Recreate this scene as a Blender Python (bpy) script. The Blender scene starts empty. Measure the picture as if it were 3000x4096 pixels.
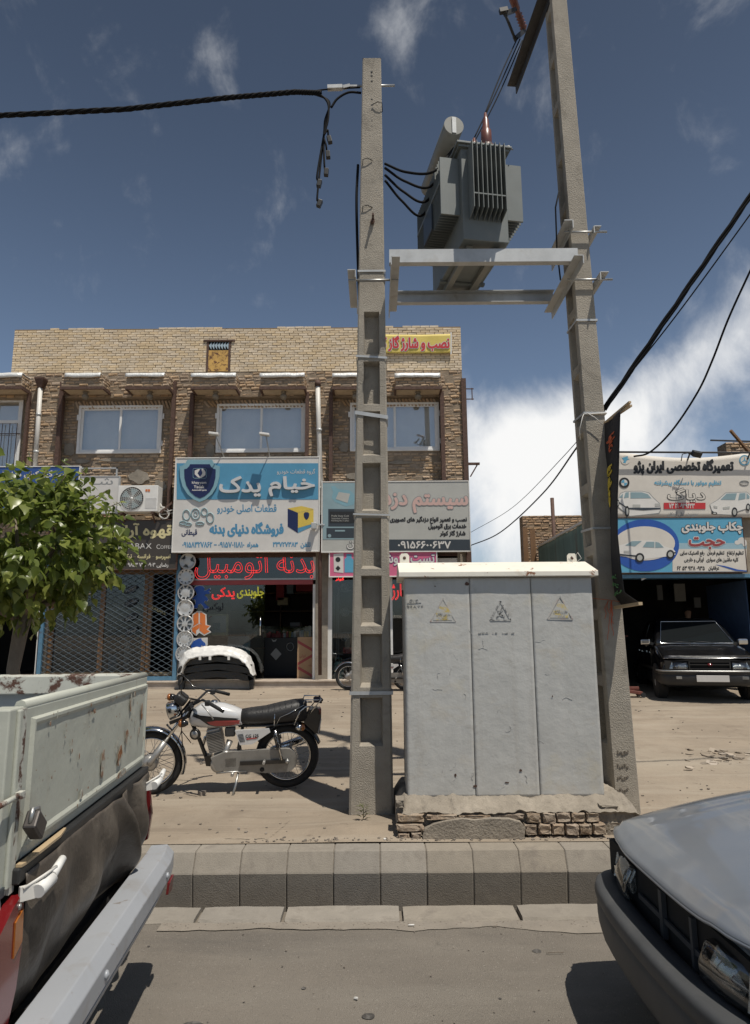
import bpy, bmesh, math, random, unicodedata
from mathutils import Vector, Matrix, noise
from mathutils.geometry import tessellate_polygon, delaunay_2d_cdt
import numpy as np
rnd = random.Random(11)
R = math.radians
S = bpy.context.scene
COL = S.collection

# ---------------------------------------------------------------- camera
CZ, FPX, TH, KR = 1.52, 2730.0, R(10.0), 0.0071
cam = bpy.data.cameras.new('camera'); camo = bpy.data.objects.new('camera', cam); COL.objects.link(camo)
cam.sensor_fit = 'VERTICAL'; cam.sensor_height = 36; cam.lens = 36 * FPX / 4096; cam.clip_start = .05; cam.clip_end = 3000
camo.matrix_world = Matrix.Translation((0, 0, CZ)) @ Matrix.Rotation(R(90) + TH, 4, 'X') @ Matrix.Rotation(-KR, 4, 'Z')
S.camera = camo
# ---------------------------------------------------------------- light
SUN = Vector((.25, -.33, 1)).normalized()
SUN_EL = math.asin(SUN.z); SUN_ROT = math.atan2(SUN.x, SUN.y)
S.view_settings.view_transform = 'Standard'; S.view_settings.look = 'None'
S.view_settings.exposure = -0.13; S.view_settings.gamma = 1
sl = bpy.data.lights.new('sun', 'SUN'); sl.energy = 4.8; sl.angle = R(.5); sl.color = (1, .94, .84)
so = bpy.data.objects.new('sun', sl); COL.objects.link(so); so.rotation_euler = SUN.to_track_quat('Z', 'Y').to_euler()
W = bpy.data.worlds.new('World'); S.world = W; W.use_nodes = True
def world():
    nt = W.node_tree; N = nt.nodes; L = nt.links
    for n in list(N): N.remove(n)
    out = N.new('ShaderNodeOutputWorld'); bg = N.new('ShaderNodeBackground'); bg.inputs[1].default_value = .080
    sky = N.new('ShaderNodeTexSky'); sky.sky_type = 'NISHITA'; sky.sun_disc = False
    sky.sun_elevation = SUN_EL; sky.sun_rotation = SUN_ROT; sky.altitude = 900; sky.air_density = 1.0; sky.dust_density = 2.6; sky.ozone_density = 1.6
    tc = N.new('ShaderNodeTexCoord')
    def math_(op, a, b=None, clamp=False):
        n = N.new('ShaderNodeMath'); n.operation = op; n.use_clamp = clamp
        for i, q in enumerate((a, b)):
            if q is None: continue
            if isinstance(q, (int, float)): n.inputs[i].default_value = q
            else: L.new(q, n.inputs[i])
        return n.outputs[0]
    sx = N.new('ShaderNodeSeparateXYZ'); L.new(tc.outputs['Generated'], sx.inputs[0])
    den = math_('ADD', math_('MAXIMUM', sx.outputs[2], 0.0), .28)
    cx = math_('DIVIDE', sx.outputs[0], den); cy = math_('DIVIDE', sx.outputs[1], den)
    cb = N.new('ShaderNodeCombineXYZ'); L.new(cx, cb.inputs[0]); L.new(cy, cb.inputs[1])
    mp = N.new('ShaderNodeMapping'); mp.inputs['Scale'].default_value = (3.4, 3.4, 2.2); mp.inputs['Rotation'].default_value = (0, R(14), 0); mp.inputs['Location'].default_value = (3.1, .4, 1.7)
    L.new(tc.outputs['Generated'], mp.inputs[0])
    def noise_(sc, det, rough, dist=0.0):
        n = N.new('ShaderNodeTexNoise'); n.inputs['Scale'].default_value = sc; n.inputs['Detail'].default_value = det
        n.inputs['Roughness'].default_value = rough; n.inputs['Distortion'].default_value = dist; L.new(mp.outputs[0], n.inputs['Vector']); return n.outputs[0]
    n1 = noise_(2.9, 10, .60, .25); n2 = noise_(.8, 3, .5)
    # cloud banks that stand where the photograph shows them, noise everywhere
    def bank(px, py, wd, amt):
        dx, dy = px - 1500, py - 2048
        u, v = (dx - KR * dy) / FPX, (dy + KR * dx) / FPX
        d = Vector((u, math.cos(TH) + v * math.sin(TH), math.sin(TH) - v * math.cos(TH))).normalized()
        n = N.new('ShaderNodeVectorMath'); n.operation = 'DISTANCE'; L.new(tc.outputs['Generated'], n.inputs[0]); n.inputs[1].default_value = d
        q = math_('DIVIDE', n.outputs['Value'], wd); q = math_('MULTIPLY', q, q); q = math_('MULTIPLY', q, -1.0)
        return math_('MULTIPLY', math_('EXPONENT', q), amt)
    b = bank(2070, 2060, .12, .58)
    for a in ((1980, 1780, .07, .30), (2330, 1900, .10, .40), (2250, 1720, .05, .22), (2450, 1640, .05, .28), (2600, 1560, .045, .26), (2740, 1480, .045, .24), (2880, 1380, .045, .24), (3010, 1250, .05, .24), (2560, 1760, .05, .20), (2850, 1600, .04, .06), (2990, 1500, .04, .10), (3250, 1200, .1, .2),
              (800, 60, .035, .09), (860, 200, .026, .10), (1590, 60, .045, .11), (1610, 220, .035, .13), (1670, 370, .022, .14), (1830, 390, .028, .12), (1880, 90, .04, .08), (90, 330, .05, .03), (60, 570, .06, .05), (900, 370, .02, .12), (2420, 560, .03, .08)):
        b = math_('ADD', b, bank(*a))
    low = math_('MULTIPLY', math_('SUBTRACT', .22, sx.outputs[2], True), .30)
    dens = math_('ADD', math_('ADD', math_('MULTIPLY', math_('SUBTRACT', n1, .5), 1.02), math_('MULTIPLY', math_('SUBTRACT', n2, .5), .3)), math_('ADD', b, low))
    mr = N.new('ShaderNodeMapRange'); mr.interpolation_type = 'SMOOTHSTEP'; mr.inputs[1].default_value = .07; mr.inputs[2].default_value = .74; L.new(dens, mr.inputs[0])
    mix = N.new('ShaderNodeMix'); mix.data_type = 'RGBA'; L.new(mr.outputs[0], mix.inputs[0])
    tint = N.new('ShaderNodeMix'); tint.data_type = 'RGBA'; tint.blend_type = 'MULTIPLY'; tint.inputs[0].default_value = 1; tint.inputs[7].default_value = (.82, .90, .95, 1)
    hsv = N.new('ShaderNodeHueSaturation'); hsv.inputs['Saturation'].default_value = .80; hsv.inputs['Value'].default_value = 1.0; L.new(sky.outputs[0], hsv.inputs['Color']); grd = N.new('ShaderNodeMapRange'); grd.interpolation_type = 'SMOOTHSTEP'; grd.inputs[1].default_value = .12; grd.inputs[2].default_value = .80; grd.inputs[3].default_value = 1.5; grd.inputs[4].default_value = .66; L.new(sx.outputs[2], grd.inputs[0]); L.new(grd.outputs[0], hsv.inputs['Value']); L.new(hsv.outputs[0], tint.inputs[6]); L.new(tint.outputs[2], mix.inputs[6])
    mix.inputs[7].default_value = (13.0, 13.0, 12.9, 1)
    L.new(mix.outputs[2], bg.inputs[0]); L.new(bg.outputs[0], out.inputs[0])
world()

# ---------------------------------------------------------------- pixel of the photograph -> place at distance Y
def ray(px, py):
    dx, dy = px - 1500, py - 2048
    u, v = (dx - KR * dy) / FPX, (dy + KR * dx) / FPX
    return u, math.cos(TH) + v * math.sin(TH), math.sin(TH) - v * math.cos(TH)
def at(px, py, Y):
    u, f, up = ray(px, py); k = Y / f
    return Vector((u * k, Y, CZ + up * k))
def onz(px, py, z):
    u, f, up = ray(px, py); k = (z - CZ) / up
    return Vector((u * k, f * k, z))

# ---------------------------------------------------------------- materials
MATS = {}
def mat(name, col, rough=.7, metal=0., var=.12, vs=6., bump=0., bs=60., dirt=None, isl=0., emit=None, coat=0., alpha=None, trans=0., dirt2=None, spec=.5, stretch=None, bd=5., streak=None):
    if name in MATS: return MATS[name]
    m = bpy.data.materials.new(name); m.use_nodes = True; MATS[name] = m
    nt = m.node_tree; N = nt.nodes; L = nt.links; P = N['Principled BSDF']
    P.inputs['Roughness'].default_value = rough; P.inputs['Metallic'].default_value = metal
    P.inputs['Specular IOR Level'].default_value = spec
    if coat: P.inputs['Coat Weight'].default_value = coat; P.inputs['Coat Roughness'].default_value = .08
    if trans: P.inputs['Transmission Weight'].default_value = trans
    if alpha is not None: P.inputs['Alpha'].default_value = alpha
    c4 = (*col, 1)
    if emit: P.inputs['Emission Color'].default_value = (*emit[0], 1); P.inputs['Emission Strength'].default_value = emit[1]
    tc = N.new('ShaderNodeTexCoord'); vec = tc.outputs['Object']
    if stretch:
        mp = N.new('ShaderNodeMapping'); mp.inputs['Scale'].default_value = stretch; L.new(vec, mp.inputs[0]); vec = mp.outputs[0]
    def nz(sc, det=4., ro=.6, dist=0.):
        n = N.new('ShaderNodeTexNoise'); n.inputs['Scale'].default_value = sc; n.inputs['Detail'].default_value = det; n.inputs['Roughness'].default_value = ro
        n.inputs['Distortion'].default_value = dist; L.new(vec, n.inputs['Vector']); return n.outputs[0]
    def mixc(f, a, b, blend='MIX'):
        n = N.new('ShaderNodeMix'); n.data_type = 'RGBA'; n.blend_type = blend
        if isinstance(f, float): n.inputs[0].default_value = f
        else: L.new(f, n.inputs[0])
        for i, q in ((6, a), (7, b)):
            if isinstance(q, tuple): n.inputs[i].default_value = q
            else: L.new(q, n.inputs[i])
        return n.outputs[2]
    def ramp(x, lo, hi):
        n = N.new('ShaderNodeMapRange'); n.inputs[1].default_value = lo; n.inputs[2].default_value = hi; L.new(x, n.inputs[0]); return n.outputs[0]
    c = c4
    if var:
        d = tuple(max(0, q * (1 - var)) for q in col) + (1,); e = tuple(min(1, q * (1 + var)) for q in col) + (1,)
        c = mixc(ramp(nz(vs, 5), .3, .7), d, e)
        c = mixc(ramp(nz(vs * 9, 3), .25, .75), c, mixc(1., c, (1 - var * .5,) * 3 + (1,), 'MULTIPLY')) if not isinstance(c, tuple) else c
    if isl:
        g = N.new('ShaderNodeNewGeometry'); oi = N.new('ShaderNodeObjectInfo'); a = N.new('ShaderNodeMath'); a.operation = 'ADD'
        L.new(g.outputs['Random Per Island'], a.inputs[0]); L.new(oi.outputs['Random'], a.inputs[1])
        fr = N.new('ShaderNodeMath'); fr.operation = 'FRACT'; L.new(a.outputs[0], fr.inputs[0])
        hs = N.new('ShaderNodeHueSaturation'); L.new(ramp(fr.outputs[0], 0, 1), hs.inputs['Value'])
        q = hs.inputs['Value'].links[0].from_node; q.inputs[3].default_value = 1 - isl; q.inputs[4].default_value = 1 + isl
        s2 = N.new('ShaderNodeMath'); s2.operation = 'MULTIPLY'; s2.inputs[1].default_value = 7.3; L.new(fr.outputs[0], s2.inputs[0])
        f2 = N.new('ShaderNodeMath'); f2.operation = 'FRACT'; L.new(s2.outputs[0], f2.inputs[0])
        L.new(ramp(f2.outputs[0], 0, 1), hs.inputs['Saturation']); q = hs.inputs['Saturation'].links[0].from_node; q.inputs[3].default_value = .8; q.inputs[4].default_value = 1.15
        if isinstance(c, tuple): hs.inputs['Color'].default_value = c
        else: L.new(c, hs.inputs['Color'])
        c = hs.outputs[0]
    for dd in (dirt, dirt2):
        if dd:
            dcol, lo, hi, sc = dd[:4]; amt = dd[4] if len(dd) > 4 else 1.
            f = ramp(nz(sc, 8, .68, .4), lo, hi)
            mu = N.new('ShaderNodeMath'); mu.operation = 'MULTIPLY'; mu.use_clamp = True; L.new(f, mu.inputs[0]); mu.inputs[1].default_value = amt
            c = mixc(mu.outputs[0], c, (*dcol, 1))
    for st in (streak or ()):
        dcol, lo, hi, sc3, amt = st
        mp2 = N.new('ShaderNodeMapping'); mp2.inputs['Scale'].default_value = sc3; L.new(tc.outputs['Object'], mp2.inputs[0])
        n = N.new('ShaderNodeTexNoise'); n.inputs['Scale'].default_value = 1.; n.inputs['Detail'].default_value = 6; n.inputs['Roughness'].default_value = .6; n.inputs['Distortion'].default_value = .3; L.new(mp2.outputs[0], n.inputs['Vector'])
        mu = N.new('ShaderNodeMath'); mu.operation = 'MULTIPLY'; mu.use_clamp = True; L.new(ramp(n.outputs[0], lo, hi), mu.inputs[0]); mu.inputs[1].default_value = amt
        c = mixc(mu.outputs[0], c, (*dcol, 1))
    if isinstance(c, tuple): P.inputs['Base Color'].default_value = c
    else: L.new(c, P.inputs['Base Color'])
    if bump:
        b = N.new('ShaderNodeBump'); b.inputs['Strength'].default_value = min(1, bump); b.inputs['Distance'].default_value = .012
        L.new(nz(bs, bd, .62), b.inputs['Height']); L.new(b.outputs[0], P.inputs['Normal'])
    return m

RUST = (.13, .055, .025)
def M(n): return MATS[n]
mat('asphalt', (.205, .180, .150), .9, var=.16, vs=1.1, bump=1., bs=150, dirt=((.24, .21, .175), .45, .75, .55, .75), dirt2=((.07, .064, .057), .64, .72, 2.4, .6), streak=(((.25, .225, .19), .5, .68, (.3, 2.6, 1), .6), ((.11, .10, .09), .55, .7, (.5, 1.6, 1), .5), ((.34, .31, .27), .60, .66, (75, 75, 75), .55), ((.10, .09, .08), .60, .66, (58, 58, 58), .35)))
mat('dirt', (.285, .232, .175), .95, var=.18, vs=.7, bump=.8, bs=30, bd=8., dirt=((.37, .32, .25), .5, .72, .42, .7), dirt2=((.15, .115, .085), .57, .74, 1.3, .6), streak=(((.36, .31, .245), .52, .66, (.22, 3.2, 1), .55), ((.17, .135, .10), .56, .70, (.35, 5.5, 1), .55), ((.13, .10, .075), .64, .70, (9, 9, 9), .5)))
mat('gutter_mud', (.10, .085, .07), .95, var=.3, vs=3, bump=.8, bs=20)
mat('kerb', (.265, .235, .195), .92, var=.12, vs=5, bump=.3, bs=110, isl=.06, dirt=((.15, .13, .11), .52, .7, 5, .6))
mat('mortar', (.19, .165, .135), .95, var=.2, vs=12, bump=.8, bs=60)
mat('concrete', (.35, .315, .262), .92, var=.16, vs=3.5, bump=1., bs=95, dirt=((.13, .115, .095), .56, .72, 4, .6), dirt2=((.36, .33, .28), .6, .7, 30, .5))
mat('rough_concrete', (.27, .235, .19), .95, var=.16, vs=6, bump=1., bs=55, dirt=((.37, .325, .265), .5, .68, 4, .7), dirt2=((.13, .11, .085), .58, .72, 9, .6))
mat('yellow_brick', (.64, .515, .355), .85, var=.08, vs=10, bump=.4, bs=120, isl=.10, dirt=((.30, .21, .13), .62, .76, 5, .5))
mat('brown_brick', (.43, .31, .205), .9, var=.16, vs=14, bump=.9, bs=80, isl=.18, dirt=((.12, .08, .05), .55, .7, 9, .6), dirt2=((.46, .38, .29), .62, .74, 6, .5))
mat('wall_mortar', (.27, .21, .15), .95, var=.25, vs=7, bump=.9, bs=50, dirt=((.36, .30, .235), .55, .7, 2.2, .7))
mat('yellow_mortar', (.25, .18, .11), .95, var=.2, vs=7, bump=.6, bs=60)
mat('plaster', (.46, .36, .245), .9, var=.12, vs=4, bump=.3, bs=40, dirt=((.25, .18, .11), .55, .75, 4, .6))
mat('rust_steel', (.105, .06, .045), .75, .2, var=.3, vs=18, bump=.4, bs=80)
mat('white_sheet', (.72, .72, .70), .45, .2, var=.08, vs=14, bump=1., bs=20)
mat('upvc', (.76, .75, .73), .45, var=.04, vs=6, dirt=((.45, .40, .34), .55, .8, 5, .4))
mat('curtain', (.75, .74, .71), .9, var=.05, vs=4)
mat('window_glass', (.20, .23, .25), .03, var=0, alpha=.30, spec=1.)
mat('dark_glass', (.012, .014, .015), .04, var=0, spec=.7)
mat('shop_glass', (.03, .035, .035), .03, var=0, alpha=.30, spec=.7)
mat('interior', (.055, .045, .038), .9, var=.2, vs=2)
mat('black', (.012, .012, .012), .6, var=.1)
mat('shade_black', (.02, .018, .016), .95, var=.3, vs=2)  # near-black standing in for the shade in rooms, voids and gaps
mat('white_paint', (.70, .69, .66), .6, var=.06, vs=8)
mat('pipe_white', (.62, .60, .56), .5, var=.05, vs=5, dirt=((.4, .33, .25), .6, .8, 3, .5))
mat('marble', (.46, .39, .32), .6, var=.14, vs=4, dirt=((.25, .19, .14), .5, .75, 5, .6))
mat('galv', (.46, .47, .47), .5, .35, var=.10, vs=7, dirt=((.30, .27, .23), .55, .75, 6, .6))
mat('steel', (.40, .40, .39), .4, .8, var=.15, vs=20)
mat('chrome', (.62, .62, .62), .12, 1., var=.05, vs=20)
mat('cable', (.010, .010, .011), .75, var=.1, spec=.12)
mat('trafo', (.155, .170, .165), .5, .1, var=.08, vs=4, dirt=((.24, .22, .19), .55, .8, 7, .45))
mat('trafo_light', (.22, .22, .20), .5, .1, var=.08, vs=4, dirt=((.2, .16, .12), .55, .8, 5, .5))
mat('insulator', (.17, .065, .05), .35, var=.15, vs=12)
mat('cabinet', (.46, .455, .43), .55, .0, var=.07, vs=3, bump=.4, bs=14, dirt=((.50, .43, .27), .56, .72, 2.2, .4), dirt2=((.27, .245, .21), .58, .72, 6.5, .5), bd=8., streak=(((.53, .52, .49), .54, .68, (7, 1, .45), .35), ((.36, .335, .295), .56, .72, (14, 1, .5), .35), ((.42, .365, .28), .58, .72, (3, 1, 5), .45)))
mat('cabinet_roof', (.80, .76, .66), .55, var=.05, vs=5, dirt=((.26, .11, .05), .615, .65, 8, 1.), dirt2=((.55, .45, .33), .56, .7, 4, .5))
mat('rubber', (.018, .018, .018), .8, var=.15, vs=30, bump=.3, bs=120)
mat('black_plastic', (.022, .022, .022), .5, var=.15, vs=10)
# ---------------------------------------------------------------- mesh builder
WL = {}
def link(o): COL.objects.link(o); return o
def tag(o, label=None, cat=None, group=None, kind=None):
    if label: o['label'] = label
    if cat: o['category'] = cat
    if group: o['group'] = group
    if kind: o['kind'] = kind
    return o
def thing(name, label, cat, loc=(0, 0, 0), group=None):
    o = link(bpy.data.objects.new(name, None)); o.empty_display_size = .2; o.location = loc; WL[o.name] = Vector(loc)
    return tag(o, label, cat, group)
class MB:
    def __init__(s): s.v = []; s.f = []; s.m = []; s.sm = []; s.M = None
    def add(s, vs, fs, smooth=False, mi=0):
        b = len(s.v)
        s.v += [(s.M @ Vector(p)) if s.M else Vector(p) for p in vs]
        for f in fs: s.f.append([b + i for i in f]); s.sm.append(smooth); s.m.append(mi)
        return s
    def box(s, x0, x1, y0, y1, z0, z1, mi=0):
        return s.add([(x0, y0, z0), (x1, y0, z0), (x1, y1, z0), (x0, y1, z0), (x0, y0, z1), (x1, y0, z1), (x1, y1, z1), (x0, y1, z1)],
                     [(0, 3, 2, 1), (4, 5, 6, 7), (0, 1, 5, 4), (1, 2, 6, 5), (2, 3, 7, 6), (3, 0, 4, 7)], False, mi)
    def obox(s, c, size, rot=None, mi=0):
        a, b, d = (q / 2 for q in size); rm = rot or Matrix.Identity(3); c = Vector(c)
        vs = [c + rm @ Vector(p) for p in ((-a, -b, -d), (a, -b, -d), (a, b, -d), (-a, b, -d), (-a, -b, d), (a, -b, d), (a, b, d), (-a, b, d))]
        return s.add(vs, [(0, 3, 2, 1), (4, 5, 6, 7), (0, 1, 5, 4), (1, 2, 6, 5), (2, 3, 7, 6), (3, 0, 4, 7)], False, mi)
    def beam(s, p0, p1, w, h, up=(0, 0, 1), mi=0):
        p0, p1 = Vector(p0), Vector(p1); d = (p1 - p0); l = d.length; d.normalize(); x = d.cross(Vector(up))
        if x.length < 1e-4: x = d.cross(Vector((1, 0, 0)))
        x.normalize(); u = x.cross(d)
        return s.obox((p0 + p1) / 2, (w, l, h), Matrix((x, d, u)).transposed(), mi)
    def tube(s, pts, r, n=8, caps=True, closed=False, mi=0):
        pts = [Vector(p) for p in pts]; m = len(pts); rs = r if isinstance(r, (list, tuple)) else [r] * m
        vs = []; fs = []; nrm = None
        for i, p in enumerate(pts):
            if closed: t = pts[(i + 1) % m] - pts[i - 1]
            else: t = pts[min(i + 1, m - 1)] - pts[max(i - 1, 0)]
            t.normalize()
            if nrm is None:
                nrm = t.cross(Vector((0, 0, 1)))
                if nrm.length < .05: nrm = t.cross(Vector((0, 1, 0)))
            nrm = nrm - t * nrm.dot(t); nrm.normalize(); b = t.cross(nrm)
            for k in range(n):
                a = 2 * math.pi * k / n; vs.append(p + (nrm * math.cos(a) + b * math.sin(a)) * rs[i])
        for i in range(m if closed else m - 1):
            j = (i + 1) % m
            for k in range(n): fs.append((i * n + k, i * n + (k + 1) % n, j * n + (k + 1) % n, j * n + k))
        s.add(vs, fs, True, mi)
        if caps and not closed:
            b = len(s.v) - m * n
            s.f += [[b + k for k in reversed(range(n))], [b + (m - 1) * n + k for k in range(n)]]; s.sm += [False, False]; s.m += [mi, mi]
        return s
    def cyl(s, p0, p1, r, r1=None, n=14, mi=0): return s.tube([p0, p1], [r, r if r1 is None else r1], n, True, False, mi)
    def lathe(s, c, axis, prof, n=16, mi=0, smooth=True):
        c = Vector(c); ax = Vector(axis).normalized(); x = ax.cross(Vector((0, 0, 1)))
        if x.length < .1: x = ax.cross(Vector((0, 1, 0)))
        x.normalize(); y = ax.cross(x); vs = []; fs = []
        for r, h in prof:
            for k in range(n):
                a = 2 * math.pi * k / n; vs.append(c + ax * h + (x * math.cos(a) + y * math.sin(a)) * r)
        for i in range(len(prof) - 1):
            for k in range(n): fs.append((i * n + k, i * n + (k + 1) % n, (i + 1) * n + (k + 1) % n, (i + 1) * n + k))
        s.add(vs, fs, smooth, mi)
        b = len(s.v) - len(prof) * n
        if prof[0][0] > 1e-4: s.f.append([b + k for k in reversed(range(n))]); s.sm.append(False); s.m.append(mi)
        if prof[-1][0] > 1e-4: s.f.append([b + (len(prof) - 1) * n + k for k in range(n)]); s.sm.append(False); s.m.append(mi)
        return s
    def ring(s, c, axis, Rr, r, n=28, k=8, mi=0, sq=None):     # torus
        c = Vector(c); ax = Vector(axis).normalized(); x = ax.cross(Vector((0, 0, 1)))
        if x.length < .1: x = ax.cross(Vector((0, 1, 0)))
        x.normalize(); y = ax.cross(x); vs = []; fs = []; rx, ry = sq or (r, r)
        for i in range(n):
            a = 2 * math.pi * i / n; d = x * math.cos(a) + y * math.sin(a)
            for j in range(k):
                b = 2 * math.pi * j / k; vs.append(c + d * (Rr + rx * math.cos(b)) + ax * (ry * math.sin(b)))
        for i in range(n):
            for j in range(k): fs.append((i * k + j, i * k + (j + 1) % k, ((i + 1) % n) * k + (j + 1) % k, ((i + 1) % n) * k + j))
        return s.add(vs, fs, True, mi)
    def prism(s, poly, vec, mi=0, smooth=False):               # 3D polygon pushed along vec
        poly = [Vector(p) for p in poly]; vec = Vector(vec); n = len(poly)
        nrm = Vector((0, 0, 0))
        for i in range(n): nrm += poly[i].cross(poly[(i + 1) % n])
        if nrm.dot(vec) > 0: poly.reverse()
        tr = tessellate_polygon([poly]); tr = [tuple(t) for t in tr]
        def fix(t, sgn):
            a, b, c = (poly[i] for i in t); q = (b - a).cross(c - a)
            return t if q.dot(vec) * sgn > 0 else (t[0], t[2], t[1])
        vs = poly + [p + vec for p in poly]
        fs = [fix(t, -1) for t in tr] + [tuple(i + n for i in fix(t, 1)) for t in tr]
        s.add(vs, fs, False, mi)
        return s.add(vs, [(i, (i + 1) % n, n + (i + 1) % n, n + i) for i in range(n)], smooth, mi)
    def loft(s, rings, closed=True, caps=True, smooth=True, mi=0):
        n = len(rings[0]); vs = [p for r in rings for p in r]; fs = []
        for i in range(len(rings) - 1):
            for k in range(n if closed else n - 1): fs.append((i * n + k, i * n + (k + 1) % n, (i + 1) * n + (k + 1) % n, (i + 1) * n + k))
        s.add(vs, fs, smooth, mi)
        if caps and closed:
            b = len(s.v) - n * len(rings)
            s.f += [[b + k for k in reversed(range(n))], [b + (len(rings) - 1) * n + k for k in range(n)]]; s.sm += [False, False]; s.m += [mi, mi]
        return s
    def grid(s, fn, nu, nv, smooth=True, mi=0):
        vs = [fn(i / nu, j / nv) for j in range(nv + 1) for i in range(nu + 1)]
        fs = [(j * (nu + 1) + i, j * (nu + 1) + i + 1, (j + 1) * (nu + 1) + i + 1, (j + 1) * (nu + 1) + i) for j in range(nv) for i in range(nu)]
        return s.add(vs, fs, smooth, mi)
    def build(s, name, mats, parent=None, bevel=0, seg=2, fixn=True, solid=0, sub=0, vcol=None):
        me = bpy.data.meshes.new(name)
        off = WL.get(parent.name, Vector((0, 0, 0))) if parent else Vector((0, 0, 0))
        me.from_pydata([p - off for p in s.v], [], s.f)
        if isinstance(mats, str): mats = [mats]
        for q in mats: me.materials.append(MATS[q])
        me.polygons.foreach_set('material_index', s.m); me.polygons.foreach_set('use_smooth', s.sm)
        if fixn:
            bm = bmesh.new(); bm.from_mesh(me); bmesh.ops.recalc_face_normals(bm, faces=bm.faces); bm.to_mesh(me); bm.free()
        me.update()
        o = link(bpy.data.objects.new(name, me))
        if parent: o.parent = parent; WL[o.name] = off
        else: WL[o.name] = Vector((0, 0, 0))
        if solid: q = o.modifiers.new('s', 'SOLIDIFY'); q.thickness = solid; q.offset = 0
        if sub: q = o.modifiers.new('u', 'SUBSURF'); q.levels = q.render_levels = sub
        if bevel:
            q = o.modifiers.new('b', 'BEVEL'); q.width = bevel; q.segments = seg; q.limit_method = 'ANGLE'; q.angle_limit = R(40); q.harden_normals = False
        return o
def boxo(name, m, parent, x0, x1, y0, y1, z0, z1, bevel=0): return MB().box(x0, x1, y0, y1, z0, z1).build(name, m, parent, bevel)
def setorigin(o):
    """put the origin of a one-mesh thing at its base centre"""
    me = o.data; xs = [v.co for v in me.vertices]
    c = Vector(((min(v.x for v in xs) + max(v.x for v in xs)) / 2, (min(v.y for v in xs) + max(v.y for v in xs)) / 2, min(v.z for v in xs)))
    me.transform(Matrix.Translation(-c)); o.location = c; WL[o.name] = c
    return o
def single(mb, name, m, label, cat, group=None, **k): return tag(setorigin(mb.build(name, m, None, **k)), label, cat, group)
def copy_tree(o, parent=None):
    c = o.copy(); link(c); c.parent = parent
    for ch in list(o.children): copy_tree(ch, c)
    return c

# ---------------------------------------------------------------- lettering (right-to-left shaping by hand)
FORMS = {}
for cp in list(range(0xFB50, 0xFDFF)) + list(range(0xFE70, 0xFEFD)):
    d = unicodedata.decomposition(chr(cp)).split()
    if len(d) == 2 and d[0] in ('<isolated>', '<final>', '<initial>', '<medial>'): FORMS.setdefault(chr(int(d[1], 16)), {})[d[0][1:-1]] = chr(cp)
def shape(s):
    out = []; n = len(s)
    if not any(c in FORMS or c in '۰۱۲۳۴۵۶۷۸۹' for c in s): return s
    for i, c in enumerate(s):
        f = FORMS.get(c)
        if not f: out.append(c); continue
        p = i > 0 and (s[i - 1] == 'ـ' or 'initial' in FORMS.get(s[i - 1], {}))
        q = i + 1 < n and 'initial' in f and (s[i + 1] == 'ـ' or 'final' in FORMS.get(s[i + 1], {}))
        out.append(f.get('medial' if p and q else 'final' if p else 'initial' if q else 'isolated', c))
    res = ''; run = ''
    for ch in ''.join(out)[::-1]:
        if ch in '۰۱۲۳۴۵۶۷۸۹': run = ch + run
        else: res += run + ch; run = ''
    return res + run
def outlines(body):
    c = bpy.data.curves.new('tmp', 'FONT'); c.body = shape(body); c.size = 1; c.fill_mode = 'NONE'; c.resolution_u = 3
    o = link(bpy.data.objects.new('tmp', c)); dg = bpy.context.evaluated_depsgraph_get(); dg.update()
    me = bpy.data.meshes.new_from_object(o.evaluated_get(dg)); P = [v.co.copy() for v in me.vertices]
    nb = {}
    for e in me.edges: a, b = e.vertices; nb.setdefault(a, []).append(b); nb.setdefault(b, []).append(a)
    seen = set(); loops = []
    for v0 in nb:
        if v0 in seen: continue
        lp = [v0]; seen.add(v0); cur = v0
        while True:
            nx = [q for q in nb[cur] if q not in seen]
            if not nx: break
            cur = nx[0]; seen.add(cur); lp.append(cur)
        if len(lp) > 2:
            q = [P[i] for i in sorted(lp)] if max(lp) - min(lp) == len(lp) - 1 else [P[i] for i in lp]
            loops.append([Vector((p.x, p.y)) for p in q])
    bpy.data.objects.remove(o); bpy.data.curves.remove(c); bpy.data.meshes.remove(me)
    return loops
def area(l): return sum(l[i].x * l[(i + 1) % len(l)].y - l[(i + 1) % len(l)].x * l[i].y for i in range(len(l))) / 2
def inside(p, l):
    r = False
    for i in range(len(l)):
        a, b = l[i], l[i - 1]
        if (a.y > p.y) != (b.y > p.y) and p.x < (b.x - a.x) * (p.y - a.y) / (b.y - a.y + 1e-12) + a.x: r = not r
    return r
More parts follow.
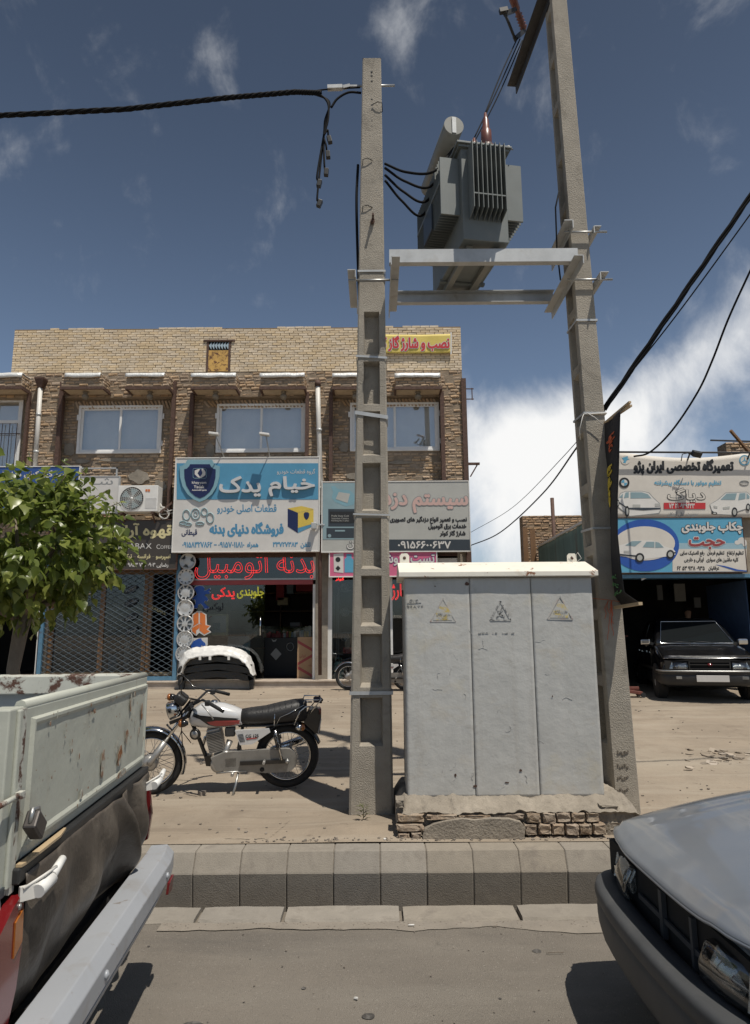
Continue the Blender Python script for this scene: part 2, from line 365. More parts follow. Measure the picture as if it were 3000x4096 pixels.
def txt(body, px0, py0, px1, py1, Y, m, parent=None, name='lettering', off=0., ext=0., neon=0., outline=None, shear=0., mapf=None, pieces=False):
    """fits a line of writing into a box of the photograph on the plane at distance Y"""
    lps = outlines(body)
    if not lps: return None
    xs = [p.x for l in lps for p in l]; ys = [p.y for l in lps for p in l]
    x0, x1, y0, y1 = min(xs), max(xs), min(ys), max(ys)
    f = mapf or (lambda u, v: at(px0 + (px1 - px0) * u, py1 + (py0 - py1) * v, Y))
    p00, p10, p01 = f(0, 0), f(1, 0), f(0, 1)
    ex, ez = p10 - p00, p01 - p00; w, h = ex.length, ez.length; nrm = ex.cross(ez).normalized()
    def to2(p): return Vector(((p.x - x0) / (x1 - x0) * w + shear * (p.y - y0) / (y1 - y0) * h, (p.y - y0) / (y1 - y0) * h))
    L2 = [[to2(p) for p in l] for l in lps]
    ux, uz = ex.normalized(), ez.normalized()
    def to3(p, d=0.): return p00 + ux * p.x + uz * p.y + nrm * d
    mb = MB()
    if neon:
        for l in L2:
            # drop nearly coincident points
            q = [l[0]]
            for p in l[1:]:
                if (p - q[-1]).length > .004: q.append(p)
            if len(q) > 2: mb.tube([to3(p, neon) for p in q], neon, 5, False, True)
        return mb.build(name, m, parent)
    def offs(l, d):
        n = len(l); r = []
        for i in range(n):
            t = (l[(i + 1) % n] - l[i - 1])
            if t.length < 1e-9: r.append(l[i]); continue
            t.normalize(); r.append(l[i] + Vector((t.y, -t.x)) * d)
        return r
    sg = 1 if sum(area(l) for l in L2) > 0 else -1
    def fill(d, depth, base, mi):
        pl = [offs(l, d * sg) for l in L2]
        vs_, es_ = [], []
        for l in pl:
            b0 = len(vs_); vs_ += l; es_ += [(b0 + i, b0 + (i + 1) % len(l)) for i in range(len(l))]
        cv, _, cf_, *_r = delaunay_2d_cdt(vs_, es_, [], 0, 1e-6)
        P_ = np.array([(p.x, p.y) for p in cv]); T_ = np.array([list(f) for f in cf_ if len(f) == 3])
        C_ = P_[T_].mean(axis=1); wn = np.zeros(len(C_))
        for l in pl:
            A_ = np.array([(p.x, p.y) for p in l]); B_ = np.roll(A_, -1, axis=0)
            up = (A_[None, :, 1] <= C_[:, None, 1]) & (B_[None, :, 1] > C_[:, None, 1]); dn = (A_[None, :, 1] > C_[:, None, 1]) & (B_[None, :, 1] <= C_[:, None, 1])
            cr = (B_[None, :, 0] - A_[None, :, 0]) * (C_[:, None, 1] - A_[None, :, 1]) - (C_[:, None, 0] - A_[None, :, 0]) * (B_[None, :, 1] - A_[None, :, 1])
            wn += (up & (cr > 0)).sum(1) - (dn & (cr < 0)).sum(1)
        T_ = T_[np.abs(wn) > .5]
        mb.add([to3(p, base + depth) for p in cv], [tuple(int(q) for q in t) for t in T_], False, mi)
        if ext and depth:
            for l in pl:
                n = len(l); mb.add([to3(p, base) for p in l] + [to3(p, base + depth) for p in l], [(i, (i + 1) % n, n + (i + 1) % n, n + i) for i in range(n)], False, mi)
    mats = [m]
    if outline: mats = [m, outline[0]]; fill(off + outline[1], 0., .002, 1); fill(off, 0., .0055, 0)
    else: fill(off, ext, .003, 0)
    o = mb.build(name, mats, parent, fixn=False)
    # make the flat faces look at the reader
    me = o.data
    bm = bmesh.new(); bm.from_mesh(me)
    bmesh.ops.delete(bm, geom=[v for v in bm.verts if not v.link_faces], context='VERTS')
    for fc in bm.faces:
        fc.normal_update()
        if abs(fc.normal.dot(nrm)) > .9 and fc.normal.dot(nrm) < 0: fc.normal_flip()
    bm.to_mesh(me); bm.free()
    return o
def pxpoly(pts, Y, th=.002): return [at(x, y, Y) for x, y in pts]
def flat(mb, pts, Y, th=.002, mi=0): return mb.prism(pxpoly(pts, Y), (0, -th, 0), mi)
def rectpx(x0, y0, x1, y1): return [(x0, y0), (x1, y0), (x1, y1), (x0, y1)]
def circ(cx, cy, rx, ry=None, n=24, a0=0, a1=360):
    ry = ry or rx; full = a1 - a0 >= 360
    return [(cx + rx * math.cos(R(a0 + (a1 - a0) * i / (n if full else n - 1))), cy - ry * math.sin(R(a0 + (a1 - a0) * i / (n if full else n - 1)))) for i in range(n)]
# ================================================================ the setting
def ss(x, a, b):
    t = max(0, min(1, (x - a) / (b - a))); return t * t * (3 - 2 * t)
def gz(x, y):
    return .0425 * max(0, min(y, 15.3) - 6.2) + .02 * ss(x, 2.2, 4) * ss(y, 8, 12.3)
def gz2(x, y):
    n = noise.noise(Vector((x * .9, y * .9, 3))) * .014 + noise.noise(Vector((x * 3.1, y * 3.1, 7))) * .010 + noise.noise(Vector((x * 9, y * 9, 1))) * .005
    f = ss(y, 5.36, 5.5); m = .03 * math.exp(-((x + .1) ** 2 * 3 + (y - 5.85) ** 2 * 6))
    return gz(x, y) + n * f + m
def axis(a, fine0, fine1, b, st, big):
    r = []; x = a
    while x < b - 1e-6:
        r.append(x); x += st if fine0 <= x < fine1 else big
    r.append(b); return r
def sheet(name, xs, ys, zf, m):
    mb = MB(); n = len(xs); mb.add([(x, y, zf(x, y)) for y in ys for x in xs], [(j * n + i, j * n + i + 1, (j + 1) * n + i + 1, (j + 1) * n + i) for j in range(len(ys) - 1) for i in range(n - 1)], True)
    return tag(mb.build(name, m, None, fixn=False), kind='structure')
ground = sheet('ground', [-1200, 1200], [-1200, 1200], lambda x, y: -.62, 'dirt')
pave = sheet('pavement', axis(-60, -6, 6.5, 60, .09, 3.), axis(5.352, 5.352, 15.4, 70, .09, 4.), gz2, 'dirt')
road = sheet('road', axis(-60, -4, 4, 60, .12, 3.), axis(-40, 1.2, 4.5, 4.475, .12, 2.), lambda x, y: -.2 + noise.noise(Vector((x * .7, y * .7, 9))) * .0022 + noise.noise(Vector((x * 4, y * 4, 2))) * .0008, 'asphalt')
gut = MB(); gut.box(-60, 60, 4.66, 5.2, -.6, -.46); tag(gut.build('gutter', 'gutter_mud'), kind='structure')
# far kerb: sloped upper face, lower face with an added undercut that keeps it shaded, one block after the other
kerb = link(bpy.data.objects.new('kerb', None)); kerb.location = (0, 5.2, 0); WL[kerb.name] = Vector((0, 5.2, 0)); tag(kerb, 'pitted concrete kerb blocks along the gutter in front of the forecourt', kind='structure')
MB().prism([(-60, 5.35, -.010), (-60, 5.206, -.014), (-60, 5.139, -.1345), (-60, 5.190, -.5), (-60, 5.35, -.5)], (120, 0, 0)).build('mortar_bed', 'mortar', kerb)
k0 = at(962, 3440, 5.16).x; kw = .3275
def kerb_block(x0, x1, q):
    j = lambda a: q.uniform(-a, a)
    rings = []
    for x in (x0, x0 + .006, x1 - .006, x1):
        e = 0 if x in (x0 + .006, x1 - .006) else .0025
        rings.append([(x, 5.355, -.004 - e), (x, 5.205 + e, -.006 - e), (x, 5.197 + e, -.012 - e), (x, 5.135 + e, -.128), (x, 5.131 + e, -.138), (x, 5.182 + e, -.498), (x, 5.355, -.498)])
    mb = MB(); mb.loft(rings, smooth=False)
    o = mb.build('kerb_block', 'kerb', kerb); o.location = (0, j(.0012), j(.001)); o.rotation_euler = (0, 0, 0)
    return o
for i in range(-9, 18):
    x0 = k0 + i * kw; kerb_block(x0 + .003 + rnd.uniform(-.001, .003), x0 + kw - .004, rnd)
mbk = MB()
for sgn in (-1, 1):
    for i in range(60):
        x0 = (k0 - 9 * kw - (i + 1) * kw) if sgn < 0 else (k0 + 18 * kw + i * kw)
        mbk.loft([[(x, 5.355, -.005), (x, 5.2, -.01), (x, 5.133, -.132), (x, 5.168, -.498), (x, 5.355, -.498)] for x in (x0 + .006, x0 + kw - .006)], smooth=False)
tag(mbk.build('kerb_block_run', 'kerb', kerb), kind='stuff')
# low edge stones on the road side of the gutter
edge = link(bpy.data.objects.new('road_edge', None)); edge.location = (0, 4.58, -.2); WL[edge.name] = Vector((0, 4.58, -.2)); tag(edge, 'flat worn concrete edge stones between the road and the gutter', kind='structure')
MB().box(-60, 60, 4.49, 4.675, -.5, -.212).build('mortar_bed', 'mortar', edge)
js = [at(p, 3660, 4.58).x for p in (-130, 320, 800, 1139, 1605, 2071)]
js = [js[0] - .72 * k for k in range(4, 0, -1)] + js + [js[-1] + .72 * k for k in range(1, 6)]
for a, b in zip(js, js[1:]):
    a += .012; b -= .014; mb = MB(); n = 9; rings = []
    for i in range(n):
        x = a + (b - a) * i / (n - 1); w = rnd.uniform(-.006, .008); t = -.178 + rnd.uniform(-.002, .002); c = .012 if i in (0, n - 1) else 0
        rings.append([(x, 4.682 - c, -.45), (x, 4.682 - c, t - .01), (x, 4.672 - c, t), (x, 4.482 + w + c, t - .004), (x, 4.468 + w + c, t - .016 - rnd.random() * .006), (x, 4.47 + w + c, -.45)])
    mb.loft(rings, smooth=False); o = mb.build('edge_stone', 'kerb', edge); o.location.z = rnd.uniform(-.004, .004)

# ---------------------------------------------------------------- glass
def glass(name, tint, refl, rough=.02):
    m = bpy.data.materials.new(name); m.use_nodes = True; MATS[name] = m; N = m.node_tree.nodes; L = m.node_tree.links
    N.remove(N['Principled BSDF']); t = N.new('ShaderNodeBsdfTransparent'); t.inputs[0].default_value = (*tint, 1)
    g = N.new('ShaderNodeBsdfGlossy'); g.inputs['Roughness'].default_value = rough; g.inputs[0].default_value = (1, 1, 1, 1)
    f = N.new('ShaderNodeLayerWeight'); f.inputs[0].default_value = .25
    a = N.new('ShaderNodeMath'); a.operation = 'MULTIPLY_ADD'; a.inputs[1].default_value = .8; a.inputs[2].default_value = refl; a.use_clamp = True; L.new(f.outputs['Fresnel'], a.inputs[0])
    x = N.new('ShaderNodeMixShader'); L.new(a.outputs[0], x.inputs[0]); L.new(t.outputs[0], x.inputs[1]); L.new(g.outputs[0], x.inputs[2]); L.new(x.outputs[0], N['Material Output'].inputs[0])
glass('pane_glass', (.95, .95, .94), .15)
glass('shopfront_glass', (.62, .65, .66), .05)
glass('car_glass', (.25, .28, .28), .05)
glass('lamp_glass', (.85, .87, .88), .12)

# ================================================================ the two-storey brick building
YP, YB = 15.2, 15.36
fx = lambda px, py=1700, Y=YP: at(px, py, Y).x
fz = lambda py, px=950, Y=YP: at(px, py, Y).z
bld = thing('brick_building', 'two storey brick building with canopied windows above a row of shops', 'building', (-3, YP, .37))
ZPT, ZPB, ZCB = fz(1307), fz(1487), fz(1586)     # parapet top, parapet foot, underside of canopy zone
XL, XR = fx(52, 1400), fx(1845, 1400)
XLL = -11.5; ZS = 3.35
def wallbox(name, m, *b, par=bld): return boxo(name, m, par, *b)
wallbox('parapet', 'yellow_mortar', XL, XR, YP + .012, YP + .32, ZPB, ZPT - .03)
wallbox('upper_band', 'wall_mortar', XLL, XR, YP + .012, YP + .32, ZCB, ZPB - .001)
piers = [(112, 240), (697, 765), (1232, 1322), (1771, 1848)]
bays = [(-420, 112), (240, 697), (765, 1232), (1322, 1771)]
for a, b in piers:
    wallbox('pier', 'wall_mortar', fx(a), fx(b) if b < 1800 else XR, YP + .012, YP + .34, ZS, ZCB - .001)
wins = [None, (312, 1624, 648, 1816), (866, 1617, 1222, 1812), (1400, 1612, 1757, 1806)]
excl = []
for (a, b), w in zip(bays, wins):
    x0, x1 = fx(a), fx(b)
    if w is None: wx0, wx1, wz0, wz1 = at(-330, 1700, YB).x, at(88, 1700, YB).x, fz(1905, 50, YB), fz(1592, 50, YB)
    else: wx0, wx1, wz0, wz1 = at(w[0], 1720, YB).x, at(w[2], 1720, YB).x, at(w[0], w[3], YB).z, at(w[0], w[1], YB).z
    excl.append((wx0 - .02, wx1 + .02, wz0 - .02, wz1 + .02))
    mb = MB()
    mb.box(x0, wx0, YB + .012, YB + .3, ZS, ZCB - .001); mb.box(wx1, x1, YB + .012, YB + .3, ZS, ZCB - .001)
    mb.box(wx0, wx1, YB + .012, YB + .3, wz1, ZCB - .001); mb.box(wx0, wx1, YB + .012, YB + .3, ZS, wz0)
    mb.build('bay_wall', 'wall_mortar', bld)
    # ---- window
    win = MB()
    fw = .055; Yf = YB - .03
    win.box(wx0, wx1, Yf, YB + .05, wz1 - fw, wz1); win.box(wx0, wx1, Yf, YB + .05, wz0, wz0 + fw)
    win.box(wx0, wx0 + fw, Yf, YB + .05, wz0 + fw, wz1 - fw); win.box(wx1 - fw, wx1, Yf, YB + .05, wz0 + fw, wz1 - fw)
    if w:
        win.box(wx0 - .04, wx0, Yf + .01, YB + .02, wz1 - .35, wz1 - .22); win.box(wx1, wx1 + .04, Yf + .01, YB + .02, wz1 - .33, wz1 - .2); win.box(wx1, wx1 + .03, Yf + .01, YB + .02, wz0 + .18, wz0 + .3)
    wo = win.build('window', 'upvc', bld, bevel=.004)
    mid = (wx0 + wx1) / 2
    for k, (sa, sb) in enumerate(((wx0 + fw, mid + .03), (mid - .02, wx1 - fw))):
        y = YB + .02 - .03 * k; sf = .052
        sm = MB(); za, zb = wz0 + fw, wz1 - fw
        sm.box(sa, sb, y, y + .028, zb - sf, zb); sm.box(sa, sb, y, y + .028, za, za + sf); sm.box(sa, sa + sf, y, y + .028, za + sf, zb - sf); sm.box(sb - sf, sb, y, y + .028, za + sf, zb - sf)
        sm.build('sash', 'upvc', wo, bevel=.003)
        p = MB(); p.box(sa + sf, sb - sf, y + .010, y + .016, za + sf, zb - sf); p.build('pane', 'pane_glass', wo)
    yc = YB + .10
    cu = MB(); cx0, cx1, cz0, cz1 = wx0 + .03, wx1 - .03, wz0 + .02, wz1 - .02
    def cf(u, v, cx0=cx0, cx1=cx1, cz0=cz0, cz1=cz1, yc=yc):
        sw = .02 * math.sin(u * 26) * (.3 + .7 * (1 - v)) + .03 * math.sin(u * 9 + v * 6) * max(0, .4 - v)
        return (cx0 + (cx1 - cx0) * u, yc + .03 + sw, cz0 + (cz1 - cz0) * v)
    cu.grid(cf, 60, 14); cu.build('curtain', 'curtain', wo)
    boxo('room_back', 'interior', wo, wx0 - .2, wx1 + .2, YB + .32, YB + .4, wz0 - .2, wz1 + .2)
    if w is None:
        bm_ = MB()
        for i in range(16): xx = wx1 - .08 - i * .17; bm_.cyl((xx, YB - .06, wz0), (xx, YB - .06, wz0 + 1.25), .009, n=6)
        bm_.beam((wx0, YB - .06, wz0 + 1.0), (wx1, YB - .06, wz0 + 1.0), .03, .012); bm_.build('window_grille', 'rust_steel', wo)
        boxo('transom', 'upvc', wo, wx0, wx1, YB - .02, YB + .03, wz1 - .62, wz1 - .55)
# ---- bricks
def rows(x0, x1, z0, z1, y, course, length, ex=(), lr=(.88, 1.08)):
    out = []; n = int((z1 - z0) / course)
    c = (z1 - z0) / n
    for r in range(n):
        z = z0 + r * c; x = x0 - length * ((r % 2) * .5 + rnd.uniform(0, .22))
        while x < x1:
            l = length * rnd.uniform(*lr)
            a, b = max(x, x0), min(x + l, x1); x += l + .010
            if b - a < .035: continue
            segs = [(a, b)]
            for (ea, eb, ez0, ez1) in ex:
                if z + c > ez0 and z < ez1:
                    segs = [q for s_ in segs for q in ((s_[0], min(s_[1], ea)), (max(s_[0], eb), s_[1])) if q[1] - q[0] > .03]
            for sgm in segs: out.append((sgm[0], sgm[1], z, z + c, y))
    return out
def brick_verts(a, b, z0, z1, y, jo, q, ch=.006, depth=.03):
    zj = q.uniform(-jo, jo) * .35; a += q.uniform(0, jo * .6); b -= q.uniform(0, jo * .6); fy = y + q.uniform(-jo, jo)
    t = q.uniform(-jo, jo) * .5
    o = [(a, y + depth, z0 + zj), (b, y + depth, z0 + zj + t), (b, y + depth, z1 + zj + t), (a, y + depth, z1 + zj)]
    m_ = [(p[0], fy + ch, p[2]) for p in o]
    def r_(): return q.uniform(.6, 1.6) * ch
    i = [(a + r_(), fy, z0 + zj + r_()), (b - r_(), fy + q.uniform(0, jo), z0 + zj + t + r_()), (b - r_(), fy, z1 + zj + t - r_()), (a + r_(), fy + q.uniform(0, jo), z1 + zj - r_())]
    return o + m_ + i
BF = [(8, 9, 10, 11)] + [(i, (i + 1) % 4, 4 + (i + 1) % 4, 4 + i) for i in range(4)] + [(4 + i, 4 + (i + 1) % 4, 8 + (i + 1) % 4, 8 + i) for i in range(4)]
hx0, hx1, hz0, hz1 = fx(826, 1420), fx(922, 1420), fz(1484), fz(1366)
par = rows(XL, XR, ZPB, ZPT, YP, .0585, .205, [(hx0, hx1, hz0 - .05, hz1)], lr=(.97, 1.03))
par = [(a, b, z + .004, z2 - .004, y) for a, b, z, z2, y in par]
# ragged top: drop a few bricks of the last course, add a few on top
top = max(p[2] for p in par)
def skip(p): return p[2] > top - .01 and (int((p[0] + 20) / 1.35) % 2 == 0 or rnd.random() < .15)
par = [p for p in par if not skip(p)]
par.sort(key=lambda p: -(p[1] - p[0]) - .02 * (abs(p[0] + 3) < 3.2))
protos = []
for k in range(6):
    q = random.Random(k); mb = MB(); mb.add(brick_verts(-.1, .1, -.025, .025, 0, .004, q, .004), BF); me = bpy.data.meshes.new('brick')
    me.from_pydata(mb.v, [], mb.f); me.materials.append(MATS['yellow_brick']); protos.append(me)
for i, (a, b, z0, z1, y) in enumerate(par[:300]):
    o = link(bpy.data.objects.new('brick', protos[i % 6])); o.parent = bld; o.location = Vector(((a + b) / 2, y + rnd.uniform(-.003, .003), (z0 + z1) / 2)) - WL[bld.name]
    o.scale = ((b - a) / .2, 1, (z1 - z0) / .05); o.rotation_euler = (0, R(rnd.uniform(-.4, .4)), 0)
mb = MB()
for p in par[300:]: mb.add(brick_verts(*p, .004, rnd, .004), BF)
tag(mb.build('yellow_brickwork', 'yellow_brick', bld, fixn=False), kind='stuff')
brown = rows(XLL, XR, ZCB + .01, ZPB - .005, YP, .068, .205)
for a, b in piers: brown += rows(fx(a), fx(b) if b < 1800 else XR, ZS, ZCB, YP, .068, .2)
for (a, b), e in zip(bays, excl):
    brown += rows(fx(a), fx(b), ZS, ZCB - .30, YB, .068, .205, [e, (fx(a), fx(b), ZCB - .2, ZCB)])
    brown += rows(fx(a), fx(a) + .22, ZCB - .30, ZCB, YB, .068, .205); 
mb = MB()
for a, b, z0, z1, y in brown:
    if rnd.random() < .035: continue
    mb.add(brick_verts(a + .002, b - .002, z0 + .006, z1 - .006, y + rnd.uniform(-.004, .008), .011, rnd, .013), BF)
tag(mb.build('brown_brickwork', 'brown_brick', bld, fixn=False), kind='stuff')
# lintel bricks set on edge and leaning
q = random.Random(3); lm = []
for k in range(5):
    mb = MB(); mb.add(brick_verts(-.026, .026, -.095, .095, 0, .008, q, .010, .05), BF); me = bpy.data.meshes.new('lintel_brick'); me.from_pydata(mb.v, [], mb.f); me.materials.append(MATS['brown_brick']); lm.append(me)
for (a, b) in bays[1:]:
    x = fx(a) + .30; k = 0
    while x < fx(b) - .12:
        o = link(bpy.data.objects.new('lintel_brick', lm[k % 5])); o.parent = bld; o.location = Vector((x, YB - .03, ZCB - .125 + q.uniform(-.012, .012))) - WL[bld.name]
        o.rotation_euler = (q.uniform(-.06, .06), -R(24 + q.uniform(-9, 9) + (8 if k % 9 < 4 else 0)), 0); x += .082 * q.uniform(.93, 1.12); k += 1
# patches of plaster round the windows and below
mb = MB()
for (px, py, w, h) in ((276, 1800, 50, 60), (840, 1800, 40, 70), (560, 1905, 90, 60), (1230, 1700, 8, 120), (1375, 1790, 40, 50), (700, 1900, 30, 40), (1420, 1905, 80, 30), (640, 1945, 60, 50), (330, 1845, 60, 20), (1600, 1850, 110, 16), (1000, 1835, 160, 14), (480, 1840, 200, 14)):
    ang = [(px + w / 2 * math.cos(t) * rnd.uniform(.7, 1.1), py + h / 2 * math.sin(t) * rnd.uniform(.7, 1.1)) for t in [i * .45 for i in range(14)]]
    mb = MB(); flat(mb, ang, YB - .008, .012); mb.build('plaster_patch', 'rough_concrete', bld)
# ---- steel posts in the edges of the bays
for px, wd in ((112, .06), (243, .09), (694, .08), (767, .08), (1229, .08), (1324, .08), (1769, .09)):
    x = fx(px); mb = MB(); mb.box(x - wd / 2, x + wd / 2, YP - .10, YP + .03, ZS, ZCB + (.35 if px in (243, 694) else .06)); mb.build('steel_post', 'rust_steel', bld)
x = XR + .03; boxo('corner_post', 'rust_steel', bld, x - .06, x + .05, YP - .05, YP + .06, ZS - .4, fz(1522)).location.x = 0
mb = MB(); zz = fz(1562); mb.beam((XR + .08, YP, zz), (XR + .26, YP, zz), .02, .02); mb.beam((XR + .08, YP, zz - .25), (XR + .26, YP, zz - .25), .02, .02); mb.beam((XR + .22, YP, zz - .27), (XR + .22, YP, zz + .02), .03, .02)
zz = fz(1862); mb.beam((XR + .05, YP, zz), (XR + .34, YP, zz), .06, .05); mb.beam((XR + .3, YP, zz), (XR + .12, YP, zz - .3), .03, .03); mb.build('wall_bracket', 'rust_steel', bld)
# ---- canopies
CYF = YP - .42
for a, b in ((-290, 88), (242, 414), (503, 676), (765, 945), (1040, 1220), (1331, 1508), (1581, 1767)):
    x0, x1 = at(a, 1550, CYF).x, at(b, 1550, CYF).x
    zt, zb = at((a + b) / 2, 1500, CYF).z, at((a + b) / 2, 1557, CYF).z
    cn = boxo('canopy', 'wall_mortar', bld, x0 + .012, x1 - .012, CYF + .012, YP, zb + .07, zt)
    boxo('soffit', 'plaster', cn, x0 + .03, x1 - .03, CYF + .03, YP - .002, zb + .02, zb + .069)
    mb = MB(); mb.box(x0 - .015, x1 + .015, CYF - .012, CYF + .03, zb, zb + .065); mb.box(x0 - .015, x0 + .03, CYF + .03, YP, zb, zb + .065); mb.box(x1 - .03, x1 + .015, CYF + .03, YP, zb, zb + .065)
    mb.box(x0 - .03, x0 + .025, YP - .11, YP - .04, zb + .065, zt + .05) if rnd.random() < .6 else None
    mb.build('steel_band', 'rust_steel', cn)
    mb = MB()
    for p in rows(x0, x1, zb + .07, zt, CYF, .066, .2): mb.add(brick_verts(p[0] + .003, p[1] - .003, p[2] + .007, p[3] - .007, p[4], .011, rnd, .013), BF)
    for sx, sg in ((x1, 1), (x0, -1)):
        for p in rows(CYF + .02, YP, zb + .07, zt, 0, .066, .2):
            mb.add([(sx + sg * -(v[1]), v[0], v[2]) for v in brick_verts(p[0] + .003, p[1] - .003, p[2] + .007, p[3] - .007, 0, .009, rnd, .012)], [tuple(reversed(f)) for f in BF] if sg > 0 else BF)
    tag(mb.build('canopy_brickwork', 'brown_brick', cn), kind='stuff')
    cap = MB(); nn = 14; xa, xb = x0 - .01 + (.1 if a == 242 else 0), x1 + .01 - rnd.uniform(0, .12)
    def cap_f(u, v, xa=xa, xb=xb, zt=zt, s_=rnd.random() * 9):
        y = CYF - .025 + (.42) * max(0, v - .25) / .75; x = xa + (xb - xa) * u
        z = zt + .035 - (.10 + .02 * noise.noise(Vector((x * 5, s_, 0)))) * max(0, .25 - v) / .25 + .012 * noise.noise(Vector((x * 6, y * 6, s_)))
        return (x, y - (.012 if v < .2 else 0), z)
    cap.grid(cap_f, nn, 8); cap.build('white_cap', 'white_sheet', cn, solid=.012)
    lx, ly = (x0 + x1) / 2, CYF + .2; lp = MB(); lp.lathe((lx, ly, zb + .02), (0, 0, -1), [(.06, 0), (.065, .03), (.045, .04), (.045, .06), (.075, .09), (.08, .13), (.055, .18), (0, .19)], 14); lp.build('soffit_lamp', 'dusty_lamp' if 'dusty_lamp' in MATS else mat('dusty_lamp', (.20, .17, .13), .4, var=.2).name, cn)
# ---- louvred hatch in the parapet
hb = MB(); y = YP
hb.box(hx0, hx0 + .05, y - .01, y + .1, hz0, hz1); hb.box(hx1 - .05, hx1, y - .01, y + .1, hz0, hz1); hb.box(hx0 - .08, hx1 + .10, y - .03, y + .1, hz1, hz1 + .04)
hatch = hb.build('roof_hatch', 'rust_steel', bld)
mat('hatch_yellow', (.55, .33, .09), .6, var=.2, vs=6, dirt=((.12, .05, .02), .5, .6, 9, 1.))
boxo('hatch_panel', 'hatch_yellow', hatch, hx0 + .05, hx1 - .05, y - .004, y + .012, hz0, hz1 - .22)
boxo('hatch_gap_shade', 'shade_black', hatch, hx0 + .05, hx1 - .05, y + .004, y + .013, hz1 - .22, hz1)  # black sheet painted as the shade in the open hatch top
mat('pale_blue', (.36, .45, .52), .5, var=.1)
nT = 7; wT = (hx1 - hx0 - .1) / nT
for i in range(nT):
    xa = hx0 + .05 + i * wT; t = MB(); t.prism([(xa, y - .01, hz1 - .1), (xa + wT, y - .01, hz1 - .02), (xa + wT * .9, y - .01, hz1 - .2)], (0, .01, 0)); t.build('louvre_tooth', 'pale_blue', hatch)
# ================================================================ shop level of the brick building
ZG = .372; ZST = ZG + .15                       # forecourt and step top at the shops
YS = 15.3                                       # shop front plane
sx_ = lambda px, py=2450: at(px, py, YS).x
stp = MB(); stp.box(XLL, XR + .3, 14.93, 15.55, ZG - .3, ZST - .032); step = stp.build('shop_step', 'marble', bld)
xx = XLL
for i in range(14):
    x2 = xx + 1.0 + rnd.uniform(-.1, .1)
    boxo('step_tread', 'marble', step, xx + .003, min(x2, XR + .3) - .003, 14.90, 15.56, ZST - .03, ZST, .004); xx = x2
    if xx > XR: break
shops = [(-420, 165, 'shade_black'), (190, 703, 'interior'), (716, 1262, 'interior'), (1312, 1835, 'interior')]  # far-left room has its darkness put into the wall colour
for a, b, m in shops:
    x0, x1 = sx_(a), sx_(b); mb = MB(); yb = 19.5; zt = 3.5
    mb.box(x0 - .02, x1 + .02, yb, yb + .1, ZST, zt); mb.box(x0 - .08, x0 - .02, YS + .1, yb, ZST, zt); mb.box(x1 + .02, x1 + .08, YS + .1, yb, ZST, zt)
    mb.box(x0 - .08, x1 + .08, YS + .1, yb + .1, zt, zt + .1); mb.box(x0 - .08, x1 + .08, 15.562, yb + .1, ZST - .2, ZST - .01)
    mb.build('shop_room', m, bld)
for a, b in ((165, 190), (703, 716), (1262, 1312), (1835, 1848)):
    wallbox('shop_pier', 'rough_concrete', sx_(a), sx_(b) if b < 1840 else XR, YP + .05, YS + .3, ZST, ZS)
wallbox('shop_lintel', 'rust_steel', XLL, XR, YP + .06, YS + .2, 3.2, ZS + .02)
wallbox('slab', 'wall_mortar', XLL, XR, YP + .37, 20, ZS + .1, ZS + .3)
wallbox('roof', 'wall_mortar', XLL, XR, YP + .3, 20, ZPB - .2, ZPB - .02)
mb = MB(); mb.box(XLL, XLL + .2, YP + .35, 20, ZG, ZPB - .2); mb.box(XR - .22, XR - .01, YP + .345, 20, ZG, ZPB - .2); mb.box(XLL, XR, 20, 20.2, ZG, ZPB - .2); mb.build('back_wall', 'wall_mortar', bld)

# ---- signs
def sign(name, label, px, Y, face, frame='upvc', th=.10, fr=.02, cat='shop sign'):
    a, b = at(px[0], px[1], Y), at(px[2], px[3], Y)
    o = thing(name, label, cat, ((a.x + b.x) / 2, Y, b.z))
    boxo('panel', face, o, a.x, b.x, Y, Y + th, b.z, a.z)
    if fr:
        mb = MB(); f = fr
        mb.box(a.x - f, b.x + f, Y - .012, Y + th + .01, a.z, a.z + f); mb.box(a.x - f, b.x + f, Y - .012, Y + th + .01, b.z - f, b.z); mb.box(a.x - f, a.x, Y - .012, Y + th + .01, b.z, a.z); mb.box(b.x, b.x + f, Y - .012, Y + th + .01, b.z, a.z)
        mb.build('frame', frame, o, bevel=.003)
    return o
def deco(o, name, m, polys, Y, d=.003, lay=.002):
    mb = MB()
    for k, p in enumerate(polys): flat(mb, p, Y - d - k * .0002, lay)
    return mb.build(name, m, o)
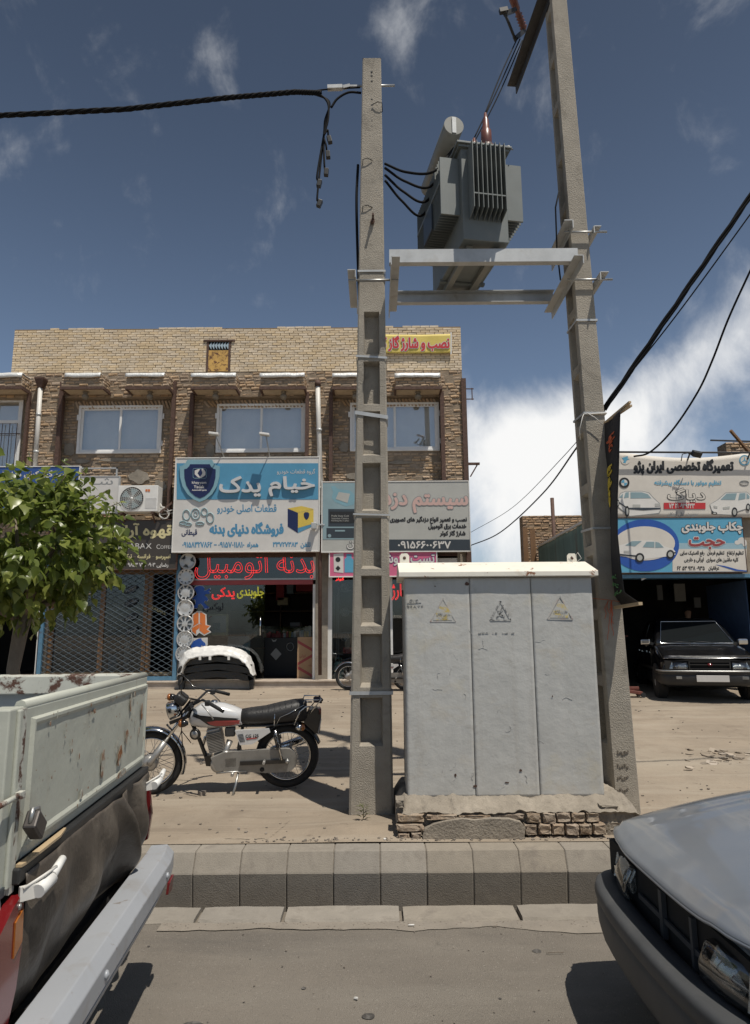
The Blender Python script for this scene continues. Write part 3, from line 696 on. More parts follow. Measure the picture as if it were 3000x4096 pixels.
for n, c, r_ in (('sg_white', (.60, .58, .55), .35), ('sg_blue', (.085, .27, .42), .35), ('sg_navy', (.012, .018, .075), .3), ('sg_text', (.07, .24, .40), .5), ('sg_silver', (.55, .55, .55), .25),
                 ('sg_teal', (.20, .36, .42), .35), ('sg_yellow', (.62, .46, .08), .45), ('sg_brown', (.052, .043, .035), .45), ('sg_cream', (.62, .55, .30), .5), ('sg_grey', (.42, .42, .39), .45), ('sg_greyblue', (.24, .34, .37), .45),
                 ('sg_dark', (.035, .045, .055), .45), ('sg_pinkish', (.56, .38, .34), .5), ('sg_black', (.015, .015, .016), .5), ('sg_blue2', (.03, .08, .26), .5), ('sg_pink', (.60, .13, .24), .55), ('sg_red', (.50, .03, .035), .5),
                 ('sg_bannery', (.66, .52, .12), .6), ('sg_bannerw', (.62, .58, .52), .65), ('sg_sky', (.10, .34, .50), .5), ('sg_purple', (.16, .03, .18), .5), ('sg_carwhite', (.68, .66, .62), .5), ('sg_outl', (.25, .26, .26), .5), ('sg_orange', (.62, .17, .04), .5), ('sg_dkred', (.30, .05, .05), .5)):
    mat(n, c, r_, var=.06, vs=3, dirt=((.42, .38, .33), .62, .85, 2.5, .25) if n in ('sg_white', 'sg_grey', 'sg_bannerw', 'sg_carwhite') else None)
# large auto parts sign
YK = 14.88
k = sign('parts_shop_sign', 'large blue and white auto parts sign with silver raised letters and shield', (706, 1834, 1274, 2203), YK, 'sg_white', 'white_paint')
deco(k, 'blue_band', 'sg_blue', [rectpx(707, 1853, 1273, 1998)], YK)
def shield(cx, cy, s, sy): return [(cx + s * x, cy + sy * y) for x, y in ((-.62, -1), (.62, -1), (.70, -.86), (.84, -.74), (1, -.70), (.98, -.2), (.86, .25), (.62, .62), (.3, .88), (0, 1), (-.3, .88), (-.62, .62), (-.86, .25), (-.98, -.2), (-1, -.70), (-.84, -.74), (-.70, -.86))]
mb = MB(); flat(mb, shield(800, 1925, 80, 84), YK - .01, .03); sh = mb.build('shield', 'sg_teal', k, bevel=.008)
mb = MB(); flat(mb, shield(800, 1925, 63, 68), YK - .041, .006); mb.build('shield_field', 'sg_navy', sh)
deco(k, 'emblem', 'sg_white', [[(779, 1882), (794, 1876), (801, 1876), (790, 1893), (801, 1910), (793, 1910), (779, 1897)], [(806, 1874), (814, 1874), (822, 1888), (822, 1900), (806, 1911), (799, 1911), (810, 1893)]], YK, .048)
mb = MB(); fp = [at(x, y, YK - .049) for x, y in ((774, 1874), (822, 1874), (825, 1878), (825, 1908), (822, 1913), (776, 1913), (772, 1909), (772, 1878))]; mb.tube(fp, .005, 4, False, True); mb.build('emblem_frame', 'sg_teal', k)
for s_, b_ in (('khayyam', (768, 1925, 825, 1938)), ('Yadak', (775, 1940, 817, 1953)), ('Automobil parts', (768, 1957, 826, 1965))): txt(s_, *b_, YK - .046, 'sg_white', k, off=.002)
txt('گروه قطعات خودرو', 1108, 1875, 1261, 1899, YK - .006, 'sg_white', k)
for s_, b_ in (('خیام', (1078, 1908, 1259, 1985)), ('یدک', (881, 1908, 1043, 1986))): txt(s_, *b_, YK - .006, 'sg_silver', k, 'raised_lettering', off=.012, ext=.06)
txt('قطعات اصلی خودرو', 869, 2018, 1106, 2056, YK, 'sg_text', k, off=.004)
txt('فروشگاه دنیای بدنه', 840, 2090, 1133, 2146, YK, 'sg_text', k, off=.014)
txt('قیطانی', 727, 2118, 788, 2146, YK, 'sg_navy', k, off=.004)
txt('تلفن: ۳۳۷۲۷۳۸۳', 1092, 2168, 1242, 2193, YK, 'sg_text', k, off=.005)
txt('همراه:', 985, 2168, 1033, 2194, YK, 'sg_text', k, off=.005); txt('۰۹۱۵۷۰۱۱۸۱۰', 874, 2168, 977, 2190, YK, 'sg_text', k, off=.005); txt('–', 856, 2178, 867, 2181, YK, 'sg_text', k, off=.003); txt('۰۹۱۵۸۳۲۷۸۶۲', 730, 2168, 849, 2190, YK, 'sg_text', k, off=.005)
deco(k, 'box_side', 'sg_navy', [[(1151, 2035), (1192, 2052), (1191, 2132), (1151, 2106)]], YK)
deco(k, 'box_front', 'sg_yellow', [[(1192, 2052), (1254, 2038), (1254, 2094), (1192, 2112)], [(1151, 2034), (1206, 2024), (1255, 2036), (1192, 2051)]], YK)
deco(k, 'box_foot', 'sg_blue', [[(1192, 2113), (1254, 2095), (1254, 2103), (1192, 2132)]], YK)
deco(k, 'box_mark', 'sg_navy', [shield(1226, 2064, 11, 15)], YK, .006)
mb = MB()
for cx, cy, rx, ry in ((746, 2060, 14, 20), (783, 2056, 17, 21), (783, 2056, 7, 9), (818, 2048, 12, 15), (841, 2072, 14, 20), (733, 2092, 14, 7), (752, 2097, 14, 6), (800, 2094, 16, 6)):
    mb.tube([at(x, y, YK - .006) for x, y in circ(cx, cy, rx, ry, 18)], .016 if rx > 10 else .01, 5, False, True)
mb.build('printed_brake_parts', 'sg_greyblue', k)
# alarm systems sign
YA = 14.9
a_ = sign('alarm_shop_sign', 'grey sign for car alarms with dark phone number strip behind the concrete pole', (1290, 1930, 1881, 2203), YA, 'sg_grey', 'white_paint', th=.08)
deco(a_, 'blue_field', 'sg_greyblue', [rectpx(1291, 1932, 1450, 2158)], YA)
deco(a_, 'number_strip', 'sg_dark', [rectpx(1500, 2158, 1880, 2202)], YA)
txt('سیستم دزدگیر', 1440, 1953, 1871, 2050, YA - .004, 'sg_pinkish', a_, off=.016, outline=('sg_outl', .016))
for s_, b_, o_ in (('نصب و تعمیر انواع دزدگیر های تصویری', (1560, 2066, 1867, 2094), .007), ('خدمات برق اتومبیل', (1714, 2094, 1865, 2118), .007), ('شارژ گاز کولر', (1760, 2122, 1861, 2146), .007)): txt(s_, *b_, YA - .002, 'sg_black', a_, off=o_)
txt('۰۹۱۵۶۶۰۰۶۳۷', 1592, 2165, 1803, 2193, YA - .005, 'sg_white', a_, off=.006)
txt('ن', 1389, 2166, 1415, 2196, YA - .005, 'sg_white', a_, off=.005, outline=('sg_black', .01))
deco(a_, 'printed_radio', 'sg_dark', [rectpx(1313, 2036, 1440, 2106), rectpx(1306, 2112, 1440, 2152)], YA, .005)
deco(a_, 'radio_screen', 'sg_black', [rectpx(1319, 2046, 1435, 2092)], YA, .008)
for i, s_ in enumerate(('Prelle Dose Cold', 'Suburban Camera', 'Nothing But Caltas')): txt(s_, 1326, 2060 + i * 10, 1395, 2067 + i * 10, YA - .009, 'sg_grey', a_)
deco(a_, 'radio_knob', 'sg_greyblue', [circ(1318, 2143, 7), rectpx(1340, 2120, 1380, 2126)], YA, .008)
deco(a_, 'printed_remote', 'sg_teal', [[(1323, 1946), (1338, 1943), (1352, 1956), (1400, 1962), (1425, 1985), (1415, 2018), (1385, 2026), (1340, 2008), (1327, 1990), (1333, 1968)]], YA, .005)
deco(a_, 'remote_screen', 'sg_grey', [[(1355, 1968), (1400, 1975), (1390, 2012), (1343, 1996)]], YA, .008)
# coffee sign
YC = 14.95
c_ = sign('coffee_shop_sign', 'dark brown coffee shop sign with cream letters partly behind the mulberry leaves', (262, 2084, 702, 2275), YC, 'sg_brown', 'rust_steel', th=.08)
txt('قهوه آراباکس', 352, 2094, 691, 2153, YC, 'sg_cream', c_, off=.012)
txt('A', 472, 2168, 497, 2196, YC, 'sg_white', c_); txt('RABAX', 498, 2173, 607, 2195, YC, 'sg_white', c_)
txt('C', 626, 2178, 641, 2196, YC, 'sg_white', c_); txt('OFFEE', 642, 2182, 688, 2195, YC, 'sg_white', c_)
txt('اسپرسو – فرانسه – ترک', 498, 2216, 682, 2240, YC, 'sg_cream', c_, off=.003)
txt('رضایی ۰۹۰۳ ۷۶۷ ۹۸۵۳', 512, 2251, 673, 2271, YC, 'sg_white', c_, off=.003)
# blue sign at the left edge and white sign beside it
b_ = sign('gearbox_shop_sign', 'dark blue sign with white letters behind the tree crown at left edge', (-420, 1872, 306, 2040), YC, 'sg_blue2', 'white_paint', th=.08)
txt('تعمیر گیربکس دیفرانسیل', -60, 1882, 297, 1912, YC, 'sg_white', b_, off=.006)
txt('سیـ', -90, 1928, 114, 1984, YC, 'sg_white', b_, off=.012)
w_ = sign('white_shop_sign', 'bare white sign with faint grey writing beside the air conditioner', (309, 1908, 468, 2052), YC + .02, 'sg_white', 'galv', th=.06)
txt('شـ', 372, 1912, 452, 1938, YC + .02, 'sg_outl', w_); txt('ـهـ', 330, 1980, 390, 2020, YC + .02, 'sg_outl', w_)
mb = MB(); a, b = at(309, 1872, YC + .05), at(470, 1905, YC + .05); mb.box(a.x, b.x, YC + .02, YC + .06, a.z - .03, a.z); mb.box(b.x - .03, b.x, YC + .02, YC + .06, b.z, a.z); mb.build('open_frame', 'galv', w_)
# yellow banner on the parapet
def cloth_banner(name, label, p, Y, m, sag=.03, rip=.02, par=None):
    o = thing(name, label, 'banner', ((at(p[0], p[1], Y).x + at(p[2], p[3], Y).x) / 2, Y, at(p[2], p[3], Y).z))
    def f(u, v):
        q = at(p[0] + (p[2] - p[0]) * u, p[3] + (p[1] - p[3]) * v, Y); q.z -= sag * math.sin(math.pi * u) * (.4 + .6 * v); q.y += rip * math.sin(u * 17 + v * 3) * (1 - abs(u - .5)) * .5
        return q
    mb = MB(); mb.grid(f, 40, 10); mb.build('cloth', m, o, solid=.004)
    return o
yb = cloth_banner('yellow_banner', 'yellow cloth banner with red letters hung on the brick parapet', (1478, 1336, 1804, 1412), YP - .06, 'sg_bannery', .02, .008)
txt('نصب و شارژ گاز کولر', 1486, 1344, 1797, 1404, YP - .078, 'sg_red', yb, off=.012, outline=('sg_white', .014))
mb = MB(); mb.beam(at(1804, 1330, YP - .05), at(1804, 1418, YP - .05), .03, .03); mb.build('edge_batten', 'white_paint', yb)
pb = sign('pink_shop_sign', 'pink sign with white letters under the grey alarm sign', (1320, 2206, 1746, 2302), YA + .02, 'sg_pink', 'white_paint', th=.05, fr=.025)
deco(pb, 'printed_box', 'sg_white', [[(1334, 2216), (1374, 2212), (1374, 2292), (1336, 2288)]], YA + .02)
deco(pb, 'printed_box_mark', 'sg_black', [circ(1352, 2238, 10), [(1352, 2262), (1362, 2273), (1352, 2284), (1342, 2273)]], YA + .02, .006)
deco(pb, 'printed_cylinder', 'sg_sky', [[(1378, 2236), (1386, 2230), (1386, 2216), (1406, 2216), (1406, 2230), (1414, 2240), (1414, 2290), (1378, 2290)]], YA + .02)
txt('تست فروش شارژ', 1430, 2212, 1738, 2262, YA + .016, 'sg_white', pb, off=.008, outline=('sg_purple', .012))

# ---- air conditioner on its bracket
A0, A1 = at(473, 1942, 14.75), at(628, 2046, 14.75)
ac = thing('air_conditioner', 'white outdoor air conditioner unit on a steel bracket above the coffee sign', 'air conditioner', ((A0.x + A1.x) / 2, 14.9, A1.z))
boxo('casing', 'white_paint', ac, A0.x, A1.x, 14.75, 15.08, A1.z, A0.z, .012)
cxx, czz, rr = A0.x + (A1.x - A0.x) * .36, (A0.z + A1.z) / 2, (A0.z - A1.z) * .44
mb = MB(); mb.lathe((cxx, 14.748, czz), (0, -1, 0), [(rr, 0), (rr, .004), (rr * .96, .004), (rr * .96, .001), (0, .001)], 32); mb.build('fan_opening', 'sg_dark', ac)
mb = MB()
for i in range(5):
    t = i * 2 * math.pi / 5; mb.prism([(cxx + rr * .12 * math.cos(t), 14.742, czz + rr * .12 * math.sin(t)), (cxx + rr * .88 * math.cos(t - .3), 14.742, czz + rr * .88 * math.sin(t - .3)), (cxx + rr * .9 * math.cos(t + .45), 14.742, czz + rr * .9 * math.sin(t + .45))], (0, .002, 0))
mb.build('fan_blade', 'sg_greyblue', ac)
mb = MB()
for q in (.25, .4, .55, .7, .85, 1): mb.ring((cxx, 14.732, czz), (0, 1, 0), rr * q, .003, 30, 4)
for i in range(30):
    t = i * math.pi / 15; mb.tube([(cxx + rr * .16 * math.cos(t), 14.73, czz + rr * .16 * math.sin(t)), (cxx + rr * math.cos(t + .5), 14.735, czz + rr * math.sin(t + .5))], .0022, 4, False)
mb.lathe((cxx, 14.735, czz), (0, -1, 0), [(rr * .14, 0), (rr * .12, .008), (0, .01)], 16); mb.build('fan_grille', 'white_paint', ac)
mb = MB(); xg = A0.x + (A1.x - A0.x) * .70
for i in range(9): mb.box(xg, A1.x - .02, 14.744, 14.75, A1.z + .08 + i * .028, A1.z + .092 + i * .028)
mb.build('side_louvre', 'upvc', ac); deco(ac, 'badge', 'sg_orange', [rectpx(582, 1957, 590, 1966), rectpx(592, 1957, 600, 1966)], 14.748)
mb = MB(); zb_ = A1.z
for x in (A0.x + .1, A1.x - .1): mb.beam((x, 14.7, zb_ - .03), (x, 15.2, zb_ - .03), .04, .05); mb.beam((x, 14.75, zb_ - .05), (x, 15.2, zb_ - .4), .03, .03)
mb.beam((A1.x + .05, 14.8, zb_ - .02), (A1.x + .42, 15.1, zb_ + .45), .035, .035); mb.build('bracket', 'rust_steel', ac)
mb = MB()
for k2 in range(3):
    pts = [(A1.x - .01, 14.95, zb_ + .1 + k2 * .06)] + [(A1.x + .1 + .11 * math.cos(t * .9 + k2), 14.92 + k2 * .03, zb_ + .02 + .11 * math.sin(t * .9 + k2) - .01 * t) for t in range(9)] + [(A1.x + .45, 15.05, zb_ + .15 - k2 * .05), (A1.x + .62, 15.1, zb_ - .1)]
    mb.tube(pts, .012, 6)
mb.build('refrigerant_pipe', 'pipe_white', ac)
# ---- downpipes
def downpipe(label, pts, r):
    o = thing('downpipe', label, 'pipe', tuple(pts[-1]))
    mb = MB(); mb.tube(pts, r, 12); mb.build('pipe', 'pipe_white', o)
    for f in (.35, .8): p = Vector(pts[0]).lerp(Vector(pts[-1]), f); mb = MB(); mb.cyl(p + Vector((0, 0, .03)), p - Vector((0, 0, .03)), r * 1.15); mb.box(p.x - .01, p.x + .01, p.y, YP + .02, p.z - .01, p.z + .01); mb.build('pipe_clip', 'galv', o)
    return o
d1 = downpipe('white plastic downpipe with rusty hopper on the pier left of the first window', [at(162, 1545, 15.1), at(140, 1875, 15.1)], .05)
p = at(164, 1530, 15.1); mb = MB(); mb.loft([[(p.x - w, p.y - w, p.z + z), (p.x + w, p.y - w, p.z + z), (p.x + w, p.y + w, p.z + z), (p.x - w, p.y + w, p.z + z)] for w, z in ((.05, -.14), (.06, -.1), (.11, .06), (.11, .1))], smooth=False); mb.build('hopper', 'rust_steel', d1)
d2 = downpipe('long white downpipe running down beside the large auto parts sign', [at(1271, 1545, 15.08), at(1274, 1680, 15.08), at(1287, 2060, 15.0)], .055)
p = at(1271, 1538, 15.08); mb = MB(); mb.cyl((p.x, p.y, p.z - .05), (p.x, p.y, p.z + .08), .07); mb.build('hopper', 'rust_steel', d2)
mb = MB(); mb.tube([at(1287, 2060, 15.0), at(1288, 2075, 15.0), at(1283, 2090, 15.0), at(1284, 2190, 14.98), at(1280, 2240, 14.98), at(1280, 2700, 15.02)], .04, 8); mb.build('lower_pipe', 'rust_steel', d2)
# ---- sign floodlights on arms
for (p0, p1, lab) in (((898, 1832), (862, 1740), 'small sign lamp on leaning arm at the second window, left one'), ((1080, 1832), (1064, 1742), 'small sign lamp on upright arm in front of the second window, right one')):
    b0, b1 = at(*p0, 14.95), at(*p1, 14.55)
    o = thing('sign_lamp', lab, 'lamp', tuple(b0), 'sign lamps over the auto parts sign')
    mb = MB(); mb.tube([b0, b1], .012, 8); mb.build('arm', 'steel', o)
    mb = MB(); mb.obox(b1 + Vector((-.03, -.02, .02)), (.22, .14, .05), Matrix.Rotation(R(8), 3, 'Y')); mb.build('lamp_head', 'white_paint', o, bevel=.01)
    mb = MB(); mb.obox(b1 + Vector((-.03, -.02, -.008)), (.19, .11, .006), Matrix.Rotation(R(8), 3, 'Y')); mb.build('lamp_lens', 'sg_grey', o)
# ---- camera on bracket right of the sign
p = at(1257, 2098, 14.8); o = thing('security_camera', 'small grey camera box at lower right corner of the parts sign', 'camera', tuple(p)); mb = MB(); mb.box(p.x - .06, p.x + .05, 14.7, 14.84, p.z - .11, p.z + .03); mb.build('housing', 'galv', o, bevel=.01); mb = MB(); mb.beam((p.x + .05, 14.8, p.z), (p.x + .35, 15.0, p.z + .02), .03, .03); mb.build('arm', 'galv', o)
# ================================================================ shop fronts and goods
mat('gate_blue', (.10, .22, .33), .5, .2, var=.15, vs=8, dirt=((.08, .05, .03), .62, .74, 7, .8))
mat('gate_bar', (.16, .20, .23), .4, .5, var=.2, vs=8)
mat('wood', (.22, .12, .055), .6, var=.25, vs=5, stretch=(1, 1, .15))
mat('led_red', (.5, .02, .02), .5, var=0, emit=((1, .05, .05), 1.3)); mat('led_yellow', (.4, .4, .02), .5, var=0, emit=((.75, .7, .08), .6))
mat('hub_silver', (.50, .50, .49), .35, .3, var=.06, vs=9); mat('cardboard', (.40, .26, .15), .85, var=.1, vs=5); mat('wrap', (.70, .69, .66), .4, var=.12, vs=9, bump=1., bs=9)
# coffee shop: folding lattice gate
G0, G1 = at(186, 2290, 15.2), at(698, 2698, 15.2); gy = 15.2
gate = thing('lattice_gate', 'closed blue folding lattice gate across the coffee shop under the brown sign', 'gate', ((G0.x + G1.x) / 2, gy, ZST))
gt = 3.25
for x in (G0.x, G1.x): boxo('gate_post', 'gate_blue', gate, x - .04, x + .04, gy - .04, gy + .04, ZST, gt)
boxo('bottom_rail', 'gate_blue', gate, G0.x + .041, G1.x - .041, gy - .03, gy + .03, ZST + .004, ZST + .09); boxo('top_rail', 'gate_blue', gate, G0.x + .041, G1.x - .041, gy - .03, gy + .03, 3.17, 3.25)
xa, xb, za, zb = G0.x + .04, G1.x - .04, ZST + .09, 3.17; sl_ = .55; pit = .215
for d in (1, -1):
    c = -((zb - za) / sl_) if d > 0 else 0
    while c < (xb - xa) + ((zb - za) / sl_ if d < 0 else 0):
        # line x = xa + c + d*(z-za)/sl
        pts = []
        def X(z): return xa + c + d * (z - za) / sl_
        def Z(x): return za + (x - xa - c) * d * sl_
        z0, z1 = za, zb
        if d > 0:
            z0 = max(za, Z(xa)); z1 = min(zb, Z(xb))
        else:
            z0 = max(za, Z(xb)); z1 = min(zb, Z(xa))
        if z1 - z0 > .05:
            yo = gy + (.008 if d > 0 else -.008); mb = MB(); mb.beam((X(z0), yo, z0), (X(z1), yo, z1), .008, .017, up=(0, 1, 0)); 
            mb.build('lattice_bar', 'gate_bar', gate)
        c += pit
# coffee window behind the gate
mb = MB(); x0, x1 = sx_(190), sx_(703)
for px in (200, 400, 575, 590, 696): x = sx_(px); mb.box(x - .05, x + .05, 15.42, 15.5, ZST, 3.25)
mb.box(x0, x1, 15.425, 15.495, ZST, ZST + .09); mb.box(x0, x1, 15.425, 15.495, 2.85, 2.95); cw = mb.build('coffee_window', 'wood', bld)
boxo('sill_strip', mat('pale_wood', (.44, .33, .20), .6, var=.1).name, cw, x0, x1, 15.36, 15.42, ZST + .1, ZST + .17)
boxo('pane', 'shopfront_glass', cw, x0, sx_(580), 15.45, 15.456, ZST + .09, 2.85)
for i, (s_, py) in enumerate((('کاپوچینو', 2357), ('شکلات داغ', 2411), ('نسکافه', 2469), ('قهوه ترک', 2524))):
    mb = MB(); flat(mb, [(523 + 27 * math.cos(t) + 6 * math.sin(t), py - 17 * math.sin(t) - 8 * math.cos(t)) for t in [k * .42 for k in range(15)]], 15.40); st = mb.build('menu_sticker', 'sg_black', cw)
    txt(s_, 505, py - 10, 545, py + 12, 15.396, 'sg_grey', cw, mapf=lambda u, v, py=py: at(503 + 42 * u, py + 15 - 12 * u - 18 * v, 15.396))
txt('ARABAKS', 596, 2412, 662, 2440, 15.43, 'sg_cream', cw, mapf=lambda u, v: at(596 + 66 * u, 2432 + 28 * u - 12 * v, 15.43))
for (px, py, w, h, m) in ((240, 2545, 14, 70, 'sg_greyblue'), (505, 2620, 14, 110, 'sg_white'), (450, 2650, 30, 60, 'sg_sky'), (238, 2520, 22, 36, 'sg_sky'), (330, 2600, 130, 4, 'sg_greyblue'), (420, 2605, 90, 4, 'sg_greyblue')):
    a, b = at(px - w / 2, py - h / 2, 16.3), at(px + w / 2, py + h / 2, 16.3); boxo('counter_post', m, cw, a.x, b.x, 16.3, 16.36, b.z, a.z)
o = thing('coffee_grinder', 'black rounded coffee machine behind the lattice gate', 'machine', tuple(at(405, 2700, 16.8))); p = at(405, 2470, 16.8); mb = MB(); mb.lathe((p.x, 16.8, ZST + .8), (0, 0, 1), [(.28, 0), (.3, .2), (.32, .5), (.25, .8), (.36, .95), (.36, 1.1), (.1, 1.2)], 20); mb.build('machine_body', 'black', o); boxo('stand', 'interior', o, p.x - .4, p.x + .4, 16.5, 17.1, ZST - .01, ZST + .8)
# parts shop
yg = 15.31
x0, xd, x1 = sx_(716), sx_(1058), sx_(1262)
pf = boxo('parts_window', 'sg_dkred', bld, x0, x1, yg - .03, yg + .04, at(900, 2340, yg).z, at(900, 2322, yg).z)
boxo('transom_trim', 'galv', pf, x0, x1, yg - .035, yg + .03, at(900, 2321, yg).z, at(900, 2315, yg).z)
boxo('transom_pane', 'shopfront_glass', pf, x0, x1, yg, yg + .006, at(900, 2315, yg).z, 3.2)
boxo('window_pane', 'shopfront_glass', pf, x0, xd, yg, yg + .006, ZST + .02, at(900, 2340, yg).z)
mb = MB(); mb.box(x1 - .06, x1, yg - .03, yg + .04, ZST, 3.2); mb.box(x0, x0 + .03, yg - .03, yg + .04, ZST, 3.2); mb.build('door_jamb', 'white_paint', pf)
mb = MB(); hx = xd - .08; mb.tube([(hx, yg - .05, ZST + .95), (hx, yg - .05, ZST + 1.35)], .014, 8); mb.build('door_handle', 'chrome', pf)
txt('بدنه اتومبیل', 780, 2207, 1258, 2318, yg - .03, 'led_red', pf, 'led_lettering', neon=.0045)
txt('یدکی', 848, 2350, 938, 2398, yg - .03, 'led_red', pf, 'led_lettering', neon=.0045)
txt('جلوبندی', 949, 2347, 1056, 2394, yg - .03, 'led_yellow', pf, 'led_lettering', neon=.0045)
txt('لوکس', 812, 2412, 892, 2448, yg - .01, 'sg_dark', pf, 'led_lettering', neon=.0045)
# stickers of car makes on the glass
c4 = lambda pts: [(x * .5448, 1850 + y * .5448) for x, y in pts]
lion = c4([(1425, 925), (1440, 910), (1465, 905), (1490, 908), (1503, 925), (1497, 942), (1514, 938), (1540, 922), (1547, 935), (1530, 948), (1545, 955), (1535, 965), (1512, 964), (1500, 977), (1517, 985), (1530, 1005), (1520, 1020), (1505, 1013), (1498, 1030), (1518, 1050), (1535, 1062), (1530, 1073), (1500, 1073), (1488, 1050), (1472, 1035), (1455, 1045), (1450, 1068), (1425, 1072), (1418, 1062), (1437, 1040), (1435, 1012), (1424, 1003), (1417, 1012), (1412, 1000), (1428, 985), (1446, 972), (1440, 950)])
mat('logo_blue', (.02, .085, .36), .45, var=.05)
def sticker(name, label, layers):
    allp = [p for l in layers for q in l[1] for p in q]; cx = sum(p[0] for p in allp) / len(allp); by = max(p[1] for p in allp)
    o = thing(name, label, 'sticker', tuple(at(cx, by, yg - .01)))
    for i, (m, polys, nm) in enumerate(layers): deco(o, nm, m, polys, yg - .006, .002 + i * .004)
    return o
sticker('lion_sticker', 'blue rampant lion sticker beside the wheel covers', [('sg_white', [[(p[0] + (p[0] - 806) * .05, p[1] + (p[1] - 2388) * .04) for p in lion]], 'outline'), ('logo_blue', [lion], 'lion')])
sa = [c4(q) for q in ([(1420, 1120), (1450, 1098), (1458, 1108), (1458, 1178), (1420, 1202)], [(1468, 1108), (1474, 1098), (1508, 1120), (1508, 1150), (1508, 1202), (1468, 1178)], [(1412, 1215), (1462, 1184), (1462, 1215), (1440, 1232), (1440, 1262), (1412, 1240)], [(1464, 1184), (1540, 1200), (1515, 1225), (1540, 1240), (1500, 1262), (1464, 1232)])]
sticker('orange_emblem_sticker', 'orange angular emblem sticker below the blue lion', [('sg_white', [c4([(1410, 1115), (1448, 1090), (1476, 1090), (1516, 1115), (1520, 1190), (1550, 1200), (1530, 1225), (1552, 1245), (1500, 1272), (1464, 1250), (1440, 1272), (1402, 1245), (1402, 1210), (1412, 1200)])], 'outline'), ('sg_orange', sa, 'emblem')])
sticker('horse_sticker', 'blue horse head sticker low on the parts shop window', [('sg_white', [c4([(1400, 1290), (1525, 1285), (1525, 1340), (1500, 1400), (1420, 1400)])], 'ground'), ('logo_blue', [c4([(1402, 1345), (1420, 1312), (1460, 1292), (1478, 1290), (1482, 1305), (1505, 1325), (1512, 1345), (1495, 1350), (1480, 1340), (1470, 1365), (1420, 1395), (1405, 1390)])], 'horse_head')])
# wheel covers hung in a column
caps = [((750, 2245), 3, 'silver wheel cover with three broad lobes, topmost of the column'), ((744, 2307), 10, 'silver wheel cover with ten small round slots, second in the column'), ((743, 2370), 9, 'silver wheel cover with swirling saw-tooth blades, third in the column'), ((741, 2432), 3.5, 'smooth silver wheel cover with shield centre, fourth in the column'),
        ((740, 2494), 8, 'silver wheel cover with paired spokes, fifth in the column'), ((739, 2557), 12, 'silver wheel cover with twelve slots, sixth in the column'), ((735, 2616), 14, 'silver wheel cover with narrow slots, lowest of the column')]
for (c, n, lab) in caps:
    p = at(*c, 15.14); o = thing('wheel_cover', lab, 'wheel cover', tuple(p), 'wheel covers hung beside the parts shop window'); r = .187
    mb = MB(); mb.lathe((p.x, 15.16, p.z), (0, -1, 0), [(r, 0), (r, .015), (r * .96, .028), (r * .90, .030), (r * .86, .018), (r * .4, .032), (r * .15, .036), (0, .036)], 32); mb.build('cover_disc', 'hub_silver', o)
    mb = MB(); nn = int(n) if n != 3.5 else 6
    for i in range(nn):
        t = 2 * math.pi * i / nn + .3; w = {3: .42, 10: .12, 9: .16, 6: .2, 8: .22, 12: .11, 14: .10}[nn]; ra, rb_ = {3: (.42, .80), 10: (.66, .80), 9: (.55, .84), 6: (.72, .84), 8: (.36, .80), 12: (.58, .80), 14: (.6, .82)}[nn]; sk = .25 if n == 9 else 0
        mb.prism([(p.x + r * ra * math.cos(t - w * .7), 15.118, p.z + r * ra * math.sin(t - w * .7)), (p.x + r * rb_ * math.cos(t - w - sk), 15.132, p.z + r * rb_ * math.sin(t - w - sk)), (p.x + r * rb_ * math.cos(t + w), 15.132, p.z + r * rb_ * math.sin(t + w)), (p.x + r * ra * math.cos(t + w * .7), 15.118, p.z + r * ra * math.sin(t + w * .7))], (0, .003, 0))
    mb.build('slot', 'sg_outl' if n in (12, 14) else 'sg_dark', o)  # dark flats stand in for the shade inside the slots
# goods
def boxthing(name, label, cat, px, Y, d, m, z0=None, group=None):
    a, b = at(px[0], px[1], Y), at(px[2], px[3], Y); zb_ = b.z if z0 is None else z0
    o = thing(name, label, cat, ((a.x + b.x) / 2, Y + d / 2, zb_), group); boxo('carton' if cat == 'box' else 'body', m, o, a.x, b.x, Y, Y + d, zb_, a.z, .006); return o
o = boxthing('radiator_box', 'pale yellow carton with printed radiator in the parts shop window', 'box', (828, 2457, 910, 2543), 15.5, .12, 'sg_cream'); deco(o, 'printed_face', 'sg_white', [rectpx(833, 2462, 905, 2530)], 15.5); deco(o, 'printed_radiator', 'sg_greyblue', [rectpx(853, 2491, 881, 2519)], 15.5, .006); deco(o, 'printed_ribbon', 'sg_red', [[(833, 2470), (846, 2462), (850, 2464), (836, 2476)]], 15.5, .006)
MB().box(at(828, 2543, 15.5).x, at(910, 2543, 15.5).x, 15.5, 15.62, ZST - .01, at(828, 2543, 15.5).z - .002).build('plinth', 'interior', o)
ct = boxthing('shop_counter', 'black shop counter with grey diamond in the open doorway', 'counter', (1058, 2552, 1192, 2700), 16.6, .5, 'sg_black', ZST - .01)
deco(ct, 'diamond', 'sg_grey', [[(1104, 2592), (1126, 2616), (1104, 2641), (1082, 2617)]], 16.6); mb = MB(); mb.tube([at(x, y, 16.59) for x, y in circ(1161, 2587, 14, 16, 16)], .008, 4, False, True); mb.build('vase_mark', 'sg_grey', ct)
deco(ct, 'crescent_mark', 'sg_grey', [[(1086, 2556), (1096, 2562), (1107, 2556), (1103, 2566), (1092, 2567)]], 16.6)
sc = boxthing('display_case', 'glass display case with small packets on the shop counter', 'display case', (976, 2505, 1246, 2550), 16.65, .4, 'shopfront_glass', at(1058, 2552, 16.6).z + .001); q = random.Random(5)
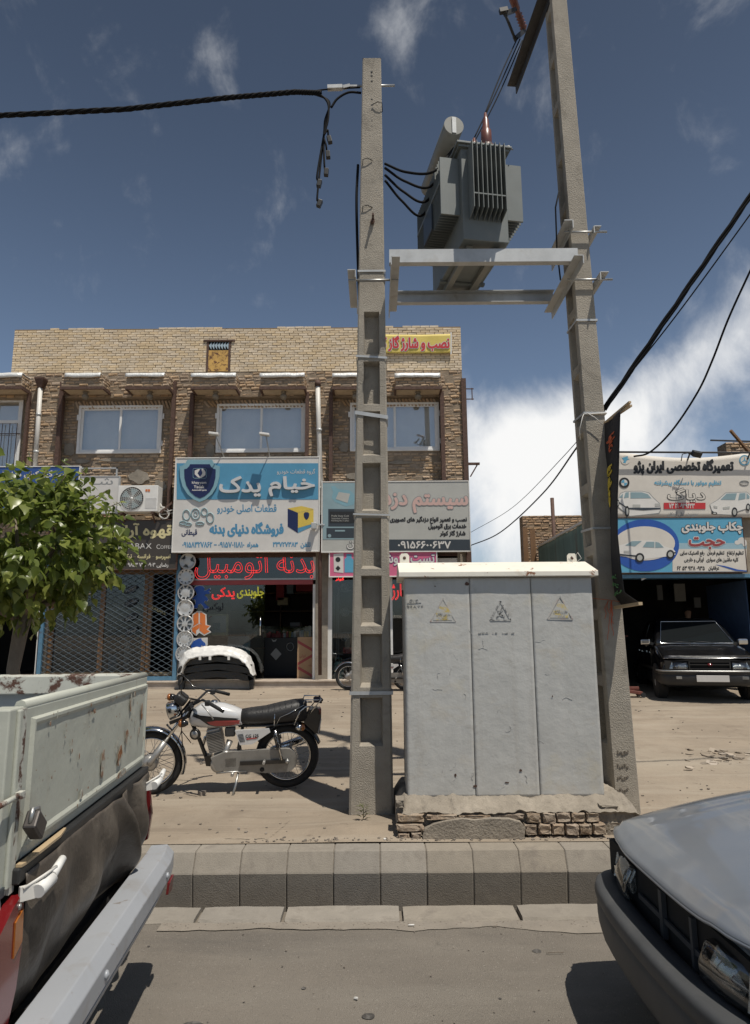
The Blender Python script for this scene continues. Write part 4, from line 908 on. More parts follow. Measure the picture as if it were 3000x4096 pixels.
for i in range(26):
    a, b = at(985 + i * 10, 2520 + q.random() * 15, 16.8), at(993 + i * 10, 2549, 16.8); boxo('packet', q.choice(['sg_cream', 'sg_red', 'sg_white', 'cardboard', 'sg_yellow', 'sg_greyblue']), sc, a.x, b.x, 16.75 + q.random() * .15, 16.95, at(1058, 2552, 16.6).z + .01, a.z)
bx = boxthing('tall_carton', 'tall brown carton with red zigzag print standing in the doorway', 'box', (1190, 2548, 1258, 2722), 15.6, .25, 'cardboard', ZST - .01)
deco(bx, 'red_stripe', 'sg_dkred', [[(1191, 2560), (1256, 2598), (1256, 2610), (1191, 2572)], [(1256, 2612), (1191, 2650), (1191, 2662), (1256, 2624)], [(1191, 2664), (1256, 2702), (1256, 2714), (1191, 2676)]], 15.6)
txt('ایرانی', 1198, 2616, 1222, 2632, 15.59, 'sg_dkred', bx); txt('پراید', 1232, 2656, 1250, 2668, 15.59, 'sg_dkred', bx)
gb = boxthing('blue_cushion', 'pale blue wrapped car panel lying in the shop window', 'car panel', (895, 2545, 992, 2620), 15.55, .25, 'sg_teal', ZST - .01)
for i, (px, py, w, h, m) in enumerate(((1120, 2370, 30, 60, 'sg_red'), (1160, 2350, 26, 50, 'sg_greyblue'), (1220, 2345, 70, 40, 'sg_red'), (1130, 2405, 40, 30, 'sg_cream'), (1180, 2500, 40, 20, 'sg_grey'), (900, 2600, 60, 70, 'sg_dkred'))):
    a, b = at(px - w / 2, py - h / 2, 18.9), at(px + w / 2, py + h / 2, 18.9)
    o = thing('hanging_packet', ('red packet hung highest at back', 'grey blue packet hung deep', 'wide red carton hung at right', 'cream packet hung below the red', 'grey carton on the shelf', 'dark red carton low at the back')[i] + ' inside the parts shop', 'packet', ((a.x + b.x) / 2, 18.95, b.z)); boxo('packet_body', m, o, a.x, b.x, 18.9, 19.48, b.z, a.z)
sh = thing('goods_shelf', 'dark shelves along the back wall inside the parts shop', 'shelf', (sx_(980), 19.3, ZST)); mb = MB()
xa_, xb_ = sx_(740) + .1, sx_(1255) + .2
for z in (1.1, 1.6, 2.1, 2.6): mb.box(xa_, xb_, 19.1, 19.49, z, z + .03)
for x in (xa_, (xa_ + xb_) / 2, xb_): mb.box(x, x + .03, 19.1, 19.49, ZST - .01, 2.7)
mb.build('boards', 'wood', sh)
# ---- car bumper in plastic wrap in front of the shop
bmp = thing('wrapped_bumper', 'new black car bumper wrapped in clear film with white cover, standing at the step', 'car bumper', tuple(at(860, 2764, 14.55)))
arc = [(708, 2706), (716, 2650), (736, 2612), (768, 2594), (815, 2586), (870, 2583), (925, 2588), (965, 2600), (992, 2622), (1006, 2655), (1016, 2700)]
inn = [(722, 2700), (734, 2662), (752, 2640), (782, 2630), (820, 2625), (870, 2623), (920, 2626), (958, 2638), (980, 2655), (995, 2680), (1012, 2704)]
def cover_f(u, v):
    t = u * (len(arc) - 1); i = min(int(t), len(arc) - 2); f = t - i; f = f * f * (3 - 2 * f) * .3 + f * .7
    lr_ = lambda L_: (L_[i][0] + (L_[i + 1][0] - L_[i][0]) * f, L_[i][1] + (L_[i + 1][1] - L_[i][1]) * f)
    A, B = at(*lr_(arc), 14.72), at(*lr_(inn), 14.5); m_ = A.lerp(B, .45) + Vector((0, -.05, .02)); P4 = [A + Vector((0, .3, -.02)), A, m_, B, B + Vector((0, .30, .02))]
    w = v * 4; j = min(int(w), 3); p = P4[j].lerp(P4[j + 1], w - j); n_ = noise.noise(p * 9) * .022 + noise.noise(p * 24) * .010
    return p + Vector((n_ * .4, -abs(n_) * .6, n_)) + (Vector((0, 0, -.03 * max(0, noise.noise(Vector((u * 14, 3, 1)))))) if v > .7 else Vector())
mb = MB(); mb.grid(cover_f, 90, 20); wc = mb.build('white_cover', 'wrap', bmp, solid=.006)
mat('film_black', (.02, .02, .02), .18, var=.1, bump=.9, bs=25)
yy = 14.62
def band(y0, y1, ins, dy): return [(722 + ins, y1), (745 + ins, y0 + 18), (790, y0 + 4), (870, y0), (950, y0 + 4), (990 - ins, y0 + 20), (1008 - ins, y1), (985 - ins, y1 + dy), (870, y1 - 16 + dy), (745 + ins, y1 + dy)]
for i, (y0, y1, ins, dy) in enumerate(((2628, 2662, 0, 0), (2655, 2690, -4, 4), (2684, 2716, -8, 8))):
    mb = MB(); mb.prism(pxpoly(band(y0, y1, ins, dy), yy + .05 * i), (0, .12, 0)); mb.build('grille_band', 'film_black', bmp, bevel=.012)
mb = MB(); flat(mb, [(735, 2640), (1000, 2645), (1008, 2715), (722, 2715)], yy + .25, .02); mb.build('inner_void_shade', 'shade_black', bmp)  # black sheet stands in for the shaded hollow behind the bands
for px in ((708, 742, 716, 730), (990, 1018, 1000, 1012)):
    mb = MB(); mb.prism([at(px[0], 2695, yy + .1), at(px[1], 2695, yy + .1), at(px[3], 2763, yy + .1), at(px[2], 2763, yy + .1)], (0, .14, 0)); mb.build('bumper_end', 'film_black', bmp, bevel=.02)
for px in (800, 840, 915): 
    mb = MB(); flat(mb, rectpx(px - 5, 2622, px + 5, 2640), 14.48, .006); mb.build('clip_tab', 'wrap', bmp)
# ---- cooling shop right of the pier
mb = MB(); xa_, xb_ = sx_(1312), sx_(1835)
mb.box(xa_, xa_ + .09, yg - .03, yg + .05, ZST, 3.1); mb.box(xb_ - .05, xb_, yg - .03, yg + .05, ZST, 3.1); mb.box(xa_, xb_, yg - .028, yg + .048, 3.0, 3.15); mb.box(sx_(1560), sx_(1570), yg - .028, yg + .048, ZST, 3.0); cf_ = mb.build('cooling_window', 'white_paint', bld)
boxo('pane', 'shopfront_glass', cf_, xa_, xb_, yg, yg + .006, ZST + .02, 3.0)
mb = MB(); 
for i, px in enumerate((1328, 1334, 1345)): mb.beam(at(px + 4, 2380, 15.6), at(px, 2640, 15.6), .01, .01)
mb.build('copper_rod', 'steel', cf_)
txt('کولر', 1342, 2310, 1376, 2324, yg - .02, 'led_red', cf_, 'led_lettering', neon=.0045)
txt('شارژ', 1566, 2335, 1640, 2400, yg - .02, 'led_red', cf_, 'led_lettering', neon=.0045)
p = at(1354, 2722, 15.42); o = thing('gas_cylinder', 'pale green refrigerant gas cylinder in the cooling shop window', 'gas cylinder', (p.x, 15.45, ZST)); mb = MB(); mb.lathe((p.x, 15.46, ZST - .01), (0, 0, 1), [(.10, 0), (.115, .03), (.118, .28), (.10, .34), (.04, .37), (.03, .38)], 20); mb.build('vessel', mat('cyl_green', (.33, .50, .50), .4, var=.08).name, o); mb = MB(); mb.tube([(p.x - .06, 15.46, ZST + .35), (p.x - .065, 15.46, ZST + .44), (p.x + .065, 15.46, ZST + .44), (p.x + .06, 15.46, ZST + .35)], .012, 6); mb.build('collar', 'cyl_green', o)
rb = boxthing('red_black_carton', 'black carton with red top printed with white letters beside the gas cylinder', 'box', (1371, 2588, 1420, 2675), 15.6, .2, 'sg_black'); deco(rb, 'red_top', 'sg_red', [rectpx(1372, 2589, 1419, 2614)], 15.6)
MB().box(at(1371, 2675, 15.6).x, at(1420, 2675, 15.6).x, 15.6, 15.8, ZST - .01, at(1371, 2675, 15.6).z - .002).build('stand', 'interior', rb)
mb = MB(); sh2 = thing('tyre_rack', 'dim rack with round car speakers inside the cooling shop', 'rack', (sx_(1420), 16.5, ZST))
for z in (1.0, 1.5, 2.0, 2.5): mb.box(sx_(1340), sx_(1560), 16.4, 16.8, z, z + .02)
mb.box(sx_(1340), sx_(1345), 16.4, 16.8, ZST - .01, 2.6); mb.box(sx_(1555), sx_(1560), 16.4, 16.8, ZST - .01, 2.6); mb.build('rack_frame', 'steel', sh2)
for i, (px, py) in enumerate(((1378, 2448), (1378, 2546), (1378, 2350), (1560, 2460))):
    p = at(px, py, 16.36); mb = MB(); mb.lathe((p.x, 16.4, p.z), (0, -1, 0), [(.11, 0), (.11, .02), (.09, .025), (.08, .005), (.03, .0), (.02, .02), (0, .02)], 20); mb.build('speaker', 'galv', sh2)
# dark workshop at the far left: shutter rail and door
mb = MB(); mb.box(sx_(160), sx_(170), YS - .05, YS + .05, ZST, 3.2); wd = mb.build('workshop_doorway', 'white_paint', bld); boxo('door_header', 'rust_steel', wd, sx_(-400), sx_(158), YS - .04, YS + .04, 3.05, 3.18)
# ================================================================ concrete poles
def pole(name, label, base, top, H, w0, w1, d0, d1, pockets, yaw, zb=-.3):
    """tapered H pole; pockets on the two wide (local -y, +y) faces"""
    o = thing(name, label, 'utility pole', base); bx, by, bz = base; tx, ty = top
    rot = Matrix.Rotation(yaw, 3, 'Z')
    def P(x, y, z):      # x,y as fractions -1..1 of the half width / half depth, or absolute depth offset in a tuple
        f = (z - bz) / H; w = (w0 + (w1 - w0) * f) / 2; d = (d0 + (d1 - d0) * f) / 2
        yy_ = y[0] * d + y[1] if isinstance(y, tuple) else y * d
        v = rot @ Vector((x * w, yy_, 0)); return Vector((bx + (tx - bx) * f + v.x, by + (ty - by) * f + v.y, z))
    mb = MB(); z0 = bz + zb; z1 = bz + H; c = .10
    def quad(a, b, cc, d): mb.add([a, b, cc, d], [(0, 1, 2, 3)])
    zs = [z0]
    n = 40
    for s_ in (-1, 1):      # narrow sides, in strips with rough chamfer
        for i in range(n):
            a, b = z0 + (z1 - z0) * i / n, z0 + (z1 - z0) * (i + 1) / n
            quad(P(s_, -1 + c, a), P(s_, 1 - c, a), P(s_, 1 - c, b), P(s_, -1 + c, b))
            for q in (-1, 1): quad(P(s_, q * (1 - c), a), P(s_ * (1 - c), q, a), P(s_ * (1 - c), q, b), P(s_, q * (1 - c), b))
    k = .56
    for q in (-1, 1):       # wide faces
        cur = z0
        for (pa, pb) in pockets + [(z1, z1)]:
            quad(P(-(1 - c), q, cur), P(1 - c, q, cur), P(1 - c, q, pa), P(-(1 - c), q, pa))
            if pa >= z1: break
            quad(P(-(1 - c), q, pa), P(-k, q, pa), P(-k, q, pb), P(-(1 - c), q, pb)); quad(P(k, q, pa), P(1 - c, q, pa), P(1 - c, q, pb), P(k, q, pb))
            D = (q * .30, 0.); ki = k * .86; ia, ib = pa + .035, pb - .02
            quad(P(-k, q, pa), P(k, q, pa), P(ki, D, ia), P(-ki, D, ia)); quad(P(-k, q, pb), P(k, q, pb), P(ki, D, ib), P(-ki, D, ib))
            quad(P(-k, q, pa), P(-ki, D, ia), P(-ki, D, ib), P(-k, q, pb)); quad(P(k, q, pa), P(ki, D, ia), P(ki, D, ib), P(k, q, pb)); quad(P(-ki, D, ia), P(ki, D, ia), P(ki, D, ib), P(-ki, D, ib))
            cur = pb
    quad(P(-1, -1, z1), P(1, -1, z1), P(1, 1, z1), P(-1, 1, z1))
    mb.build('shaft', 'concrete', o)
    return o, P
YL = 6.2
lp0, lpH = (-.05, YL, .0), 7.34
pys = [(2985, 2790), (2750, 2535), (2505, 2302), (2275, 2070), (2043, 1850), (1820, 1642), (1615, 1442), (1414, 1242)]
pk = [(at(1480, a, YL - .14).z, at(1480, b, YL - .14).z) for a, b in pys]
lpole, PL = pole('concrete_pole', 'shorter concrete utility pole with ladder-like recesses facing the street', lp0, (.0, YL), lpH, .375, .19, .30, .19, pk, 0)
mb = MB()
for py in (285, 300, 322, 395, 418, 438, 482, 503, 525, 545, 568, 618, 638, 688, 708, 730, 753, 825, 848, 970, 995):
    p = at(1487 + (py - 300) * .003, py, YL - .105); mb.lathe((p.x, p.y + .03, p.z), (0, -1, 0), [(.011, 0), (.011, .024), (.008, .026)], 8)
tag(mb.build('bolt_hole', 'black', lpole), kind='stuff')  # black plugs stand in for the shade inside the holes
def strap(par, P, z, r=.008, m='galv', tilt=0., wide=.02):
    mb = MB(); e = 1.06; zz = lambda s_: z + tilt * s_
    pts = [P(-e, -e, zz(-1)), P(e, -e, zz(1)), P(e, e, zz(1)), P(-e, e, zz(-1))]
    for a, b in zip(pts, pts[1:] + pts[:1]): mb.beam(a, b, .004, wide)
    return mb.build('strap', m, par)
for py, tl, wd in ((1425, -.01, .02), (1658, -.025, .035), (2058, -.006, .014), (2772, 0, .03), (1079, 0, .02)): strap(lpole, PL, at(1480, py, YL - .14).z, tilt=tl, wide=wd)
mb = MB()
for py, sg in ((418, 1), (642, -1), (830, -1)):
    p = at(1490, py, YL - .11); mb.tube([p, p + Vector((.05 * sg, -.02, .012)), p + Vector((.095 * sg, -.02, .0)), p + Vector((.1 * sg, .02, -.07))], .004, 5)
mb.build('loose_wire', 'cable', lpole)
p = at(1492, 880, YL - .11); mb = MB(); mb.beam(p + Vector((0, 0, 0)), p + Vector((-.01, -.03, -.05)), .03, .03); mb.beam(p + Vector((0, -.1, .0)), p + Vector((0, .02, .005)), .02, .02); mb.build('step_bolt', 'rust_steel', lpole)
p = at(1440, 345, YL); mb = MB(); mb.cyl((p.x - .02, YL, p.z), (p.x + .36, YL, p.z + .005), .012); mb.build('through_bolt', 'steel', lpole)

YR = 6.28; RH = 11.2
spc = [(.55 + i * .58, .55 + i * .58 + .49) for i in range(16)]
rpole, PR = pole('concrete_pole', 'taller concrete utility pole with narrow face to the street beside the cabinet', (2.115, YR, 0), (1.93, YR), RH, .38, .20, .215, .15, spc, R(90))
for py in (1650, 1278, 2110): strap(rpole, PR, at(2380, py, YR - .15).z, wide=.02, tilt=.01)
mb = MB()
for py, s_ in ((3010, 1.2), (3062, 1), (3110, 1.1), (3160, .8), (3225, 1.3)):
    p = at(2490, py, YR - .185)
    for kx in range(5): mb.obox(p + Vector((.02 * kx - .04, 0, .01 * math.sin(kx * 2.1 + py))), (.012, .02, .02 * s_), Matrix.Rotation(kx, 3, 'Y'))
tag(mb.build('scratched_mark', 'mortar', rpole), kind='stuff')
mb = MB(); mb.tube([at(2235, 770, YR - .1), at(2222, 830, YR - .08), at(2228, 1000, YR - .08), at(2242, 1120, YR - .06)], .008, 6); mb.build('earth_wire', 'cable', rpole)
# ---- platform steel
ZB = 4.93
YF, YK2 = 5.84, 6.62
plat = thing('transformer_platform', 'galvanised steel beams and angle irons clamped between the two poles', 'platform', (1, YL, ZB))
fx0, fx1 = at(1557, 1020, YF).x, at(2312, 1020, YF).x
mb = MB(); zt_ = at(1900, 995, YF).z; zb_ = at(1900, 1047, YF).z
mb.box(fx0, fx1, YF, YF + .008, zb_, zt_); mb.box(fx0, fx1, YF + .008, YF + .07, zt_ - .008, zt_); mb.box(fx0, fx1, YF + .008, YF + .07, zb_, zb_ + .008); mb.build('front_beam', 'galv', plat)
bx0, bx1 = at(1566, 1150, YK2).x, at(2217, 1150, YK2).x
mb = MB(); mb.box(bx0, bx1, YK2 + .06, YK2 + .068, zb_, zt_); mb.box(bx0, bx1, YK2, YK2 + .06, zt_ - .008, zt_); mb.box(bx0, bx1, YK2, YK2 + .06, zb_, zb_ + .008); mb.build('back_beam', 'galv', plat)
def angle_iron(name, p0, p1, s_=.08, flip=1, m='galv'):
    mb = MB(); p0, p1 = Vector(p0), Vector(p1); mb.beam(p0 + Vector((flip * s_ / 2, 0, 0)), p1 + Vector((flip * s_ / 2, 0, 0)), s_, .008); mb.beam(p0 + Vector((0, 0, -s_ / 2)), p1 + Vector((0, 0, -s_ / 2)), .008, s_, ); return mb.build(name, m, plat)
zA = zb_ - .01
angle_iron('angle_iron', (.165, 5.72, zA), (.165, 6.8, zA), .08, 1); angle_iron('angle_iron', (-.17, 5.98, zA + .02), (-.17, 6.75, zA + .02), .075, -1)
xr = PR(0, 0, ZB).x
angle_iron('angle_iron', (xr - .12, 5.72, zA), (xr - .12, 6.85, zA), .08, -1); angle_iron('angle_iron', (xr + .12, 5.98, zA - .02), (xr + .12, 6.5, zA - .02), .08, 1)
zU = at(2400, 915, 6.1).z
angle_iron('angle_iron', (xr - .12, 5.95, zU), (xr - .12, 6.75, zU), .08, -1); angle_iron('angle_iron', (xr + .115, 6.05, zU), (xr + .115, 6.45, zU), .07, 1)
for z, x0_, x1_ in ((zA - .04, xr - .17, xr + .27), (zU - .04, xr - .17, xr + .25), (zA - .03, -.24, .24)):
    mb = MB(); mb.cyl((x0_, 6.09, z), (x1_, 6.09, z), .011, n=8); mb.build('tie_bolt', 'steel', plat)
mb = MB(); mb.beam((xr - .13, 5.9, zA), (xr - .13, 6.2, zA + .3), .05, .008); mb.build('knee_brace', 'galv', plat)

# ---- transformer
tr = thing('transformer', 'grey oil-filled distribution transformer with cooling fins on the pole platform', 'transformer', (0, 0, 0))
tw, tl, tb, th_ = .22, .55, .05, 1.03           # half width, half length, bottom, lid height
zl = th_
boxo('tank', 'trafo', tr, -tw, tw, -tl, tl, tb, zl - .02, .006)
boxo('lid', 'trafo', tr, -tw - .05, tw + .05, -tl - .05, tl + .05, zl - .02, zl, .003)
mb = MB(); mb.box(-tw - .03, tw + .03, -tl - .03, tl + .03, zl - .045, zl - .022); mb.build('rim', 'trafo', tr)
mb = MB()
for i in range(8):
    x = -.155 + i * .0443; mb.prism([(x - .003, -tl, .25), (x - .003, -tl - .15, .29), (x - .003, -tl - .15, zl - .06), (x - .003, -tl, zl - .06)], (.006, 0, 0))
mb.beam((-.16, -tl - .14, .43), (.16, -tl - .14, .43), .012, .012); tag(mb.build('end_fin', 'trafo', tr), kind='stuff')
for s_ in (-1, 1):
    mb = MB(); n = 22; D = .185
    for i in range(n):
        y = -tl * .82 + i * (tl * 1.64) / (n - 1); mb.box(s_ * tw, s_ * (tw + D), y - .003, y + .003, .34, zl - .1)
    mb.box(s_ * (tw + .0005), s_ * (tw + D), -tl * .82 - .02, -tl * .82 - .004, .34, zl - .1)
    mb.box(s_ * (tw + D - .004), s_ * (tw + D + .004), -tl * .82, tl * .82, .66, .69)
    tag(mb.build('side_fin', 'trafo', tr), kind='stuff')
mb = MB()
for x in (-.13, .13): mb.box(x - .03, x + .03, -tl + .1, tl - .05, 0, .06)
mb.build('skid', 'trafo_light', tr)
for y in (-.25, .2): boxo('cross_bar', 'trafo', tr, -tw - .02, tw + .02, y, y + .05, .03, .058)
mb = MB(); mb.box(-tw - .205, -tw - .19, -.2, .12, .35, .62); mb.build('name_plate', 'sg_dark', tr)
ch = 1.34
mb = MB(); mb.cyl((-.235, -.41, ch), (-.225, .58, ch), .098, n=24); co = mb.build('conservator', 'trafo_light', tr)
mb = MB(); mb.box(-.255, -.215, -.419, -.411, ch - .085, ch + .085); mb.build('oil_gauge', 'galv', co)
mb = MB(); mb.beam((-.2, -.1, zl), (-.2, -.1, ch - .09), .05, .03); mb.beam((-.2, .4, zl), (-.2, .4, ch - .09), .05, .03); mb.cyl((-.12, .1, zl), (-.16, .1, ch - .07), .02); mb.build('conservator_bracket', 'trafo', tr)
bus = []
for i, y in enumerate((-.49, -.14, .21)):
    x = .06; mb = MB(); prof = [(.05, 0), (.05, .03), (.07, .035), (.072, .05), (.04, .06), (.045, .075), (.052, .11), (.05, .22), (.035, .235), (.03, .34), (.02, .36), (.012, .42), (0, .42)]
    mb.lathe((x, y, zl), (.0, .0, 1), [(r, h) for r, h in prof], 16); b = mb.build('high_voltage_bushing', 'insulator', tr); bus.append(Vector((x, y, zl + .42)))
    mb = MB(); mb.lathe((x, y, zl), (0, 0, 1), [(.075, .0), (.085, .03), (.06, .05)], 14); mb.build('bushing_skirt', 'black_plastic', b)
mb = MB(); mb.tube([(.16, -.40, zl + .02), (.2, -.44, zl + .09), (.28, -.5, zl + .08), (.31, -.52, zl + .03)], .008, 6); mb.build('lifting_hook', 'steel', tr)
lv = []
for i in range(4):
    y = -.33 + i * .16; mb = MB(); mb.lathe((-.08, y, zl), (0, 0, 1), [(.03, 0), (.035, .04), (.025, .09), (.03, .12), (.01, .14)], 12); mb.build('low_voltage_bushing', 'insulator', tr); lv.append(Vector((-.08, y, zl + .13)))
tr.location = (.955, 6.33, zt_ - .004); tr.rotation_euler = (0, 0, R(10)); TM = Matrix.Translation(tr.location) @ Matrix.Rotation(R(10), 4, 'Z')
# ---- high-voltage arm and fuse
xm = thing('steel_crossarm', 'dark steel angle arm at the top of the taller pole', 'crossarm', (1.75, 6.9, 8.2))
e1, e0 = at(2046, 345, 7.45), at(2215, -130, 5.95)
mb = MB(); mb.beam(e0, e1, .11, .012); mb.beam(e0 + Vector((.055, 0, -.055)), e1 + Vector((.055, 0, -.055)), .012, .11); mb.build('angle_bar', mat('dark_steel', (.05, .05, .052), .6, .3, var=.15).name, xm)
fu = thing('fuse_cutout', 'red and dark drop-out fuse insulator hung on the top steel arm', 'fuse', tuple(at(2090, 130, 6.9)))
a, b = at(2098, 122, 6.9), at(2045, -20, 6.6); mb = MB(); d = (b - a); L_ = d.length
mb.lathe(a, d, [(.02, 0), (.035, .02)] + [q for i in range(5) for q in ((.045, .04 + i * .035), (.028, .055 + i * .035))] + [(.03, .22), (.04, .24), (.045, .36), (.03, .40), (.035, .44), (.03, L_)], 16); mb.build('insulator', 'insulator', fu)
mb = MB(); c0, c1 = at(2060, 155, 6.75), at(2020, 55, 6.55); mb.tube([c0, c1], .016, 8); mb.beam(c1, at(2060, 40, 6.65), .05, .04); mb.beam(c1 + Vector((-.06, 0, .03)), c1 + Vector((.03, 0, .05)), .05, .05); mb.beam(c0, a, .04, .05); mb.build('fuse_tube', 'black_plastic', fu)
# ---- cables
def cable(name, label, pts, r, cat='cable', sub=10, m='cable', group=None, parent=None):
    pts = [Vector(p) for p in pts]; P_ = [pts[0] * 2 - pts[1]] + pts + [pts[-1] * 2 - pts[-2]]; out = []
    for i in range(1, len(P_) - 2):
        for k_ in range(sub):
            t = k_ / sub; a, b, c, d = P_[i - 1:i + 3]
            out.append(.5 * ((2 * b) + (-a + c) * t + (2 * a - 5 * b + 4 * c - d) * t * t + (-a + 3 * b - 3 * c + d) * t ** 3))
    out.append(pts[-1]); mb = MB(); mb.tube(out, r, 7)
    if parent: return mb.build(name, m, parent)
    return single(mb, name, m, label, cat, group)
for i, bq in enumerate(bus):
    e = TM @ bq; st = at(2075 + i * 9 - 4, 150 + i * 6, 6.75 + i * .05)
    cable('high_voltage_cable', ('nearest', 'middle', 'farthest')[i] + ' thin black cable from the fuse down to the transformer bushings', [st, st.lerp(e, .5) + Vector((-.02 + .02 * i, 0, -.02)), e], .007, group='cables down to the transformer')
for i, l in enumerate(lv):
    e = TM @ l; px, py = [(1540, 655), (1540, 672), (1540, 700), (1540, 722)][i]; s_ = at(px, py, YL + .05); mid_ = s_.lerp(e, .5); mid_.z = min(s_.z, e.z) - .10 - .02 * i
    tz = TM @ Vector((-.43, -.35 + .16 * i, .86 - .05 * i))
    cable('low_voltage_cable', ('uppermost', 'second', 'third', 'lowest')[i] + ' of the black cables sagging from the transformer to the shorter pole', [s_, s_.lerp(tz, .45) + Vector((0, 0, -.055)), tz, e + Vector((-.12, 0, .02)), e], .013, group='cables between transformer and pole')
cable('pole_cable', 'black cable running down the left side of the shorter pole', [at(1432, 660, YL), at(1426, 800, YL - .05), at(1430, 1000, YL), at(1437, 1200, YL + .05)], .014)
tw_ = thing('overhead_cable_bundle', 'thick twisted black cable bundle leaving the shorter pole to the left edge', 'cable', tuple(at(600, 420, 6.3)))
base = [at(1285, 372, YL), at(1180, 368, YL), at(900, 392, 6.15), at(500, 437, 6.1), at(0, 462, 6.05), at(-500, 460, 6.0)]
N_ = 90
def along(t):
    t *= len(base) - 1; i = min(int(t), len(base) - 2); return base[i].lerp(base[i + 1], t - i)
for s_ in range(4):
    mb = MB(); mb.tube([along(k_ / N_) + Vector((0, math.cos(k_ * .9 + s_ * 1.57) * .016, math.sin(k_ * .9 + s_ * 1.57) * .016)) for k_ in range(N_ + 1)], .0125, 6); mb.build('strand', 'cable', tw_)
cable('messenger', '', [at(1440, 350, YL), at(1300, 358, YL), at(1200, 374, YL)], .008, parent=tw_)
mb = MB(); mb.beam(at(1310, 352, YL), at(1370, 350, YL), .05, .04); mb.build('wedge_clamp', 'galv', tw_); mb = MB(); mb.beam(at(1372, 350, YL), at(1400, 344, YL), .03, .035); mb.beam(at(1400, 344, YL), at(1445, 344, YL), .015, .02); mb.build('clamp_hook', 'steel', tw_)
tl_ = thing('cable_tail', 'drooping tails of black cable with connector caps left of the shorter pole', 'cable', tuple(at(1290, 820, YL)))
for s_, (ex, ey) in enumerate(((1318, 560), (1312, 620), (1305, 690), (1277, 735), (1278, 815))):
    cable('tail', '', [at(1200, 370, YL), at(1265, 372 + s_ * 2, YL), at(1310 + s_ * 2, 410, YL - .02 + s_ * .012), at(1312 - s_ * 3, 480, YL - .03 + s_ * .015), at(1295, 540, YL - .03 + s_ * .015), at(ex - 8, ey - 40, YL - .02), at(ex - 5, ey - 10, YL)], .010, parent=tl_)
    p = at(ex, ey, YL); mb = MB(); mb.obox(p, (.045, .05, .075), Matrix.Rotation(R(-14 + 9 * s_), 3, 'Y')); mb.build('connector_cap', 'black_plastic', tl_, bevel=.006)
cable('branch', '', [at(1325, 430, YL), at(1350, 395, YL), at(1395, 370, YL), at(1445, 372, YL)], .012, parent=tl_)
# right-hand side wires
def bundle(name, label, a, b, n, r, off, sag=0.):
    o = thing(name, label, 'cable', tuple((Vector(a) + Vector(b)) / 2)); a, b = Vector(a), Vector(b)
    for s_ in range(n):
        mb = MB(); mb.tube([a.lerp(b, k_ / 50) + Vector((math.cos(k_ * .7 + s_ * 6.28 / n) * off, 0, math.sin(k_ * .7 + s_ * 6.28 / n) * off - sag * math.sin(math.pi * k_ / 50))) for k_ in range(51)], r, 6); mb.build('strand', 'cable', o)
    return o
bundle('overhead_cable_bundle', 'thick black cable bundle rising from the taller pole to the right edge', at(2415, 1640, 6.6), Vector((6.6, 4.92, 10.0)), 3, .015, .015, .05)
cable('overhead_wire', 'thin wire running beside the thick bundle at upper right', [at(2415, 1625, 6.65), at(2700, 1268, 6.3), at(3050, 790, 5.9)], .007, 'wire')
cable('overhead_wire', 'loose black wire drooping from the right edge to the garage sign', [at(2535, 1826, 12.9), at(2600, 1808, 12.7), at(2690, 1720, 12.3), at(2790, 1570, 11.8), at(2850, 1440, 11.4), at(2920, 1260, 11.), at(3040, 1000, 10.6)], .018, 'wire')
cable('overhead_wire', 'black wire from the brick building up behind the taller pole', [at(1875, 2185, 15.1), at(2000, 2130, 13), at(2170, 1975, 10.5), at(2300, 1800, 8.2), at(2400, 1655, 6.75)], .011, 'wire')
cable('overhead_wire', 'thinner upper wire from the brick building to the taller pole', [at(1882, 2130, 15.1), at(2050, 2030, 12.5), at(2250, 1830, 9), at(2410, 1640, 6.8)], .005, 'wire')
# ================================================================ distribution cabinet
CY = 5.72; CX0, CX1 = .24, 1.802; CYB = 6.27
zc0 = .225; zc1 = at(1990, 2312, CY).z + .01
cab = thing('distribution_cabinet', 'tall grey painted steel electrical cabinet with white gabled roof', 'electrical cabinet', ((CX0 + CX1) / 2, (CY + CYB) / 2, zc0))
boxo('carcass', 'cabinet', cab, CX0, CX1, CY + .012, CYB, zc0 - .05, zc1, .006)
dx = [CX0, .782, 1.292, CX1]
for i in range(3):
    a, b = dx[i] + .003, dx[i + 1] - .003
    def pf_(u, v, a=a, b=b, i=i):
        x = a + (b - a) * u; z = zc0 + (zc1 - zc0 - .01) * v
        e = min(u, 1 - u, v * 3, (1 - v) * 3); y = CY - .002 + .003 * noise.noise(Vector((x * 3, z * 2.2, i))) * min(1, e * 12) + .0016 * noise.noise(Vector((x * 11, z * 8, 4 + i)))
        return (x, y, z)
    mb = MB(); mb.grid(pf_, 24, 60); mb.build('door', 'cabinet', cab, solid=.016)
# roof
ye, yr = CY - .058, 6.0; ze, zr = at(1990, 2306, ye).z, at(1960, 2249, yr).z; xa, xb = CX0 - .045, CX1 + .045
mb = MB(); t = .045
mb.prism([(xa, ye, ze), (xa, ye, ze + t), (xa, yr, zr), (xa, 2 * yr - ye, ze + t), (xa, 2 * yr - ye, ze)], (xb - xa, 0, 0)); mb.build('roof', 'cabinet_roof', cab, bevel=.006)
for px in (1618, 2288):
    p = at(px, 2248, yr); mb = MB(); mb.prism([(p.x - .042, yr - .006, p.z - .03), (p.x - .042, yr - .006, p.z + .055), (p.x - .025, yr - .006, p.z + .075), (p.x + .025, yr - .006, p.z + .075), (p.x + .042, yr - .006, p.z + .055), (p.x + .042, yr - .006, p.z - .03)], (0, .012, 0)); lg = mb.build('lifting_lug', 'cabinet_roof', cab); mb = MB(); mb.lathe((p.x, yr - .007, p.z + .035), (0, -1, 0), [(.014, 0), (.014, .002), (0, .002)], 12); mb.build('lug_hole', 'rust_steel', lg)
